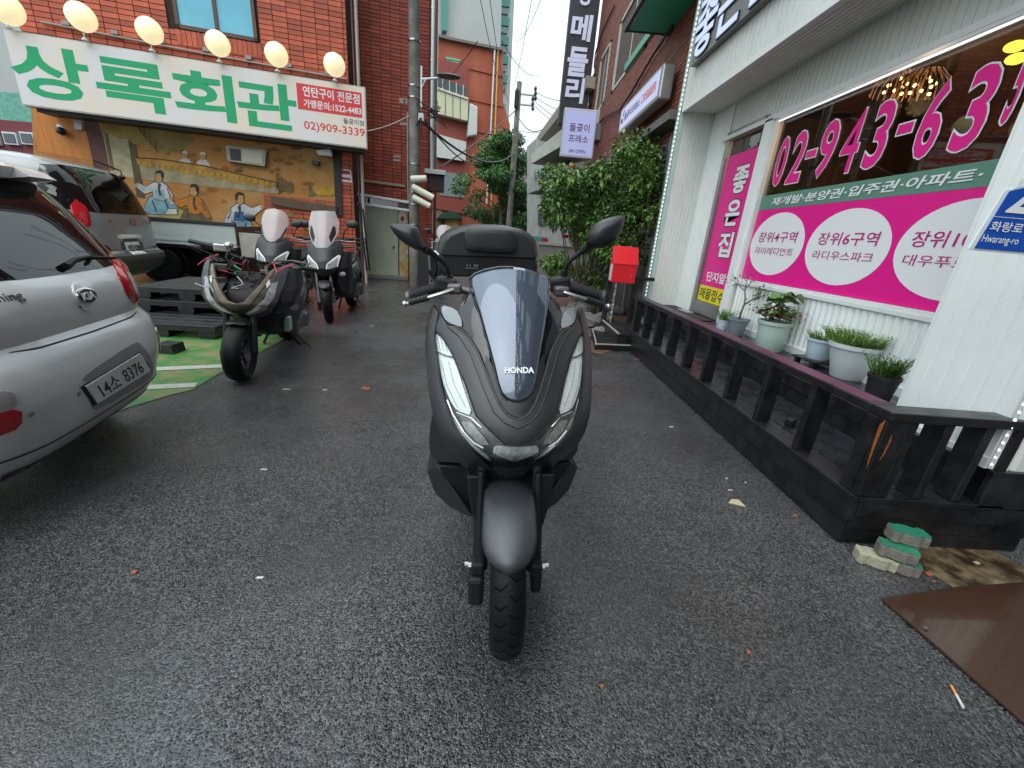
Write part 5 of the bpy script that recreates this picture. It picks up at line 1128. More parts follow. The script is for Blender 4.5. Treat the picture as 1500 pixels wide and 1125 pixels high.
# red mailbox on a twisted post, low black steps
pb0 = G(893, 484, .07)
mb_ = thing('red_mailbox', 'red metal mailbox with sloping lid on a twisted chain post', 'mailbox', (pb0.x, pb0.y, .07)); Y_ = pb0.y
RED = mat('red_enamel', (.66, .012, .02), .32, var=.06); 
q = {k: PY(x, y, Y_) for k, (x, y) in dict(bl=(895, 413), br=(929, 417), tl=(897, 386), tr=(932, 389), rl=(905, 362), rr=(933, 362)).items()}
w_ = q['br'].x - q['bl'].x; z0_, z1_, z2_ = q['bl'].z, q['tl'].z, q['rl'].z
side = [(0, z0_), (0, z1_), (.13, z2_), (.2, z2_), (.2, z0_)]
obj('body', MB().prism([(q['bl'].x, Y_ + a, b) for a, b in side], (w_, 0, 0)), RED, mb_, bevel=.006)
obj('lid', MB().obox((q['bl'].x - .01, Y_ - .012, z1_ - .004), (w_ + .02, 0, 0), (0, .145, z2_ - z1_ + .01), (0, 0, .012)), RED, mb_, bevel=.003)
obj('white_side', MB().obox((q['bl'].x - .003, Y_ + .03, z0_ + .02), (.002, 0, 0), (0, .13, 0), (0, 0, z1_ - z0_ - .03)), CERW, mb_)
obj('lock', MB().lathe([(.012, 0), (.012, .012)], (q['bl'].x + w_ * .8, Y_ - .012, z0_ + .1), 10, 'Y'), STEEL, mb_)
ch = MB(); n = 16
for k in range(n):
    z = .08 + (z0_ - .08) * k / n; ch.tube([(pb0.x + .015 * math.cos(a + k), pb0.y + .06 + .015 * math.sin(a + k), z + (z0_ - .08) / n * a / 6.28) for a in [i * .9 for i in range(8)]], .007, 5)
ch.tube([(pb0.x + .01, pb0.y + .06, .07), (q['bl'].x + w_ * .3, pb0.y + .08, z0_)], .012, 8)
obj('post', ch, STEEL, mb_); obj('foot_plate', MB().box((pb0.x, pb0.y + .06, .078), (.12, .12, .012)), STEEL, mb_)
st_ = thing('low_step', 'low black timber step holding the red mailbox', 'step', G(900, 500)); 
f1, f2, f3, f4 = G(866, 482, .07), G(872, 505, .07), G(942, 508, .07), G(915, 478, .07)
obj('top', MB().prism([Vector((p.x, p.y, .0)) for p in (f1, f2, f3, f4)], (0, 0, .07)), BLKW, st_, bevel=.006)
e_ = (f3 - f2).normalized(); obj('edge_strip', MB().tube([f2 + Vector((0, .02, .004)), f3 + Vector((0, .02, .004))], .011, 4).tube([f1 + Vector((.02, 0, .004)), f2 + Vector((.02, 0, .004))], .011, 4), mat('pale_wood_edge', (.28, .25, .2), .7), st_)
st2 = thing('entry_step', 'black timber entry step joining the far end of the deck', 'step', (1.9, 5.9, 0))
obj('top', MB().obox((1.55, DY1 + .03, .0), (.68, 0, 0), (0, .95, 0), (0, 0, .19)), BLKW, st2, bevel=.006); obj('edge_strip', MB().obox((1.545, DY1 + .03, .185), (.03, 0, 0), (0, .95, 0), (0, 0, .012)), mat('pale_wood_edge', (.28, .25, .2), .7), st2)
for xx in (1.55, 1.95): obj('post', MB().obox((xx, DY1 + 1.0, 0), (.07, 0, 0), (0, .07, 0), (0, 0, .82)), BLKW, st2, bevel=.004)
obj('rail', MB().obox((1.5, DY1 + 1.0, .82), (.75, 0, 0), (0, .09, 0), (0, 0, .05)), BLKW, st2, bevel=.004)
# ------------------------------------------------------------------ draped panels
def inside(p, poly):
    x, y = p; c = False; j = len(poly) - 1
    for i in range(len(poly)):
        xi, yi = poly[i]; xj, yj = poly[j]
        if (yi > y) != (yj > y) and x < (xj - xi) * (y - yi) / (yj - yi) + xi: c = not c
        j = i
    return c
def edist(p, poly):
    d = 9
    for i in range(len(poly)):
        a, b = Vector(poly[i]), Vector(poly[(i + 1) % len(poly)]); ab = b - a; t = max(0, min(1, (Vector(p) - a).dot(ab) / max(1e-12, ab.dot(ab))))
        d = min(d, (Vector(p) - a - ab * t).length)
    return d
def smoothpoly(poly, it=1, keep=None):
    for _ in range(it):
        o = []
        for i in range(len(poly)):
            a, b = poly[i], poly[(i + 1) % len(poly)]
            o += [(a[0] * .78 + b[0] * .22, a[1] * .78 + b[1] * .22), (a[0] * .22 + b[0] * .78, a[1] * .22 + b[1] * .78)]
        poly = o
    return poly
def drape(poly, fn, step, thick, rnd=.003):
    """closed panel over a polygon in the surface's own parameters; fn(u, v, depth) -> point, depth grows inwards"""
    B = []
    for i in range(len(poly)):
        a, b = Vector(poly[i]), Vector(poly[(i + 1) % len(poly)]); n = max(1, int((b - a).length / step))
        B += [a.lerp(b, k / n) for k in range(n)]
    nb = len(B); x0, x1 = min(p.x for p in B), max(p.x for p in B); y0, y1 = min(p.y for p in B), max(p.y for p in B)
    I = []; y = y0 + step / 2; r = 0
    while y < y1:
        x = x0 + (step / 2 if r % 2 else 0)
        while x < x1:
            if inside((x, y), poly) and edist((x, y), poly) > step * .45: I.append(Vector((x, y)))
            x += step
        y += step * .87; r += 1
    V, E_, F_, _, _, _ = geometry.delaunay_2d_cdt(B + I, [(i, (i + 1) % nb) for i in range(nb)], [], 1, 1e-7)
    mb = MB(); d = [edist(v, poly) for v in V]
    top = [fn(v.x, v.y, 0 if q > step * .3 else rnd) for v, q in zip(V, d)]; k = len(V)
    mb.v = top + [fn(v.x, v.y, thick) for v in V]
    mb.f = [tuple(f) for f in F_] + [tuple(i + k for i in f[::-1]) for f in F_]
    cnt = {}
    for f in F_:
        for i in range(len(f)): cnt[(f[i], f[(i + 1) % len(f)])] = 1
    mb.f += [(a, a + k, b + k, b) for (a, b) in cnt if (b, a) not in cnt]
    return mb
def interp(tab, z, k=1):
    if z <= tab[0][0]: return tab[0][k]
    for a, b in zip(tab, tab[1:]):
        if z <= b[0]:
            t = (z - a[0]) / (b[0] - a[0]); return a[k] + (b[k] - a[k]) * t
    return tab[-1][k]

# ------------------------------------------------------------------ cars as stacked rounded plans
class Car:
    def __init__(s, origin, th, prof, n=5.0):
        t = R(th); s.o = Vector(origin); s.u = Vector((-math.sin(t), math.cos(t), 0)); s.n = Vector((s.u.y, -s.u.x, 0)); s.prof = prof; s.e = n
    def W(s, a, b, z): return s.o + s.u * a - s.n * b + Vector((0, 0, z - s.o.z))
    def rear(s, a, z, off=0.0):
        w, br, bf = (interp(s.prof, z, k) for k in (1, 2, 3)); l = (bf - br) / 2; q = min(.995, abs(a) / w)
        return (br + bf) / 2 - l * (1 - q ** s.e) ** (1 / s.e) + off
    def shell(s, nz=44, nt_=72, z0=None, z1=None):
        mb = MB(); rows = []; za, zb_ = z0 or s.prof[0][0], z1 or s.prof[-1][0]
        for i in range(nz + 1):
            z = za + (zb_ - za) * i / nz; w, br, bf = (interp(s.prof, z, k) for k in (1, 2, 3)); l = (bf - br) / 2; c = (br + bf) / 2; r_ = []
            for k in range(nt_):
                a = 2 * math.pi * k / nt_; ca, sa = math.cos(a), math.sin(a)
                m = (abs(ca) ** s.e + abs(sa) ** s.e) ** (-1 / s.e); r_.append(s.W(w * m * sa, c - l * m * ca, z))
            rows.append(r_)
        mb.grid(rows, close=True); n = len(rows[0]); k = len(mb.v) - n
        mb.f.append(tuple(range(k, k + n))); mb.f.append(tuple(range(n))[::-1]); return mb
    def rp(s, px, py):                                       # photo point -> (a, z) on the tail
        b = .1
        for _ in range(40):
            q = PLN(px, py, s.o - s.n * b, s.n); a = (q - s.o).dot(s.u); b = b * .6 + .4 * s.rear(a, q.z)
        return (a, q.z)
    def patch(s, name, poly, m, parent, off=.004, thick=.02, step=.035, px=False, smooth_=1, rnd=None, **k):
        if px: poly = [s.rp(*p) for p in poly]
        if smooth_: poly = smoothpoly(poly, smooth_)
        return obj(name, drape(poly, lambda a, z, d: s.W(a, s.rear(a, z) - off + d, z), step, thick, off * .6 if rnd is None else rnd), m, parent, smooth=True, **k)
    def side(s, name, poly, sg, m, parent, off=.004, thick=.02):   # (b, z) on a flank
        def fn(b, z, d):
            w, br, bf = (interp(s.prof, z, k) for k in (1, 2, 3)); l = (bf - br) / 2; q = min(.995, abs(b - (br + bf) / 2) / l)
            return s.W(sg * (w * (1 - q ** s.e) ** (1 / s.e) + off - d), b, z)
        return obj(name, drape(smoothpoly(poly, 1), fn, .07, thick, off * .6), m, parent, smooth=True)
    def wheel(s, parent, sg, b, r, w):
        t = MB(); c = s.W(sg * (interp(s.prof, .5, 1) - w / 2 - .01), b, r); M = Matrix((s.u, -s.n, Vector((0, 0, 1)))).transposed().to_4x4(); M.translation = c
        h = w / 2
        t.lathe([(r * .62, -h), (r * .9, -h), (r, -h * .7), (r, h * .7), (r * .9, h), (r * .62, h)], (0, 0, 0), 28, 'X').xf(M); wo = obj('tyre', t, RUBBER, parent, smooth=True)
        rm = MB().lathe([(.02, sg * h * .55), (r * .3, sg * h * .6), (r * .6, sg * h * .4), (r * .64, sg * h * .9)], (0, 0, 0), 20, 'X', caps=False).xf(M); obj('rim', rm, ALU, wo, smooth=True)
def paint(name, c, rough=.28): return mat(name, c, rough, metal=.12, coat=.8, var=.03, vscale=2)
SILV = paint('silver_car_paint', (.74, .75, .76), .34); SILV2 = paint('grey_van_paint', (.27, .275, .285), .34)
TGL = mat('tinted_rear_glass', (.006, .005, .006), .03, coat=0, spec=.45); SEAM = mat('panel_gap', (.008, .008, .009), .6)
REDL = mat('red_lamp_lens', (.50, .006, .012), .12, coat=.6, var=.25, vscale=18); CLRL = mat('clear_lamp_lens', (.42, .40, .38), .15, coat=.5, var=.2, vscale=30)
CHR = mat('chrome', (.72, .72, .74), .12, metal=1); PLT = mat('number_plate', (.80, .81, .78), .4, var=.05); GBUMP = mat('grey_bumper_plastic', (.07, .072, .075), .5)

kp = Vector((-1.846, 1.93, 0))
hatch = Car(kp, 14, [(.17, .70, .22, 3.3), (.25, .755, .10, 3.45), (.34, .79, .045, 3.52), (.42, .80, .02, 3.55), (.52, .805, .0, 3.55), (.60, .805, .002, 3.54), (.68, .80, .02, 3.5), (.715, .795, .05, 3.48), (.725, .785, .068, 3.46), (.80, .785, .045, 3.42),
    (.88, .78, .05, 3.3), (.94, .765, .075, 3.1), (.985, .745, .11, 2.9), (1.10, .71, .18, 2.62), (1.22, .665, .255, 2.35), (1.33, .615, .34, 2.08), (1.39, .58, .42, 1.92), (1.43, .54, .54, 1.80), (1.465, .44, .76, 1.6), (1.48, .28, .98, 1.4)])
K = thing('hatchback_car', 'silver hatchback with a white number plate parked tail out at the left edge', 'car', (kp.x - 1.6, kp.y - .4, 0))
obj('body', hatch.shell(), SILV, K, smooth=True)
sy = lambda pts: pts + [(-a, z) for a, z in pts[::-1]]
hatch.patch('rear_window', sy([(0, .965), (.30, .968), (.56, .985), (.67, 1.005), (.655, 1.10), (.615, 1.20), (.565, 1.29), (.50, 1.335), (0, 1.345)]), TGL, K, off=.006)
hatch.patch('spoiler', sy([(0, 1.345), (.42, 1.34), (.52, 1.35), (.52, 1.40), (.42, 1.43), (0, 1.445)]), SILV, K, off=.13, thick=.3)
for sg in (1, -1):
    tl_ = hatch.side('tail_lamp', [(.22, .80), (.40, .82), (.44, .95), (.50, 1.06), (.34, 1.06), (.26, .95)], -1, REDL, K, off=.012) if sg < 0 else hatch.patch('tail_lamp', [(a, z) for a, z in [hatch.rp(*p) for p in ((153, 356), (166, 371), (181, 393), (192, 415), (201, 440), (198, 449), (186, 434), (173, 408), (163, 385), (155, 368))]], REDL, K, off=.016)
    r_ = hatch.patch('reverse_lamp', [(sg * a, z + .035) for a, z in ((.50, .575), (.60, .57), (.60, .50), (.50, .50))], CLRL, K, off=.006)
    hatch.patch('fog_lamp', [(sg * a, z + .035) for a, z in ((.495, .50), (.60, .50), (.605, .45), (.575, .41), (.50, .42))], REDL, K, off=.006)
    hatch.side('side_window', [(.75, 1.0), (.95, 1.33), (1.9, 1.38), (2.5, 1.03)], sg, TGL, K)
    for b in (.72, 3.05): hatch.wheel(K, sg, b, .29, .17)
    hatch.side('wheel_arch', [(.72 + .34 * math.cos(t), .29 + .34 * math.sin(t)) for t in [i * math.pi / 10 for i in range(11)]] + [(.38, .18), (1.06, .18)], sg, SEAM, K, off=.003)
def seam(car, pts, parent, r=.004, off=.001, px=True):
    P_ = [car.rp(*p) if px else p for p in pts]; Q = []
    for a, b in zip(P_, P_[1:]):
        for k in range(8): t = k / 8; Q.append((a[0] + (b[0] - a[0]) * t, a[1] + (b[1] - a[1]) * t))
    Q.append(P_[-1]); return obj('panel_seam', MB().tube([car.W(a, car.rear(a, z) - off, z) for a, z in Q], r, 5), SEAM, parent, smooth=True)
seam(hatch, [(-.62, .75), (-.5, .726), (-.3, .712), (0, .708), (.3, .712), (.5, .726), (.62, .75), (.66, .80)], K, px=False)
seam(hatch, [(.66, .80), (.668, .90), (.66, 1.0)], K, px=False)
seam(hatch, [(-.60, .335), (-.4, .325), (0, .32), (.4, .325), (.60, .335), (.70, .42)], K, r=.003, px=False)
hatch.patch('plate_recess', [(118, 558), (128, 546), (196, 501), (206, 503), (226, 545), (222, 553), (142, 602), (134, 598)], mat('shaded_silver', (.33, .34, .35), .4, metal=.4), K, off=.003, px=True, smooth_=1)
def onb(px, py, off):
    a, z = hatch.rp(px, py); return hatch.W(a, hatch.rear(a, z) - off, z)
c1, c2, c3, c4 = onb(122, 566, .009), onb(203, 517, .009), onb(218, 543, .012), onb(138.7, 592, .012)
nn = (c2 - c1).cross(c4 - c1).normalized(); nn = nn if nn.dot(EYE - c1) > 0 else -nn; mid = (c1 + c2 + c3 + c4) / 4
# keep the plate just proud of the bumper along the bumper's own normal
pf = obj('plate_frame', MB().prism([mid + (p - mid) * 1.07 - nn * .004 for p in (c4, c3, c2, c1)], -nn * .006), BLKP, K, bevel=.002)
plt = obj('number_plate', MB().prism([p for p in (c4, c3, c2, c1)], -nn * .004), PLT, K, bevel=.003)
U_, V_ = c3 - c4, c1 - c4
lettering('14소', c4 + U_ * .12 + V_ * .16, c4 + U_ * .44 + V_ * .16, c4 + U_ * .12 + V_ * .84, BLKV, plt, bold=.01, n=nn, off=.001)
lettering('8376', c4 + U_ * .52 + V_ * .16, c4 + U_ * .88 + V_ * .16, c4 + U_ * .52 + V_ * .84, BLKV, plt, bold=.01, n=nn, off=.001)
bz = hatch.patch('badge_surround', [(104, 416), (116, 412), (134, 412), (140, 424), (139, 450), (132, 458), (122, 455), (113, 445), (106, 430)], SILV, K, off=.012, px=True, rnd=.004)
hatch.patch('handle_recess', [(113, 446), (126, 450), (138, 446), (136, 453), (124, 456)], mat('dark_recess', (.05, .05, .055), .4), bz, off=.016, px=True)
a0, z0_ = hatch.rp(123, 433)
def ell(car, ca, cz, ra, rz, n=24): return [(ca + ra * math.cos(2 * math.pi * k / n), cz + rz * math.sin(2 * math.pi * k / n)) for k in range(n)]
hatch.patch('badge_ring', ell(hatch, a0, z0_, .062, .036), CHR, bz, off=.0155, thick=.008, smooth_=0, step=.012, rnd=.001); hatch.patch('badge_field', ell(hatch, a0, z0_, .055, .030), BLKV, bz, off=.0175, thick=.004, smooth_=0, step=.012, rnd=.0005)
def carlet(car, s, a0, z0, a1, z1, m, parent, bold=.01, off=.025, name='lettering'):
    p, q, r_ = car.W(a0, car.rear(a0, z0) - off, z0), car.W(a1, car.rear(a1, z0) - off, z0), car.W(a0, car.rear(a0, z1) - off, z1)
    return lettering(s, p, q, r_, m, parent, bold=bold, n=car.n, off=0, depth=.003, name=name)
carlet(hatch, 'KIA', a0 - .042, z0_ - .016, a0 + .042, z0_ + .017, MAGW, bz, .03, off=.0185)
am, zm = hatch.rp(37, 441); carlet(hatch, 'morning', am - .19, zm, am, zm + .036, mat('dark_chrome', (.16, .16, .17), .25, metal=.8), K, .005, off=.004, name='model_lettering')
wq = [hatch.rp(*p) for p in ((88, 390), (100, 381), (120, 376), (165, 377))]
obj('wiper', MB().tube([hatch.W(a, hatch.rear(a, z) - .02, z) for a, z in wq], [.018, .012, .007, .005], 6), BLKP, K, smooth=True)
for p in ((115.5, 577), (46, 607)):
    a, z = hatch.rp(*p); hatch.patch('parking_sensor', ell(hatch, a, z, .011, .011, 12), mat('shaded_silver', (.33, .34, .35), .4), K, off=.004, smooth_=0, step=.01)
hatch.patch('lower_bumper', sy([(0, .205), (.5, .21), (.66, .24), (.66, .27), (.4, .255), (0, .25)]), GBUMP, K, off=.004)

vp = Vector((-5.3, 6.4, 0))
vanc = Car(vp, 13, [(.30, .84, .20, 4.5), (.42, .90, .04, 4.75), (.55, .92, -.03, 4.8), (.64, .925, -.02, 4.8), (.67, .93, .05, 4.8), (.80, .935, .06, 4.75), (1.05, .935, .08, 4.5), (1.16, .92, .10, 4.2), (1.22, .905, .13, 4.0), (1.45, .86, .21, 3.6), (1.62, .82, .30, 3.3), (1.70, .78, .38, 3.15), (1.75, .70, .55, 3.0), (1.785, .5, .8, 2.8)], 6)
VN = thing('minivan', 'grey minivan with dark rear glass parked behind the silver hatchback', 'van', (vp.x - 2, vp.y - .5, 0))
obj('body', vanc.shell(50), SILV2, VN, smooth=True)
vanc.patch('rear_window', sy([(0, 1.155), (.5, 1.155), (.80, 1.17), (.86, 1.20), (.82, 1.40), (.76, 1.58), (.70, 1.68), (0, 1.695)]), TGL, VN, off=.008, step=.06)
for sg in (1, -1):
    vanc.patch('tail_lamp', [(-sg * a, z) for a, z in [vanc.rp(*p) for p in ((99, 292), (110, 291), (124, 300), (133, 329), (128, 333), (106, 318))]], REDL, VN, off=.012, smooth_=0)
    vanc.side('side_window', [(.55, 1.20), (.62, 1.60), (1.75, 1.64), (1.75, 1.18)], sg, TGL, VN)
    vanc.side('side_window', [(1.85, 1.18), (1.85, 1.64), (2.9, 1.64), (3.3, 1.18)], sg, TGL, VN)
    for b in (.95, 3.9): vanc.wheel(VN, sg, b, .34, .2)
a0, z0_ = vanc.rp(195, 363)
vanc.patch('plate_recess', [(a0 - .26, z0_ - .13), (a0 + .26, z0_ - .13), (a0 + .26, z0_ + .12), (a0 - .26, z0_ + .12)], mat('dark_grey_recess', (.10, .10, .105), .5, metal=.4), VN, off=.004)
vanc.patch('garnish', [(a0 - .27, z0_ + .12), (a0 + .27, z0_ + .12), (a0 + .27, z0_ + .18), (a0 - .27, z0_ + .18)], SILV, VN, off=.02)
vpl = vanc.patch('number_plate', [(a0 - .17, z0_ - .08), (a0 + .17, z0_ - .08), (a0 + .17, z0_ + .08), (a0 - .17, z0_ + .08)], PLT, VN, off=.012, smooth_=0)
carlet(vanc, '92모 0280', a0 - .14, z0_ - .045, a0 + .14, z0_ + .045, BLKV, vpl, .01, off=.014)
a1, z1_ = vanc.rp(195, 325); carlet(vanc, 'H', a1 - .07, z1_ - .045, a1 + .05, z1_ + .045, CHR, VN, .05, off=.01, name='emblem')
a1, z1_ = vanc.rp(150, 324); carlet(vanc, 'Entourage', a1 - .20, z1_ - .02, a1 + .14, z1_ + .025, CHR, VN, .005, off=.006, name='model_lettering')
vanc.patch('bumper_cover', sy([(0, .36), (.5, .36), (.84, .42), (.86, .62), (.5, .66), (0, .66)]), GBUMP, VN, off=.012)
seam(vanc, [(-.80, .9), (-.78, .70), (0, .675), (.78, .70), (.80, .9), (.78, 1.15)], VN, px=False)
p, q = vanc.W(.30, .50, 1.76), vanc.W(.62, .36, 1.68); mr_ = obj('rear_mirror', MB().tube([p, p + Vector((0.0, 0, .07)), q + Vector((0, 0, .07)), q], .010, 6).ball(q - Vector((0, 0, .02)), .05, 10, (1, .6, .7)), BLKP, VN, smooth=True)

# flatbed truck behind the van
TB = PY(300, 345, 7.9)
TR = thing('flatbed_truck', 'pale flatbed truck with a dark top rail parked along the painted wall', 'truck', (TB.x - 1, TB.y + .5, 0))
s0 = PLN(110, 340, TB, NL); s1 = PLN(345, 345, TB, NL); zt_ = 1.12; zm_ = .70; L_ = (s1 - s0).dot(DL); s0 = Vector((s0.x, s0.y, 0))
TRW = mat('pale_truck_panel', (.48, .53, .53), .4, var=.06)
obj('side_board', MB().obox(s0 + Vector((0, 0, zm_ + .04)), DL * L_, -NL * .04, (0, 0, .33)), TRW, TR, bevel=.01)
obj('side_board', MB().obox(s0 + Vector((0, 0, zm_ + .04)) - NL * 1.56, DL * L_, -NL * .04, (0, 0, .33)), TRW, TR)
obj('tail_board', MB().obox(s0 + DL * (L_ - .04) + Vector((0, 0, zm_ + .04)) - NL * .042, DL * .04, -NL * 1.51, (0, 0, .33)), mat('rusty_tail_board', (.16, .13, .10), .7, var=.3), TR)
obj('top_rail', MB().obox(s0 + Vector((0, 0, zt_ - .05)) + NL * .02, DL * (L_ + .02), -NL * .08, (0, 0, .055)), mat('dark_frame', (.03, .028, .028), .5), TR, bevel=.005)
obj('rib', MB().obox(s0 + Vector((0, 0, zm_ + .06)) + NL * .012, DL * L_, -NL * .01, (0, 0, .03)).obox(s0 + Vector((0, 0, zm_ + .0)) + NL * .02, DL * L_, -NL * .08, (0, 0, .04)), TRW, TR)
obj('bed', MB().obox(s0 + Vector((0, 0, zm_ - .06)), DL * L_, -NL * 1.6, (0, 0, .06)), BLKP, TR)
obj('chassis', MB().obox(s0 + Vector((0, 0, .42)) - NL * .35, DL * (L_ - .1), -NL * .9, (0, 0, .2)), BLKP, TR)
wc = PLN(232, 380, TB, NL); wc.z = .33
for off in (.12, 1.35):
    M = Matrix((NL, DL, Vector((0, 0, 1)))).transposed().to_4x4(); M.translation = Vector((wc.x, wc.y, .33)) - NL * off
    obj('wheel', MB().lathe([(.1, -.1), (.29, -.1), (.33, -.06), (.33, .06), (.29, .1), (.1, .1)], (0, 0, 0), 24, 'X').xf(M), RUBBER, TR, smooth=True)
obj('mudguard', MB().grid([[Vector((wc.x, wc.y, .33)) + DL * (.44 * math.cos(t)) + Vector((0, 0, .42 * math.sin(t))) - NL * o for t in [i * .314 for i in range(11)]] for o in (.0, .3)]), BLKP, TR, solid=.01)
tw_ = s0 + DL * (L_ + .04)
obj('tail_post', MB().obox(tw_ - NL * .05 + Vector((0, 0, .55)), DL * .35, -NL * .04, (0, 0, .42)), mat('pale_worn_board', (.42, .40, .34), .7, var=.2), TR)

# black plastic pallets
PAL = mat('black_pallet_plastic', (.02, .021, .023), .38, var=.35, vscale=8, bump=.6, bscale=30, rvar=.15)
def pallet(c, rz, lab):
    t = thing('pallet', lab, 'pallet', (0, 0, 0), 'black plastic pallets stacked behind the stripped scooter'); L, D_, h = 1.1, 1.1, .14
    for k in range(7): obj('top_slat', MB().box((0, -D_ / 2 + .08 + k * (D_ - .16) / 6, h - .012), (L, .135, .024)), PAL, t, bevel=.004)
    for x in (-L / 2 + .09, 0, L / 2 - .09):
        for y in (-D_ / 2 + .09, 0, D_ / 2 - .09): obj('block', MB().box((x, y, h / 2 - .003), (.17, .17, h - .05)), PAL, t, bevel=.004)
        obj('bottom_slat', MB().box((x, 0, .011), (.14, D_, .022)), PAL, t)
    for sg in (-1, 1): obj('edge_strip', MB().box((0, sg * (D_ / 2 - .01), h - .04), (L, .02, .035)), PAL, t)
    t.location = c; t.rotation_euler = (0, 0, rz); return t
q_ = G(300, 499)
pallet((q_.x - .50, q_.y + .56, 0), R(4), 'lowest black pallet on the green paint, pushed forward of the others')
pallet((q_.x - .62, q_.y + 1.15, .142 + .14), R(7), 'topmost black pallet with a scuffed top below the van bumper')
pallet((q_.x - .60, q_.y + 1.10, .141), R(5), 'middle black pallet between the other two')
c = G(243, 519); tag(centre(obj('black_block', MB().prism([(c.x - .11, c.y, 0), (c.x + .08, c.y - .01, 0), (c.x + .06, c.y, .09), (c.x - .09, c.y, .09)], (0, .16, 0)), PAL, bevel=.004)), 'small black block under the tail corner of the silver hatchback', 'block')
# ------------------------------------------------------------------ motor scooters
COWL = mat('matte_grey_cowl', (.019, .019, .022), .36, var=.10, vscale=5, bump=.14, bscale=900)
COWLW = mat('rain_spotted_grey_cowl', (.022, .022, .025), .36, var=.14, vscale=7, bump=.22, bscale=900, spec=.7, rvar=.06)
GLOSS = mat('gloss_black_plastic', (.010, .010, .014), .10, coat=.5)
SCRN = mat('smoked_windscreen', (.095, .115, .155), .035, metal=.55, coat=1, bump=.10, bscale=1.2, wet=170)
LENS = glassmat('lamp_lens', (.95, .96, .96), refl=.03, rough=.03)
LAMPW = mat('lamp_reflector_white', (.86, .89, .87), .25, metal=.0, var=.25, vscale=60, stretch=(1, 1, 6), coat=.5)
LAMPD = mat('lamp_housing_dark', (.20, .21, .21), .25, metal=.6, var=.5, vscale=40)
GUN = mat('gunmetal', (.13, .13, .135), .38, metal=.7, var=.2); LVR = mat('silver_lever', (.5, .5, .5), .3, metal=.9, var=.1)
SEATM = mat('black_seat_vinyl', (.018, .018, .02), .38, bump=.3, bscale=200)
AMB = mat('amber_lens', (.75, .16, .01), .2, coat=.5); DRED = mat('anodised_red', (.45, .02, .05), .35, metal=.4)
CLEARS = glassmat('clear_screen', (.90, .92, .94), refl=.04, body=.46, bodycol=(.75, .74, .76))

def tyre(parent, c, r, w, M=None, treads=True, name='wheel', spokes=5):
    M = M or Matrix.Identity(4); c = Vector(c); T = M @ Matrix.Translation(c); h = w / 2
    wh = obj(name, MB().lathe([(r * .66, -h * .62), (r * .72, -h * .8), (r * .86, -h), (r * .93, -h * .86), (r * .975, -h * .55), (r * 1.0, -h * .2), (r * 1.0, h * .2), (r * .975, h * .55), (r * .93, h * .86), (r * .86, h), (r * .72, h * .8), (r * .66, h * .62)], (0, 0, 0), 40, 'X', caps=False).xf(T), RUBBER, parent, smooth=True)
    if treads:
        g = MB(); n = 64
        for k in range(n):
            a = 2 * math.pi * k / n; s_ = 1 if k % 2 else -1
            pts = []
            for q, (x, rr) in enumerate(((s_ * h * .06, 1.001), (s_ * h * .40, .990), (s_ * h * .74, .960))):
                aa = a + q * .06 - (.09 if q == 2 else 0) ; pts.append(Vector((x, r * rr * math.cos(aa), r * rr * math.sin(aa))))
            for p, q2 in zip(pts, pts[1:]):
                d = (q2 - p).normalized(); nn_ = Vector((0, (p.y + q2.y), (p.z + q2.z))).normalized(); sd = d.cross(nn_).normalized() * .0022
                g.add([p - sd + nn_ * .0008, p + sd + nn_ * .0008, q2 + sd + nn_ * .0008, q2 - sd + nn_ * .0008, p - sd * .3 - nn_ * .004, q2 - sd * .3 - nn_ * .004], [(0, 1, 2, 3)])
        g.xf(T); obj('tread_groove', g, mat('tread_groove', (.003, .003, .003), 1, spec=.1), wh, fix=False, kind='stuff')
    rm = MB().lathe([(r * .60, -h * .7), (r * .66, -h * .6), (r * .60, -h * .3), (r * .60, h * .3), (r * .66, h * .6), (r * .60, h * .7)], (0, 0, 0), 32, 'X', caps=False)
    for k in range(spokes):
        a = 2 * math.pi * k / spokes + .3; rm.tube([(0, .02 * math.cos(a), .02 * math.sin(a)), (0, r * .61 * math.cos(a), r * .61 * math.sin(a))], [.02, .012], 6)
    rm.lathe([(.001, -h * .5), (.035, -h * .5), (.035, h * .5), (.001, h * .5)], (0, 0, 0), 14, 'X'); obj('rim', rm.xf(T), GUN, wh, smooth=True)
    dk = MB().lathe([(r * .30, -h * .62), (r * .46, -h * .62), (r * .46, -h * .56), (r * .30, -h * .56), (r * .30, -h * .62)], (0, 0, 0), 28, 'X', caps=False); obj('brake_disc', dk.xf(T), STEEL, wh, smooth=True)
    return wh
def fender(parent, c, r, w, a0, a1, m, M=None, name='front_fender', n=22, drop=.03, taper=.0):
    """arched mudguard; angles from +y over the top to the front"""
    M = M or Matrix.Identity(4); c = Vector(c); rows = []
    for i in range(n + 1):
        t = i / n; a = a0 + (a1 - a0) * t; e = 1 - taper * abs(2 * t - 1) ** 3
        if t > .82: e *= math.sqrt(max(.03, 1 - ((t - .82) / .19) ** 2))
        row = []
        for k in range(13):
            s_ = -1 + 2 * k / 12; x = w / 2 * e * math.sin(s_ * 1.35) / math.sin(1.35); rr = r - drop * (1 - math.cos(s_ * 1.5)) * .9
            row.append(Vector((x, rr * math.cos(a), rr * math.sin(a))))
        rows.append(row)
    return obj(name, MB().grid(rows).xf(M @ Matrix.Translation(c)), m, parent, smooth=True, solid=.004)
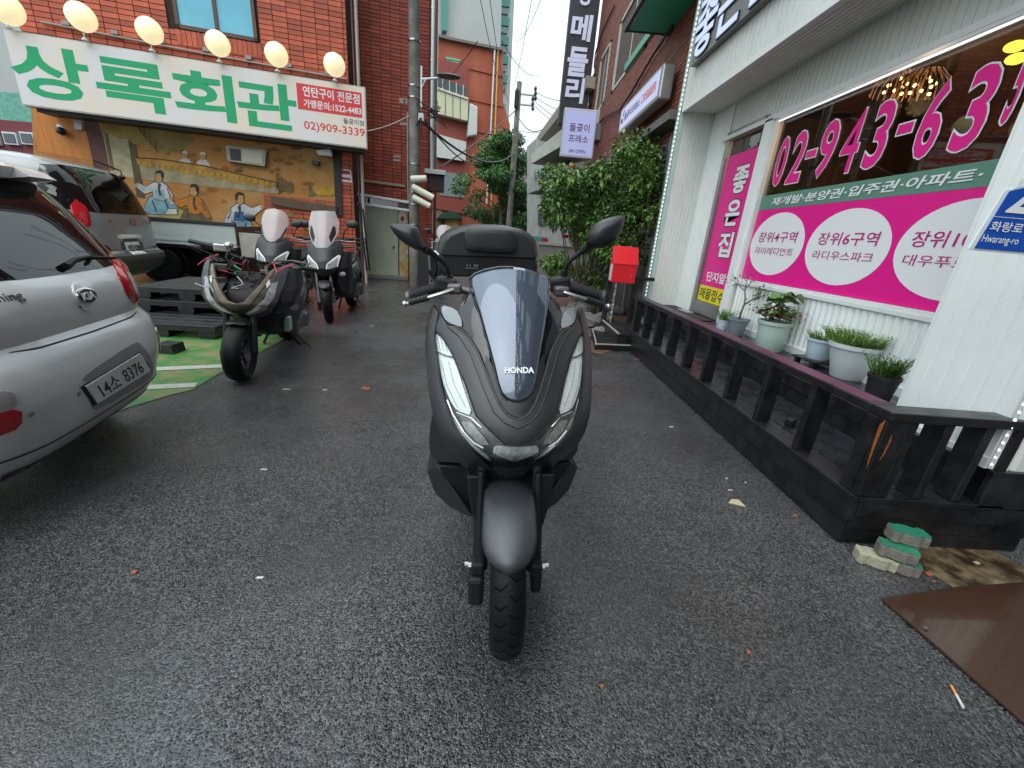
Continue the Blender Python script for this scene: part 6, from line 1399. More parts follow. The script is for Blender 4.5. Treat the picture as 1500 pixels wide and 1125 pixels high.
def ring(y, zb, zt, wb, wm, wt, zm=None):
    zm = zb + (zt - zb) * .55 if zm is None else zm
    pts = [(0, zb), (wb * .7, zb), (wb, zb + (zm - zb) * .15), (wm, zm - (zm - zb) * .25), (wm, zm + (zt - zm) * .2), (wt, zt - (zt - zm) * .12), (wt * .7, zt), (0, zt)]
    full = pts + [(-x, z) for x, z in pts[-2:0:-1]]; return [Vector((x, y, z)) for x, z in full]
def loft(parent, name, st, m, sub=1, M=None, smooth=True):
    rows = [ring(*s) for s in st]; mb = MB().grid(rows, close=True); n = len(rows[0])
    mb.f.append(tuple(range(n))[::-1]); k = len(mb.v) - n; mb.f.append(tuple(range(k, k + n)))
    if M: mb.xf(M)
    return obj(name, mb, m, parent, smooth=smooth, sub=sub)
def rearbody(t, m, seat=True, dz=0.0, box=False, exh=-1):
    loft(t, 'inner_shield', [(.26, .42, .93, .08, .17, .12), (.36, .34, .97, .13, .22, .15), (.50, .28, .84, .15, .22, .12), (.62, .25, .64, .16, .23, .11), (.82, .25, .64, .16, .24, .14), (.95, .28, .70, .15, .22, .15)], BLKP)
    loft(t, 'side_body', [(.80, .34, .60, .12, .20, .13), (.95, .34, .70, .14, .235, .17), (1.2, .42, .76, .13, .225, .18), (1.45, .55, .82, .10, .18, .14), (1.64, .68, .85, .05, .10, .08)], m)
    loft(t, 'seat', [(.70, .60, .70, .07, .10, .07), (.84, .66, .77, .12, .15, .10), (1.08, .68, .76, .13, .17, .12), (1.16, .69, .84, .13, .17, .12), (1.42, .74, .87, .11, .15, .11), (1.56, .80, .88, .06, .09, .06)], SEATM)
    tyre(t, (0, 1.315, .245), .245, .13, treads=True, name='rear_wheel')
    fender(t, (0, 1.315, .245), .30, .16, .1, 2.4, BLKP, name='rear_fender')
    obj('engine_case', MB().box((.13, 1.08, .30), (.12, .52, .17)).box((.0, .92, .32), (.22, .22, .22)), GUN, t, bevel=.03)
    obj('clutch_cover', MB().lathe([(.001, .20), (.085, .195), (.10, .17), (.10, .12)], (0, 1.25, .29), 20, 'X'), GUN, t, smooth=True)
    ex = MB().tube([(exh * .10, .75, .20), (exh * .13, 1.0, .19), (exh * .17, 1.12, .27), (exh * .19, 1.55, .38)], [.022, .022, .055, .06], 14); e_ = obj('exhaust', ex, BLKP, t, smooth=True)
    obj('heat_shield', MB().tube([(exh * .21, 1.20, .30), (exh * .225, 1.48, .37)], .05, 12), GUN, e_, smooth=True)
    obj('tail_lamp', MB().box((0, 1.68, .80), (.18, .04, .07)), REDL, t, bevel=.012)
    obj('plate_holder', MB().box((0, 1.72, .55), (.20, .012, .28), M=Matrix.Rotation(.4, 3, 'X')), BLKP, t)
    cs = MB()
    for sg in (-1, 1): cs.tube([(sg * .06, .98, .24), (sg * .15, 1.04, .02), (sg * .17, 1.10, .012)], .013, 6)
    obj('centre_stand', cs, BLKP, t); obj('side_stand', MB().tube([(.14, .88, .24), (.26, .96, .03), (.30, .97, .010)], [.012, .010, .018], 6), GUN, t)
    for sg in (-1, 1): obj('grab_rail', MB().tube([(sg * .13, 1.20, .80), (sg * .17, 1.35, .87), (sg * .15, 1.62, .92), (0, 1.68, .93)], .014, 8), GUN, t, smooth=True)
def pan(t, name, poly, F, off, thick, m, step=.016, px=False, mir=True, sm=0, single=False, **k):
    """front panel given as (x, z) outline of its left half, draped on y = F(x, z)"""
    poly = [(0 if abs(x) < .012 else x, z) for x, z in poly]
    for _ in range(sm):
        o_ = []
        for i in range(len(poly)):
            a, b = poly[i], poly[(i + 1) % len(poly)]
            o_.append(a if a[0] == 0 else (a[0] * .78 + b[0] * .22, a[1] * .78 + b[1] * .22)); o_.append(b if b[0] == 0 else (a[0] * .22 + b[0] * .78, a[1] * .22 + b[1] * .78))
        poly = [p for i, p in enumerate(o_) if (Vector(p) - Vector(o_[i - 1])).length > 1e-6]
    mb = drape(poly, lambda x, z, d: Vector((x, F(x, z) - off + (0 if (d == .0022 and abs(x) < 1e-6) else d), z)), step, thick, .0022)
    if single: mb.f = [f for f in mb.f if all(abs(mb.v[i].y - (F(mb.v[i].x, mb.v[i].z) - off)) < .003 for i in f)]
    if mir and not any(abs(x) < 1e-6 for x, z in poly):
        m2 = MB(); m2.v = [Vector((-p.x, p.y, p.z)) for p in mb.v]; m2.f = [f[::-1] for f in mb.f]
        o = obj(name, mb, m, t, smooth=True, **k); obj(name, m2, m, t, smooth=True, **k); return o
    if mir:
        mb.f = [f for f in mb.f if not all(abs(mb.v[i].x) < 1e-6 for i in f)]; mb.mirror()
    return obj(name, mb, m, t, smooth=True, **k)

# --- the black scooter in the middle of the alley
X0, Y0, YAW, ROLL = .098, 1.075, R(5.2), R(2.4)
RS = Matrix.Rotation(YAW, 3, 'Z') @ Matrix(((math.cos(ROLL), 0, -math.sin(ROLL)), (0, 1, 0), (math.sin(ROLL), 0, math.cos(ROLL))))
RSI = RS.transposed(); LO = RSI @ (EYE - Vector((X0, Y0, 0)))
def hp(px, py, y): r = RSI @ ray(px, py); return LO + r * ((y - LO.y) / r.y)
P0T = [(.50, .14), (.58, .075), (.62, .035), (.66, -.012), (.69, -.034), (.72, -.037), (.76, -.028), (.81, -.003), (.87, .040), (.95, .100), (1.05, .19), (1.15, .30), (1.3, .46)]
def sint(t, z): return sum(interp(t, z + d) * w for d, w in ((-.045, 1), (-.03, 2), (-.015, 3), (0, 4), (.015, 3), (.03, 2), (.045, 1))) / 16
def F0(x, z): return sint(P0T, z) + 2.0 * x * x + (4 * (abs(x) - .2) ** 2 if abs(x) > .2 else 0)
FWT = [(.80, .0), (.86, .015), (.92, .055), (1.0, .118), (1.08, .19), (1.15, .262), (1.25, .38)]
def FW(x, z): return sint(FWT, z) + 2.3 * x * x + 10 * x ** 4
def hf(px, py, F=F0):
    y = .1
    for _ in range(60): p = hp(px, py, y); y = y * .65 + .35 * F(p.x, p.z)
    return (p.x, p.z)
HS = thing('motor_scooter', 'matte black scooter with smoked windscreen and top box facing the camera in the middle', 'motor scooter')
def hpan(name, pts, off, thick, m, F=F0, parent=None, **k): return pan(parent or HS, name, [hf(a, b, F) for a, b in pts], F, off, thick, m, **k)
LO_ = [(636, 483), (637, 505), (640, 525), (644, 560), (653, 594), (668, 631), (690, 658), (720, 688), (754, 697)]
hpan('front_cowl_rim', [(632, 447), (627, 462), (624, 480), (623, 515), (627, 560), (630, 584), (637, 617), (653, 651), (672, 678), (702, 695), (735, 704), (757, 706), (754, 695), (722, 686), (692, 656), (670, 630), (655, 593), (646, 560), (642, 525), (639, 505), (637, 483), (640, 468), (642, 455)], .010, .05, COWLW, sm=1)
lens = [(636, 483), (637, 505), (640, 525), (644, 560), (653, 594), (668, 631), (690, 658), (720, 688), (757, 697), (757, 651), (739, 651), (696, 609), (680, 560), (675, 547), (664, 520), (648, 494)]
hl = hpan('headlight', lens, -.016, .02, LAMPD)
hpan('lens', lens, .004, .003, LENS, parent=hl)
hpan('light_strip', [(637, 489), (638, 505), (642, 527), (648, 560), (659, 588), (669, 603), (693, 611), (680, 574), (672, 547), (662, 521), (648, 497)], -.006, .01, LAMPW, parent=hl, sm=1)
hpan('light_strip', [(650, 596), (656, 608), (672, 634), (700, 664), (722, 680), (712, 666), (690, 650), (668, 622), (660, 604)], -.007, .008, LAMPW, parent=hl, sm=1)
hpan('turn_reflector', [(676, 620), (690, 620), (712, 646), (716, 654), (702, 654), (684, 636)], -.006, .008, mat('reflector_grey', (.45, .44, .40), .25, metal=.4, var=.5, vscale=70), parent=hl)
REFL = mat('faceted_reflector', (.80, .82, .80), .2, metal=.25, var=.5, vscale=45, bump=1, bscale=140, stretch=(1, 1, .35))
hpan('main_reflector', [(757, 656), (736, 656), (724, 657), (722, 667), (738, 677), (757, 682)], -.004, .01, REFL, parent=hl, sm=1)
def hline(name, pts, r, m, off=-.003):
    for sg in (1, -1):
        P_ = [hf(a, b) for a, b in pts]; Q = []
        for a, b in zip(P_, P_[1:]):
            for k in range(6): t = k / 6; Q.append((a[0] + (b[0] - a[0]) * t, a[1] + (b[1] - a[1]) * t))
        Q.append(P_[-1]); obj(name, MB().tube([Vector((sg * x, F0(x, z) - off, z)) for x, z in Q], r, 6), m, hl, smooth=True)
for off_, pts_ in ((.010, [(655, 476), (672, 490), (689, 515), (699, 541), (711, 572), (724, 601), (739, 616), (757, 624)]), (.013, [(668, 477), (684, 489), (699, 512), (709, 537), (720, 565), (731, 590), (742, 605), (757, 612)])): hline('crease_edge', pts_, .0030, COWLW, off_)
hline('lens_gap', [(637, 482), (648, 493), (664, 520), (675, 547), (681, 560), (697, 608), (740, 650), (757, 650)], .0022, SEAM, .006)
hline('lens_gap', [(636, 484), (638, 505), (641, 525), (645, 560), (654, 594), (669, 631), (691, 657), (721, 687), (757, 697)], .0022, SEAM, .007)
hline('chrome_line', [(655, 586), (663, 606), (680, 634), (702, 657), (716, 668), (724, 678), (736, 688)], .0022, CHR, .0)
hline('chrome_line', [(669, 604), (690, 612), (705, 626)], .0018, CHR, .002)
hline('chrome_line', [(679, 632), (694, 648), (708, 656)], .0022, MAGW, .002)
hline('strip_divider', [(637, 513), (650, 520), (665, 524)], .0026, LAMPD, -.002)
for k_2 in (1, 3): hline('strip_rib', [(641 + k_2 * 5.2, 530), (649 + k_2 * 5.6, 566), (664 + k_2 * 6, 597)], .0009, mat('pale_rib', (.35, .36, .35), .3), -.004)
for k_2 in range(3): hline('strip_rib', [(640 + k_2 * 5, 492 + k_2 * 3), (645 + k_2 * 5, 515)], .0008, mat('pale_rib', (.35, .36, .35), .3), -.004)
hpan('chrome_lip', [(757, 677), (738, 672), (722, 664), (721, 668), (738, 679), (757, 684)], -.001, .006, CHR, parent=hl)
hpan('inner_bezel', [(757, 700), (722, 690), (700, 668), (704, 667), (724, 684), (757, 692)], -.008, .006, GLOSS, parent=hl)
hpan('nose_cover', [(643, 456), (639, 468), (637.5, 480), (648, 492), (665, 519), (676, 546), (681, 560), (697, 608), (740, 650), (757, 650), (757, 624), (739, 616), (724, 601), (711, 572), (699, 541), (689, 515), (672, 490), (655, 476)], .006, .03, COWLW)
hpan('nose_ridge', [(655, 476), (672, 490), (689, 515), (699, 541), (711, 572), (724, 601), (739, 616), (757, 624), (757, 612), (742, 605), (731, 590), (720, 565), (709, 537), (699, 512), (684, 489), (668, 477)], .014, .03, COWLW, sm=0)
hpan('nose_inset', [(757, 613), (741, 606), (730, 590), (720, 565), (710, 537), (712, 520), (724, 540), (732, 562), (737, 580), (757, 588)], -.002, .03, COWL)
hpan('gloss_panel', [(672, 447), (690, 428), (696, 440), (709, 483), (718, 520), (714, 545), (703, 518), (689, 492), (676, 480)], -.004, .03, GLOSS, sm=1)
hpan('side_garnish', [(645, 446), (668, 452), (676, 468), (677, 479), (661, 474), (650, 466)], .004, .02, mat('smoky_garnish', (.22, .24, .25), .08, coat=1), sm=1)
# windscreen
ws_pts = [(752, 391), (731, 391), (710, 395), (695, 401), (686, 410), (690, 429), (701, 455), (709, 483), (717, 510), (724, 536), (730, 561), (735, 575), (743, 583), (757, 587)]
wl = [hf(x, y, FW) for x, y in ((744, 583), (738, 579), (734, 572), (730, 561), (724, 536), (717, 510), (709, 483), (701, 455), (694, 429), (690, 418), (689, 410), (693, 403))]
zcb, zct = hf(757, 588, FW)[1], hf(750, 391, FW)[1]; dist = [0]
for p, q in zip(wl, wl[1:]): dist.append(dist[-1] + (Vector(p) - Vector(q)).length)
rows = []; NV_, NS_ = 40, 28
for i in range(NV_ + 1):
    v = dist[-1] * i / NV_; k = max(j for j in range(len(dist)) if dist[j] <= v + 1e-9); k = min(k, len(wl) - 2); t_ = (v - dist[k]) / (dist[k + 1] - dist[k])
    xl, zl = wl[k][0] + (wl[k + 1][0] - wl[k][0]) * t_, wl[k][1] + (wl[k + 1][1] - wl[k][1]) * t_; zc_ = zcb + (zct - zcb) * i / NV_; row = []
    for j in range(NS_ + 1):
        s_ = -1 + 2 * j / NS_; x = s_ * abs(xl); z = zl + (zc_ - zl) * (1 - s_ * s_); row.append(Vector((x, FW(x, z), z)))
    rows.append(row)
WS = obj('windscreen', MB().grid(rows), SCRN, HS, smooth=True, solid=.004)
b_ = [hf(739, 547, FW), hf(782, 547, FW)]; zz_ = (b_[0][1] + b_[1][1]) / 2
A_ = Vector((b_[0][0], FW(b_[0][0], zz_) - .003, zz_)); B_ = Vector((b_[1][0], FW(b_[1][0], zz_) - .003, zz_)); zt = zz_ + .0155; T_ = Vector((A_.x, FW(A_.x, zt) - .003, zt))
lettering('HONDA', A_, B_, T_, MAGW, HS, bold=.035, off=.004)
obj('screen_edge', MB().tube([Vector((x, FW(x, z) - .002, z)) for x, z in [hf(a, b, FW) for a, b in ws_pts[::-1][1:]]] + [Vector((-x, FW(x, z) - .002, z)) for x, z in [hf(a, b, FW) for a, b in ws_pts[1:]]][::1][:0], .003, 6), GLOSS, HS)
# dark core behind the panels
loft(HS, 'front_core', [(.03, .62, .76, .02, .10, .05), (.10, .60, .86, .06, .17, .09), (.20, .56, .95, .10, .20, .13), (.32, .45, 1.00, .10, .21, .15)], BLKP)
# lower side cowls and wings
def hprism(name, pts, y0, dep, m, mir=True, bevel=.006, parent=None, back=.0):
    P_ = [hp(a, b, y0 + (c[0] if c else 0)) for a, b, *c in pts]; mb = MB().prism(P_, Vector((0, dep, 0)))
    if back: k = len(P_); mb.v = mb.v[:k] + [Vector((v.x * (1 - back), v.y, v.z)) for v in mb.v[k:]]
    if mir:
        m2 = MB(); m2.v = [Vector((-p.x, p.y, p.z)) for p in mb.v]; m2.f = [f[::-1] for f in mb.f]; obj(name, m2, m, parent or HS, smooth=True, bevel=bevel)
    return obj(name, mb, m, parent or HS, smooth=True, bevel=bevel)
hprism('side_cowl', [(634, 606, .05), (630, 625, .08), (628, 650, .09), (630, 666, .08), (640, 677, .05), (676, 680, -.03), (664, 660, -.03), (648, 632, 0)], .20, .22, COWL)
hprism('lower_wing', [(625, 690, .05), (641, 682, .0), (652, 700, -.01), (668, 722, -.03), (693, 757, -.06), (683, 756, -.04), (658, 743, 0), (637, 723, .04)], .26, .20, COWL)
hprism('inner_duct', [(641, 682), (676, 682), (700, 700), (700, 752), (693, 757), (655, 712)], .25, .12, BLKP)
loft(HS, 'chin_cover', [(.05, .56, .66, .03, .09, .07), (.14, .46, .64, .06, .12, .10), (.26, .34, .62, .09, .15, .14), (.36, .28, .60, .12, .18, .16)], BLKP)
# front wheel, turned slightly
MST = Matrix.Translation((-.012, .0, 0)) @ Matrix.Rotation(R(-5), 4, 'Z')
tyre(HS, (0, 0, .255), .255, .101, MST, name='front_wheel')
FEN = fender(HS, (0, 0, .255), .292, .158, R(20), R(139), mat('blue_grey_fender', (.036, .039, .046), .30, var=.12, vscale=9, bump=.2, bscale=900, spec=.7, rvar=.05), MST, drop=.035)
hb_ = MB()
for sg in (-1, 1):
    fk = MB().tube([(sg * .088, .015, .24), (sg * .088, .04, .42)], [.026, .022], 12).tube([(sg * .088, .04, .42), (sg * .088, .10, .66)], .0165, 12)
    fo = obj('fork_leg', fk.xf(MST), BLKP, HS, smooth=True)
    obj('fork_guard', MB().obox((sg * .080, .0, .36), (sg * .020, 0, 0), (0, .06, 0), (0, .05, .22)).obox((sg * .074, -.035, .25), (sg * .040, 0, 0), (0, .06, 0), (0, 0, .045)).xf(MST), BLKP, fo, bevel=.008)
    obj('axle_bolt', MB().lathe([(.014, sg * .112), (.014, sg * .124)], (0, -.005, .272), 6, 'X').lathe([(.008, sg * .124), (.008, sg * .136)], (0, -.005, .272), 8, 'X').xf(MST), STEEL, fo)
obj('brake_caliper', MB().box((-.098, -.01, .195), (.05, .085, .11)).xf(MST), BLKP, HS, bevel=.012)
obj('reflector', MB().box((.1, .02, .20), (.035, .07, .085)).xf(MST), BLKP, HS, bevel=.012)
hprism('fork_shroud', [(684, 698), (709, 698), (710, 745), (708, 786), (701, 790), (696, 772), (690, 748), (686, 720)], .06, .07, BLKP)
# cockpit, bars, levers, mirrors
loft(HS, 'dash_cover', [(.27, .90, 1.02, .06, .11, .07), (.36, .90, 1.06, .08, .15, .10), (.46, .90, 1.07, .08, .14, .09), (.54, .92, 1.03, .05, .09, .06)], BLKP)
def sided(fl, fr): return [(-1, fl), (1, fr)]
for sg, (g0, g1, l0, l1, l2) in sided(((648, 419, .43), (602, 434, .45), (664, 424, .36), (630, 434, .35), (593, 445, .37)), ((826, 418, .43), (880, 433, .41), (826, 428, .34), (855, 437, .34), (891, 449, .35))):
    a, b = hp(g0[0], g0[1], g0[2]), hp(g1[0], g1[1], g1[2]); h_ = MB().tube([a, b], .0185, 16)
    gr = obj('grip', h_, mat('grip_rubber', (.02, .02, .022), .6, bump=1, bscale=400), HS, smooth=True)
    rg = MB()
    for k in range(18):
        p = a.lerp(b, .15 + .8 * k / 18); d = (b - a).normalized(); rg.tube([p, p + d * .0025], .0200, 14)
    obj('grip_rib', rg, BLKP, gr, kind='stuff'); obj('bar_end', MB().tube([b, b + (b - a).normalized() * .012], .020, 14), GUN, gr, smooth=True)
    obj('handlebar', MB().tube([Vector((sg * .05, .42, a.z - .03)), a], .013, 10), GUN, HS, smooth=True)
    obj('switch_housing', MB().box(a.lerp(b, -.12), (.075, .06, .052), M=Matrix.Rotation(-sg * .15, 3, 'Y')), BLKP, HS, bevel=.012)
    p0, p1, p2 = hp(*l0), hp(*l1), hp(*l2); p1.y -= .01
    lv = obj('brake_lever', MB().tube([p0, p0.lerp(p1, .5) + Vector((0, -.006, 0)), p1, p2], [.0085, .0065, .0065, .0055], 8, flat=1.3), LVR, HS, smooth=True)
    obj('lever_sleeve', MB().tube([p1.lerp(p2, .05), p1.lerp(p2, .80)], .0105, 10), mat('dark_green_rubber', (.012, .022, .017), .55), lv, smooth=True); obj('lever_ball', MB().ball(p2, .0100, 12), LVR, lv, smooth=True)
    rb_ = MB()
    for k in range(4): q = p1.lerp(p2, .15 + .17 * k); rb_.tube([q, q.lerp(p2, .04)], .0118, 10)
    obj('sleeve_ring', rb_, BLKP, lv)
    obj('lever_mount', MB().box(p0 + Vector((-sg * .004, .02, 0)), (.05, .05, .034)), GUN, HS, bevel=.008)
ML = [(570, 329), (572, 327), (585, 326.5), (600, 328), (611, 333), (618, 347), (625, 364), (624, 370), (612, 367), (600, 362), (586, 352), (576, 341)]
MR = [(916, 316), (915, 322), (913, 333), (904, 351), (893, 359), (884, 364), (866, 364), (861, 357), (861, 342), (868, 332), (880, 323), (898, 317)]
for sg, pts, ctr, arm in ((-1, ML, (600, 345), [(624, 365), (632, 371), (648, 383), (655, 391), (658, 404), (660, 414)]), (1, MR, (880, 342), [(862, 360), (855, 366), (842, 376), (831, 386), (828, 396), (826, 410)])):
    sp_ = smoothpoly(pts, 1); rim = [hp(a, b, .395) for a, b in sp_]; n = len(rim); cc = hp(ctr[0], ctr[1], .35)
    mb = MB(); rows = [rim]
    for t, y in ((.93, -.016), (.78, -.030), (.5, -.040), (.22, -.044)): rows.append([Vector((cc.x + (p.x - cc.x) * t, .395 + y, cc.z + (p.z - cc.z) * t)) for p in rim])
    mb.grid(rows, close=True); k = len(mb.v) - n; mb.f.append(tuple(range(k, k + n)))
    M_ = obj('mirror', mb, COWL, HS, smooth=True); obj('mirror_glass', MB().prism([Vector((cc.x + (p.x - cc.x) * .94, .398, cc.z + (p.z - cc.z) * .94)) for p in rim], (0, .004, 0)), CHR, M_)
    obj('mirror_rim', MB().prism(rim, (0, .008, 0)), BLKP, M_)
    ap = [hp(x, y, .385 + .01 * i) for i, (x, y) in enumerate(arm)]
    obj('mirror_arm', MB().tube(ap, [.015, .011, .0075, .0075, .0085, .012], 10), BLKP, M_, smooth=True)
    obj('arm_nut', MB().tube([ap[-2], ap[-1]], .0125, 8), BLKP, M_)
rearbody(HS, COWL)
# top box
def bx(px, py): return hp(px, py, 1.22)
TBX = obj('top_box', MB(), BLKP, HS) if 0 else None
def half(l, r): a, b = bx(*l), bx(*r); return ((b.x - a.x) / 2, (a.z + b.z) / 2)
xc = (bx(642, 380).x + bx(789, 380).x) / 2
prof = [half((652, 406), (782, 408)), half((643, 398), (789, 402)), half((641, 387), (790, 391)), half((643, 372), (788, 378)), half((647, 352), (784, 356)), half((657, 342), (775, 346)), half((674, 336), (762, 339)), half((700, 332.5), (738, 333.5))]
ring_ = lambda s, dz: [Vector((xc + sx * w * s, 0, z + dz)) for sx in (1, -1) for (w, z) in (prof if sx == 1 else prof[::-1])]
lower = prof[:4]; upper = prof[3:]
def lf2(pr, ys, name, m, parent):
    rows = []
    for y, s, dz in ys: rows.append([Vector((xc + w * s, y, z + dz)) for w, z in pr] + [Vector((xc - w * s, y, z + dz)) for w, z in pr[::-1]])
    mb = MB().grid(rows, close=True); n = len(rows[0]); mb.f.append(tuple(range(n))[::-1]); k = len(mb.v) - n; mb.f.append(tuple(range(k, k + n))); return obj(name, mb, m, parent, smooth=True, bevel=.008)
tbase = lf2(lower, [(1.235, .93, 0), (1.255, .99, 0), (1.33, 1.03, 0), (1.50, 1.02, 0), (1.60, .94, .0), (1.63, .84, .0)], 'top_box', BLKP, HS)
lf2([(w + .004, z + .004) for w, z in upper], [(1.225, .94, -.012), (1.245, 1.0, 0), (1.33, 1.05, .012), (1.50, 1.03, .010), (1.61, .93, -.01), (1.64, .80, -.035)], 'lid', COWL, tbase)
seam_z = prof[3][1]
obj('latch_mark', MB().box((xc - .09, 1.232, prof[1][1] + .022), (.07, .004, .003)).box((xc - .115, 1.232, prof[1][1] + .036), (.005, .004, .010)).box((xc - .10, 1.232, prof[1][1] + .036), (.005, .004, .010)).box((xc - .075, 1.232, prof[1][1] + .036), (.008, .004, .010)).box((xc - .062, 1.232, prof[1][1] + .036), (.008, .004, .010)), STEEL, tbase)
pd = [hp(a, b, 1.21) for a, b in smoothpoly([(681, 336), (700, 334.5), (728, 334), (748, 337), (756, 345), (757, 362), (754, 370), (735, 372), (700, 369), (683, 367), (680, 355)], 1)]
cc = sum(pd, Vector()) / len(pd); rows = [[Vector((cc.x + (p.x - cc.x) * t, y, cc.z + (p.z - cc.z) * t)) for p in pd] for t, y in ((1.0, 1.25), (1.0, 1.20), (.96, 1.19), (.84, 1.184), (.5, 1.182))]
mb = MB().grid(rows, close=True); n = len(pd); k = len(mb.v) - n; mb.f.append(tuple(range(k, k + n))); obj('backrest', mb, SEATM, tbase, smooth=True)
obj('rack', MB().box((0, 1.42, prof[0][1] - .02), (.2, .36, .02)).box((0, 1.42, prof[0][1] - .10), (.10, .25, .15)), GUN, HS, bevel=.006)
HS.matrix_world = Matrix.Translation((X0, Y0, 0)) @ RS.to_4x4()

# --- three parked scooters on the left
def cowlF(P_, k=2.4): return lambda x, z: interp(P_, z) + k * x * x
def bars(t, z=1.0, y=.42, mirrors=True, red=False, lever=True, hw=.34):
    obj('handlebar', MB().tube([(-hw, y + .06, z + .03), (-.12, y, z), (.12, y, z), (hw, y + .06, z + .03)], .012, 8), GUN, t, smooth=True)
    for sg in (-1, 1):
        obj('grip', MB().tube([(sg * (hw - .12), y + .035, z + .022), (sg * hw, y + .06, z + .03)], .019, 10), BLKP, t, smooth=True)
        if lever: obj('brake_lever', MB().tube([(sg * .17, y - .03, z + .01), (sg * .25, y - .045, z), (sg * (hw + .01), y - .01, z - .01)], .007, 6), DRED if red else LVR, t, smooth=True)
        if mirrors:
            M_ = obj('mirror', MB().ball((sg * (hw + .02), y - .04, z + .22), .085, 12, (1, .3, .62)), COWL, t, smooth=True); obj('mirror_arm', MB().tube([(sg * .20, y, z + .02), (sg * .23, y - .02, z + .12), (sg * (hw - .02), y - .035, z + .20)], .008, 6), BLKP, M_)
PS = [(.55, .12), (.62, .05), (.70, .0), (.80, .02), (.95, .10), (1.1, .22), (1.3, .36)]
def scooter(label, loc, yaw, roll=0, steer=0, kind='plain', scale=1.0):
    t = thing('motor_scooter', label, 'motor scooter', (0, 0, 0), 'scooters parked along the left side'); M = Matrix.Rotation(R(steer), 4, 'Z'); r = .26
    tyre(t, (0, 0, r), r, .12, M, name='front_wheel', treads=False)
    for sg in (-1, 1): obj('fork_leg', MB().tube([(sg * .085, .01, .25), (sg * .085, .10, .66)], [.028, .018], 10).xf(M), GUN if kind == 'tall' else BLKP, t, smooth=True)
    obj('brake_caliper', MB().box((-.10, .02, .22), (.05, .09, .12)).xf(M), BLKP, t, bevel=.01)
    F = cowlF(PS); CW2 = mat('glossy_charcoal_cowl', (.035, .036, .040), .26, coat=.4, var=.25, vscale=5)
    rearbody(t, CW2)
    loft(t, 'front_core', [(.10, .58, .70, .04, .12, .08), (.18, .52, .88, .08, .17, .12), (.32, .42, .92, .10, .20, .14)], BLKP)
    if kind == 'stripped':
        fender(t, (0, 0, r), .295, .14, R(40), R(105), COWL, M)
        TAN = mat('tan_inner_panel', (.20, .165, .12), .5, var=.3, vscale=10)
        vi = [(0, .70), (-.05, .72), (-.13, .86), (-.19, 1.0), (-.205, 1.0), (-.17, .88), (-.10, .72), (-.05, .655), (0, .645)]
        pan(t, 'tan_bracket', vi, F, .012, .03, TAN)
        pan(t, 'tan_panel', [(-.205, 1.0), (-.17, .88), (-.10, .72), (-.04, .65), (0, .64), (0, .60), (-.06, .615), (-.14, .72), (-.20, .86), (-.225, .97)], F, .004, .02, mat('dull_tan_panel', (.10, .085, .065), .45, var=.4, vscale=8))
        pan(t, 'headlight', [(-.03, .60), (-.10, .66), (-.165, .75), (-.20, .88), (-.235, .90), (-.22, .76), (-.165, .65), (-.08, .585)], F, .024, .03, mat('cloudy_lens', (.30, .31, .30), .15, coat=.8, var=.6, vscale=30))
        pan(t, 'light_bar', [(-.05, .604), (-.10, .648), (-.135, .69), (-.146, .672), (-.108, .628), (-.056, .59)], F, .034, .012, LAMPW)
        pan(t, 'white_patch', [(-.175, .84), (-.165, .90), (-.18, .92), (-.192, .88)], F, .012, .006, MAGW)
        pan(t, 'front_cowl', [(-.225, 1.02), (-.20, .85), (-.19, .76), (-.15, .66), (-.08, .575), (-.09, .55), (-.17, .60), (-.225, .70), (-.265, .86), (-.275, .98), (-.25, 1.04)], F, .016, .06, mat('worn_charcoal_cowl', (.06, .064, .072), .5, var=.3, vscale=9))
        pan(t, 'leg_panel', [(-.25, 1.04), (-.275, .98), (-.265, .86), (-.24, .72), (-.19, .60), (-.21, .58), (-.30, .66), (-.33, .84), (-.31, 1.0)], lambda x, z: F(x, z) + .04, .0, .18, COWL)
        rr = random.Random(17); 
        for k in range(16):
            o = Vector((rr.uniform(-.17, .17), rr.uniform(.14, .38), rr.uniform(.76, 1.06))); obj('component', MB().box(o, (rr.uniform(.03, .10), rr.uniform(.03, .10), rr.uniform(.02, .07)), rr.uniform(0, 3)), [BLKP, GUN, BLKP, GLOSS, STEEL][k % 5], t, bevel=.003)
        for k, (m_, n_) in enumerate(((mat('dark_cable', (.03, .02, .02), .6), 14), (DRED, 4), (mat('green_connector', (.01, .30, .10), .5), 2), (CERW, 5))):
            for j in range(n_):
                p = Vector((rr.uniform(-.18, .18), rr.uniform(.12, .35), rr.uniform(.78, 1.1))); pts = [p]
                for _ in range(4): p = p + Vector((rr.gauss(0, .05), rr.gauss(0, .04), rr.gauss(0, .045))); pts.append(p)
                obj('wire', MB().tube(pts, rr.uniform(.003, .006), 5), m_, t, smooth=True)
        obj('bare_handlebar', MB().tube([(-.28, .46, 1.14), (-.10, .42, 1.06), (.14, .42, 1.02), (.34, .62, .98)], .013, 8), BLKP, t, smooth=True)
        obj('grip', MB().tube([(-.42, .47, 1.16), (-.24, .45, 1.13)], .02, 10), BLKP, t, smooth=True); obj('switch_housing', MB().box((-.20, .44, 1.13), (.10, .07, .07)).ball((-.14, .40, 1.16), .035, 8), LVR, t, bevel=.01)
        obj('brake_lever', MB().tube([(-.20, .36, 1.07), (-.27, .34, 1.03), (-.34, .36, .96)], [.009, .007, .006], 6), DRED, t, smooth=True)
        obj('grip', MB().tube([(.28, .55, .99), (.40, .68, .97)], .02, 10), BLKP, t, smooth=True)
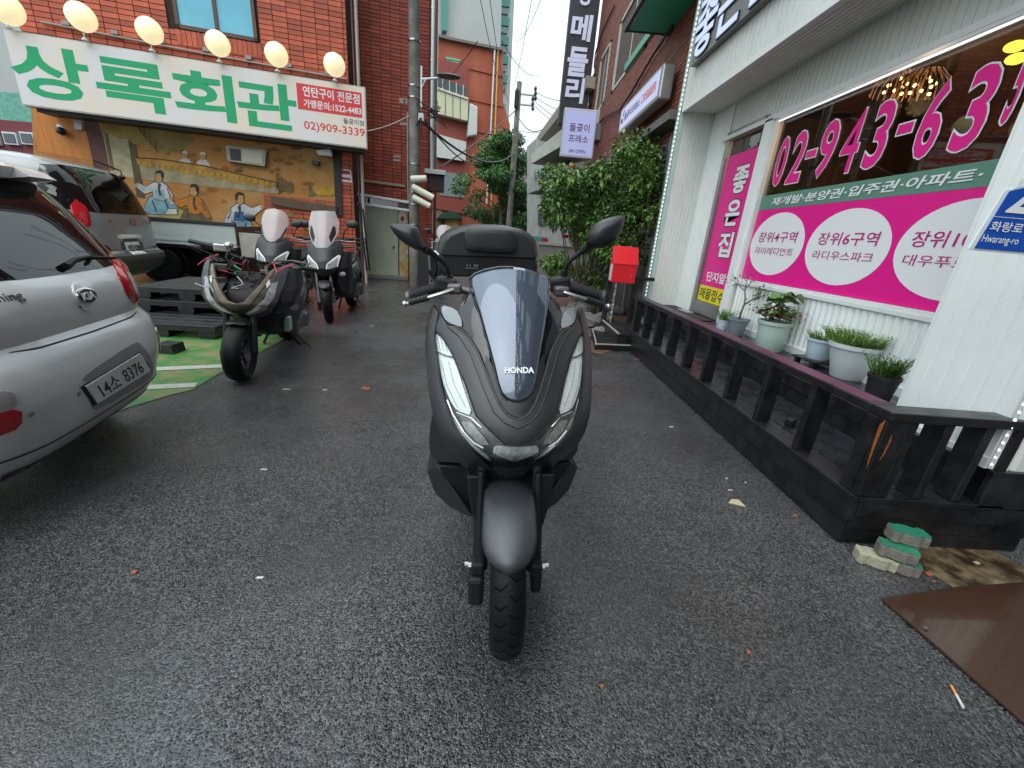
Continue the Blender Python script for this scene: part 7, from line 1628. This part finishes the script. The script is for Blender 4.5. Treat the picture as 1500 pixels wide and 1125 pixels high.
        obj('storage_bin', MB().box((.10, .75, .80), (.20, .25, .10), .2), mat('grey_bin', (.22, .23, .24), .5), t, bevel=.01); obj('coolant_bottle', MB().box((.20, .50, .42), (.05, .10, .16)), mat('pale_green_bottle', (.42, .60, .50), .4), t, bevel=.02)
    else:
        fender(t, (0, 0, r), .30, .15, R(25), R(135), COWL, M)
        pan(t, 'front_cowl', [(0, .60), (-.06, .61), (-.14, .66), (-.20, .76), (-.235, .90), (-.22, 1.0), (-.15, 1.04), (-.08, 1.02), (0, .98)], F, .01, .05, COWL, sm=0)
        pan(t, 'leg_panel', [(-.235, .90), (-.20, .76), (-.14, .64), (-.12, .50), (-.15, .36), (-.22, .34), (-.25, .5), (-.28, .7), (-.28, .9)], lambda x, z: F(x, max(z, .6)) + .04 + max(0, .6 - z) * .35, 0, .20, COWL)
        h = pan(t, 'headlight', [(-.05, .70), (-.07, .76), (-.19, .86), (-.20, .84), (-.17, .73), (-.10, .70)], F, .016, .02, mat('cloudy_lens', (.30, .31, .30), .15, coat=.8, var=.6, vscale=30))
        pan(t, 'light_strip', [(-.045, .695), (-.055, .745), (-.065, .77), (-.19, .875), (-.215, .86), (-.18, .72), (-.17, .73), (-.195, .85), (-.07, .755), (-.06, .705)], F, .020, .01, LAMPW)
        FS = cowlF([(.95, .08), (1.1, .14), (1.3, .24), (1.55, .38)], 3.0)
        zt = 1.42 if kind == 'tall' else 1.40
        sc = [(0, .96), (-.07, .965), (-.13, 1.02), (-.19, 1.15), (-.20, 1.28), (-.15, zt), (0, zt + .005)] if kind == 'tall' else [(0, .98), (-.08, 1.0), (-.15, 1.08), (-.18, 1.2), (-.17, 1.32), (-.12, 1.40), (0, 1.42)]
        pan(t, 'windscreen', sc, FS, .0, .004, CLEARS, sm=0 if kind == 'tall' else 1, step=.03, single=True)
        if kind == 'tall': pan(t, 'screen_pad', [(-.11, 1.03), (-.165, 1.14), (-.16, 1.22), (-.135, 1.24), (-.09, 1.10)], FS, .008, .012, BLKP)
        else: pan(t, 'screen_mount', [(-.13, 1.06), (-.17, 1.16), (-.165, 1.20), (-.11, 1.05), (-.06, 1.0), (-.07, .99)], FS, .01, .012, COWL)
        bars(t, 1.04)
        if kind == 'tall':
            obj('amber_reflector', MB().lathe([(.001, .11), (.032, .108), (.032, .098)], (0, -.02, .42), 14, 'X').xf(M), AMB, t); obj('turn_lamp', MB().ball((.20, .16, .62), .05, 10, (1, .6, .7)), mat('cloudy_lens', (.30, .31, .30), .15), t, smooth=True)
            rk = MB()
            for x in (-.20, -.1, 0, .1, .20): rk.tube([(x, 1.22, 1.0), (x, 1.85, 1.0)], .007, 5)
            for y in (1.22, 1.43, 1.64, 1.85): rk.tube([(-.21, y, 1.003), (.21, y, 1.003)], .007, 5)
            rk.tube([(-.21, 1.85, 1.06), (.21, 1.85, 1.06), (.21, 1.22, 1.06), (-.21, 1.22, 1.06), (-.21, 1.85, 1.06)], .007, 5)
            for x in (-.2, .2):
                for y in (1.25, 1.82): rk.tube([(x, y, 1.06), (x, y, .86)], .007, 5)
            obj('luggage_rack', rk, BLKP, t)
            for x in (.235, .275): obj('upright_rod', MB().tube([(x, 1.30 + x, .55), (x - .01, 1.32 + x, 1.62 - (x > .25) * .10)], .013, 8), BLKP, t)
    t.matrix_world = Matrix.Translation(Vector(loc)) @ Matrix.Rotation(R(yaw), 4, 'Z') @ Matrix.Rotation(R(roll), 4, 'Y') @ Matrix.Diagonal((scale[0], scale[1], scale[2], 1) if isinstance(scale, tuple) else (scale, scale, scale, 1))
    return t
c2 = G(343, 562); scooter('stripped scooter with tan inner bracket and exposed wiring nearest the silver hatchback', (c2.x, c2.y + .12, 0), 12, 2, 4, 'stripped', (1.12, 1.06, .88))
c3 = G(372, 470); scooter('scooter with rounded clear windscreen behind the stripped one', (-3.22, 5.9, 0), 8, 2, -4, 'round', .98)
c4_ = G(478, 474); scooter('scooter with tall clear windscreen and rear rack parked by the annex door', (c4_.x, c4_.y + .12, 0), 6, -4, 16, 'tall', .99)
bk = scooter('partly hidden scooter behind the black top box near the lamp pole', (-1.35, 9.3, 0), 12, 3, 0, 'round', 1.0)

# ------------------------------------------------------------------ pavers, plate, litter
PAVG = mat('green_painted_top', (.03, .21, .13), .35, var=.25, vscale=12, bump=.4, bscale=60); PAVC = mat('rough_concrete_block', (.17, .155, .125), .9, var=.35, vscale=14, bump=1, bscale=70)
PAVL = mat('pale_concrete_block', (.36, .34, .24), .9, var=.3, vscale=14, bump=1, bscale=70)
SH = [(-.11, -.05), (-.085, -.065), (-.05, -.045), (-.02, -.06), (.04, -.065), (.07, -.045), (.10, -.06), (.115, -.03), (.105, .05), (.075, .065), (.045, .045), (.0, .06), (-.05, .062), (-.08, .045), (-.11, .055), (-.12, .02)]
def paver(px, py, z, rz, lab, green=True, sc=1.0):
    p = G(px, py, z + .058); t = thing('paving_block', lab, 'paving block', (p.x, p.y, z), 'paving blocks stacked at the deck corner'); c, s_ = math.cos(rz), math.sin(rz)
    o = [Vector((p.x + sc * (x * c - y * s_), p.y + sc * (x * s_ + y * c), z)) for x, y in SH]
    obj('block', MB().prism(o, (0, 0, .055)), PAVC if green else PAVL, t, bevel=.006)
    if green: obj('painted_top', MB().prism([Vector((q.x + (p.x - q.x) * .04, q.y + (p.y - q.y) * .04, z + .0555)) for q in o], (0, 0, .003)), PAVG, t)
paver(1327, 822, .0, -.4, 'lowest green painted paver of the stack at the deck corner', sc=.50)
paver(1318, 800, .061, -.55, 'middle green painted paver of the stack at the deck corner', sc=.62)
paver(1333, 777, .122, -.30, 'topmost green painted paver of the stack at the deck corner', sc=.64)
paver(1286, 810, .0, -.45, 'unpainted beige paver lying beside the green ones', green=False, sc=.66)
pts = [G(1290, 878, .006), G(1400, 862, .006), G(1560, 850, .006), G(1620, 1160, .006), G(1500, 1062, .006)]
pl0 = [Vector((p.x, p.y, .006)) for p in pts]
tag(centre(obj('steel_plate', MB().prism(pl0, (0, 0, .010)), RUST, bevel=.002)), 'large wet brown steel plate on the asphalt at the right edge', 'metal plate')
cc = G(1420, 838); mn = MB().lathe([(.001, .0), (.27, 0)], (cc.x + .06, cc.y, .005), 40, caps=False)
STN = mat('muddy_brown_cover', (.05, .028, .016), .45, var=.5, vscale=5, col2=(.26, .20, .11), rvar=.2)
struct('muddy_cover', mn, STN)
def litter(name, px, py, shape, m, lab, cat, z=.002):
    p = G(px, py); mb = MB().prism([Vector((p.x + a, p.y + b, z)) for a, b in shape], (0, 0, .006)); return tag(centre(obj(name, mb, m)), lab, cat)
blob = lambda r, s, n=9: [(r * random.Random(s + k).uniform(.5, 1.2) * math.cos(k * 6.283 / n), r * random.Random(s + k + 50).uniform(.4, 1.0) * math.sin(k * 6.283 / n)) for k in range(n)]
PAPER = mat('beige_paper', (.50, .42, .26), .7, var=.15); WPAP = mat('white_paper', (.62, .60, .56), .6); LEAFB = mat('brown_dead_leaf', (.22, .07, .025), .7, var=.4, vscale=30); ORL = mat('orange_bit', (.42, .12, .06), .6, var=.3)
litter('paper_scrap', 1078, 738, [(-.045, -.005), (-.01, .032), (.03, .03), (.035, -.03), (.0, -.018)], PAPER, 'beige paper scrap on the asphalt beside the deck', 'paper scrap')
litter('dead_leaf', 536, 570, blob(.055, 3), LEAFB, 'brown dead leaf on the asphalt left of the black scooter', 'leaf')
litter('dead_leaf', 915, 513, blob(.05, 13), LEAFB, 'curled brown leaf at the near side of the low step', 'leaf'); litter('dead_leaf', 932, 527, blob(.035, 23), LEAFB, 'small leaf at the far foot of the deck', 'leaf')
for i, (px, py, w_, h_, m_, lab) in enumerate(((387, 689, .024, .005, WPAP, 'white cigarette butt left of the scooter fender'), (381, 848, .020, .006, WPAP, 'white scrap lower left of the scooter wheel'), (983, 626, .025, .006, WPAP, 'white scrap near the deck middle'), (1069, 719, .02, .004, WPAP, 'white sliver above the beige paper'),
        (1092, 708, .010, .008, PAPER, 'tiny cream crumb beside the deck foot'), (1064, 702, .008, .007, WPAP, 'tiny white crumb before the deck'), (1164, 757, .018, .010, ORL, 'pinkish orange scrap near the deck corner'), (197, 840, .012, .01, ORL, 'small orange speck on the left asphalt'), (881, 1007, .008, .007, ORL, 'red speck right of the front tyre'),
        (1096, 957, .008, .009, ORL, 'red speck lower right of the asphalt'), (1360, 842, .024, .016, ORL, 'orange scrap beside the paver stack'), (1367, 853, .010, .009, ORL, 'tiny orange scrap before the paver stack'), (545, 478, .03, .02, PAPER, 'pale straw piece near the parked scooters'), (420, 571, .045, .008, PAPER, 'pale straw stalk beside the stripped scooter'), (476, 572, .03, .01, PAPER, 'short straw piece on the asphalt'), (1352, 926, .012, .012, STEEL, 'shiny bolt head at the brown plate edge'), (1430, 826, .02, .014, PAPER, 'pale crumb on the muddy cover'))):
    litter('litter', px, py, [(-w_ * .7, -h_ * .7), (w_ * .6, -h_ * .5), (w_ * .7, h_ * .7), (-w_ * .5, h_ * .6)], m_, lab, 'litter', .002 if py != 926 else .017)
a, b = G(1396, 1000, .02), G(1414, 1032, .02); d = b - a
cg = thing('cigarette_butt', 'cigarette butt with orange filter beside the brown plate', 'cigarette butt', a); a.z = b.z = .006
obj('filter', MB().tube([a, a.lerp(b, .42)], .0042, 10), mat('filter_orange', (.72, .28, .05), .7), cg, smooth=True); obj('paper', MB().tube([a.lerp(b, .42), b], .0041, 10), WPAP, cg, smooth=True)
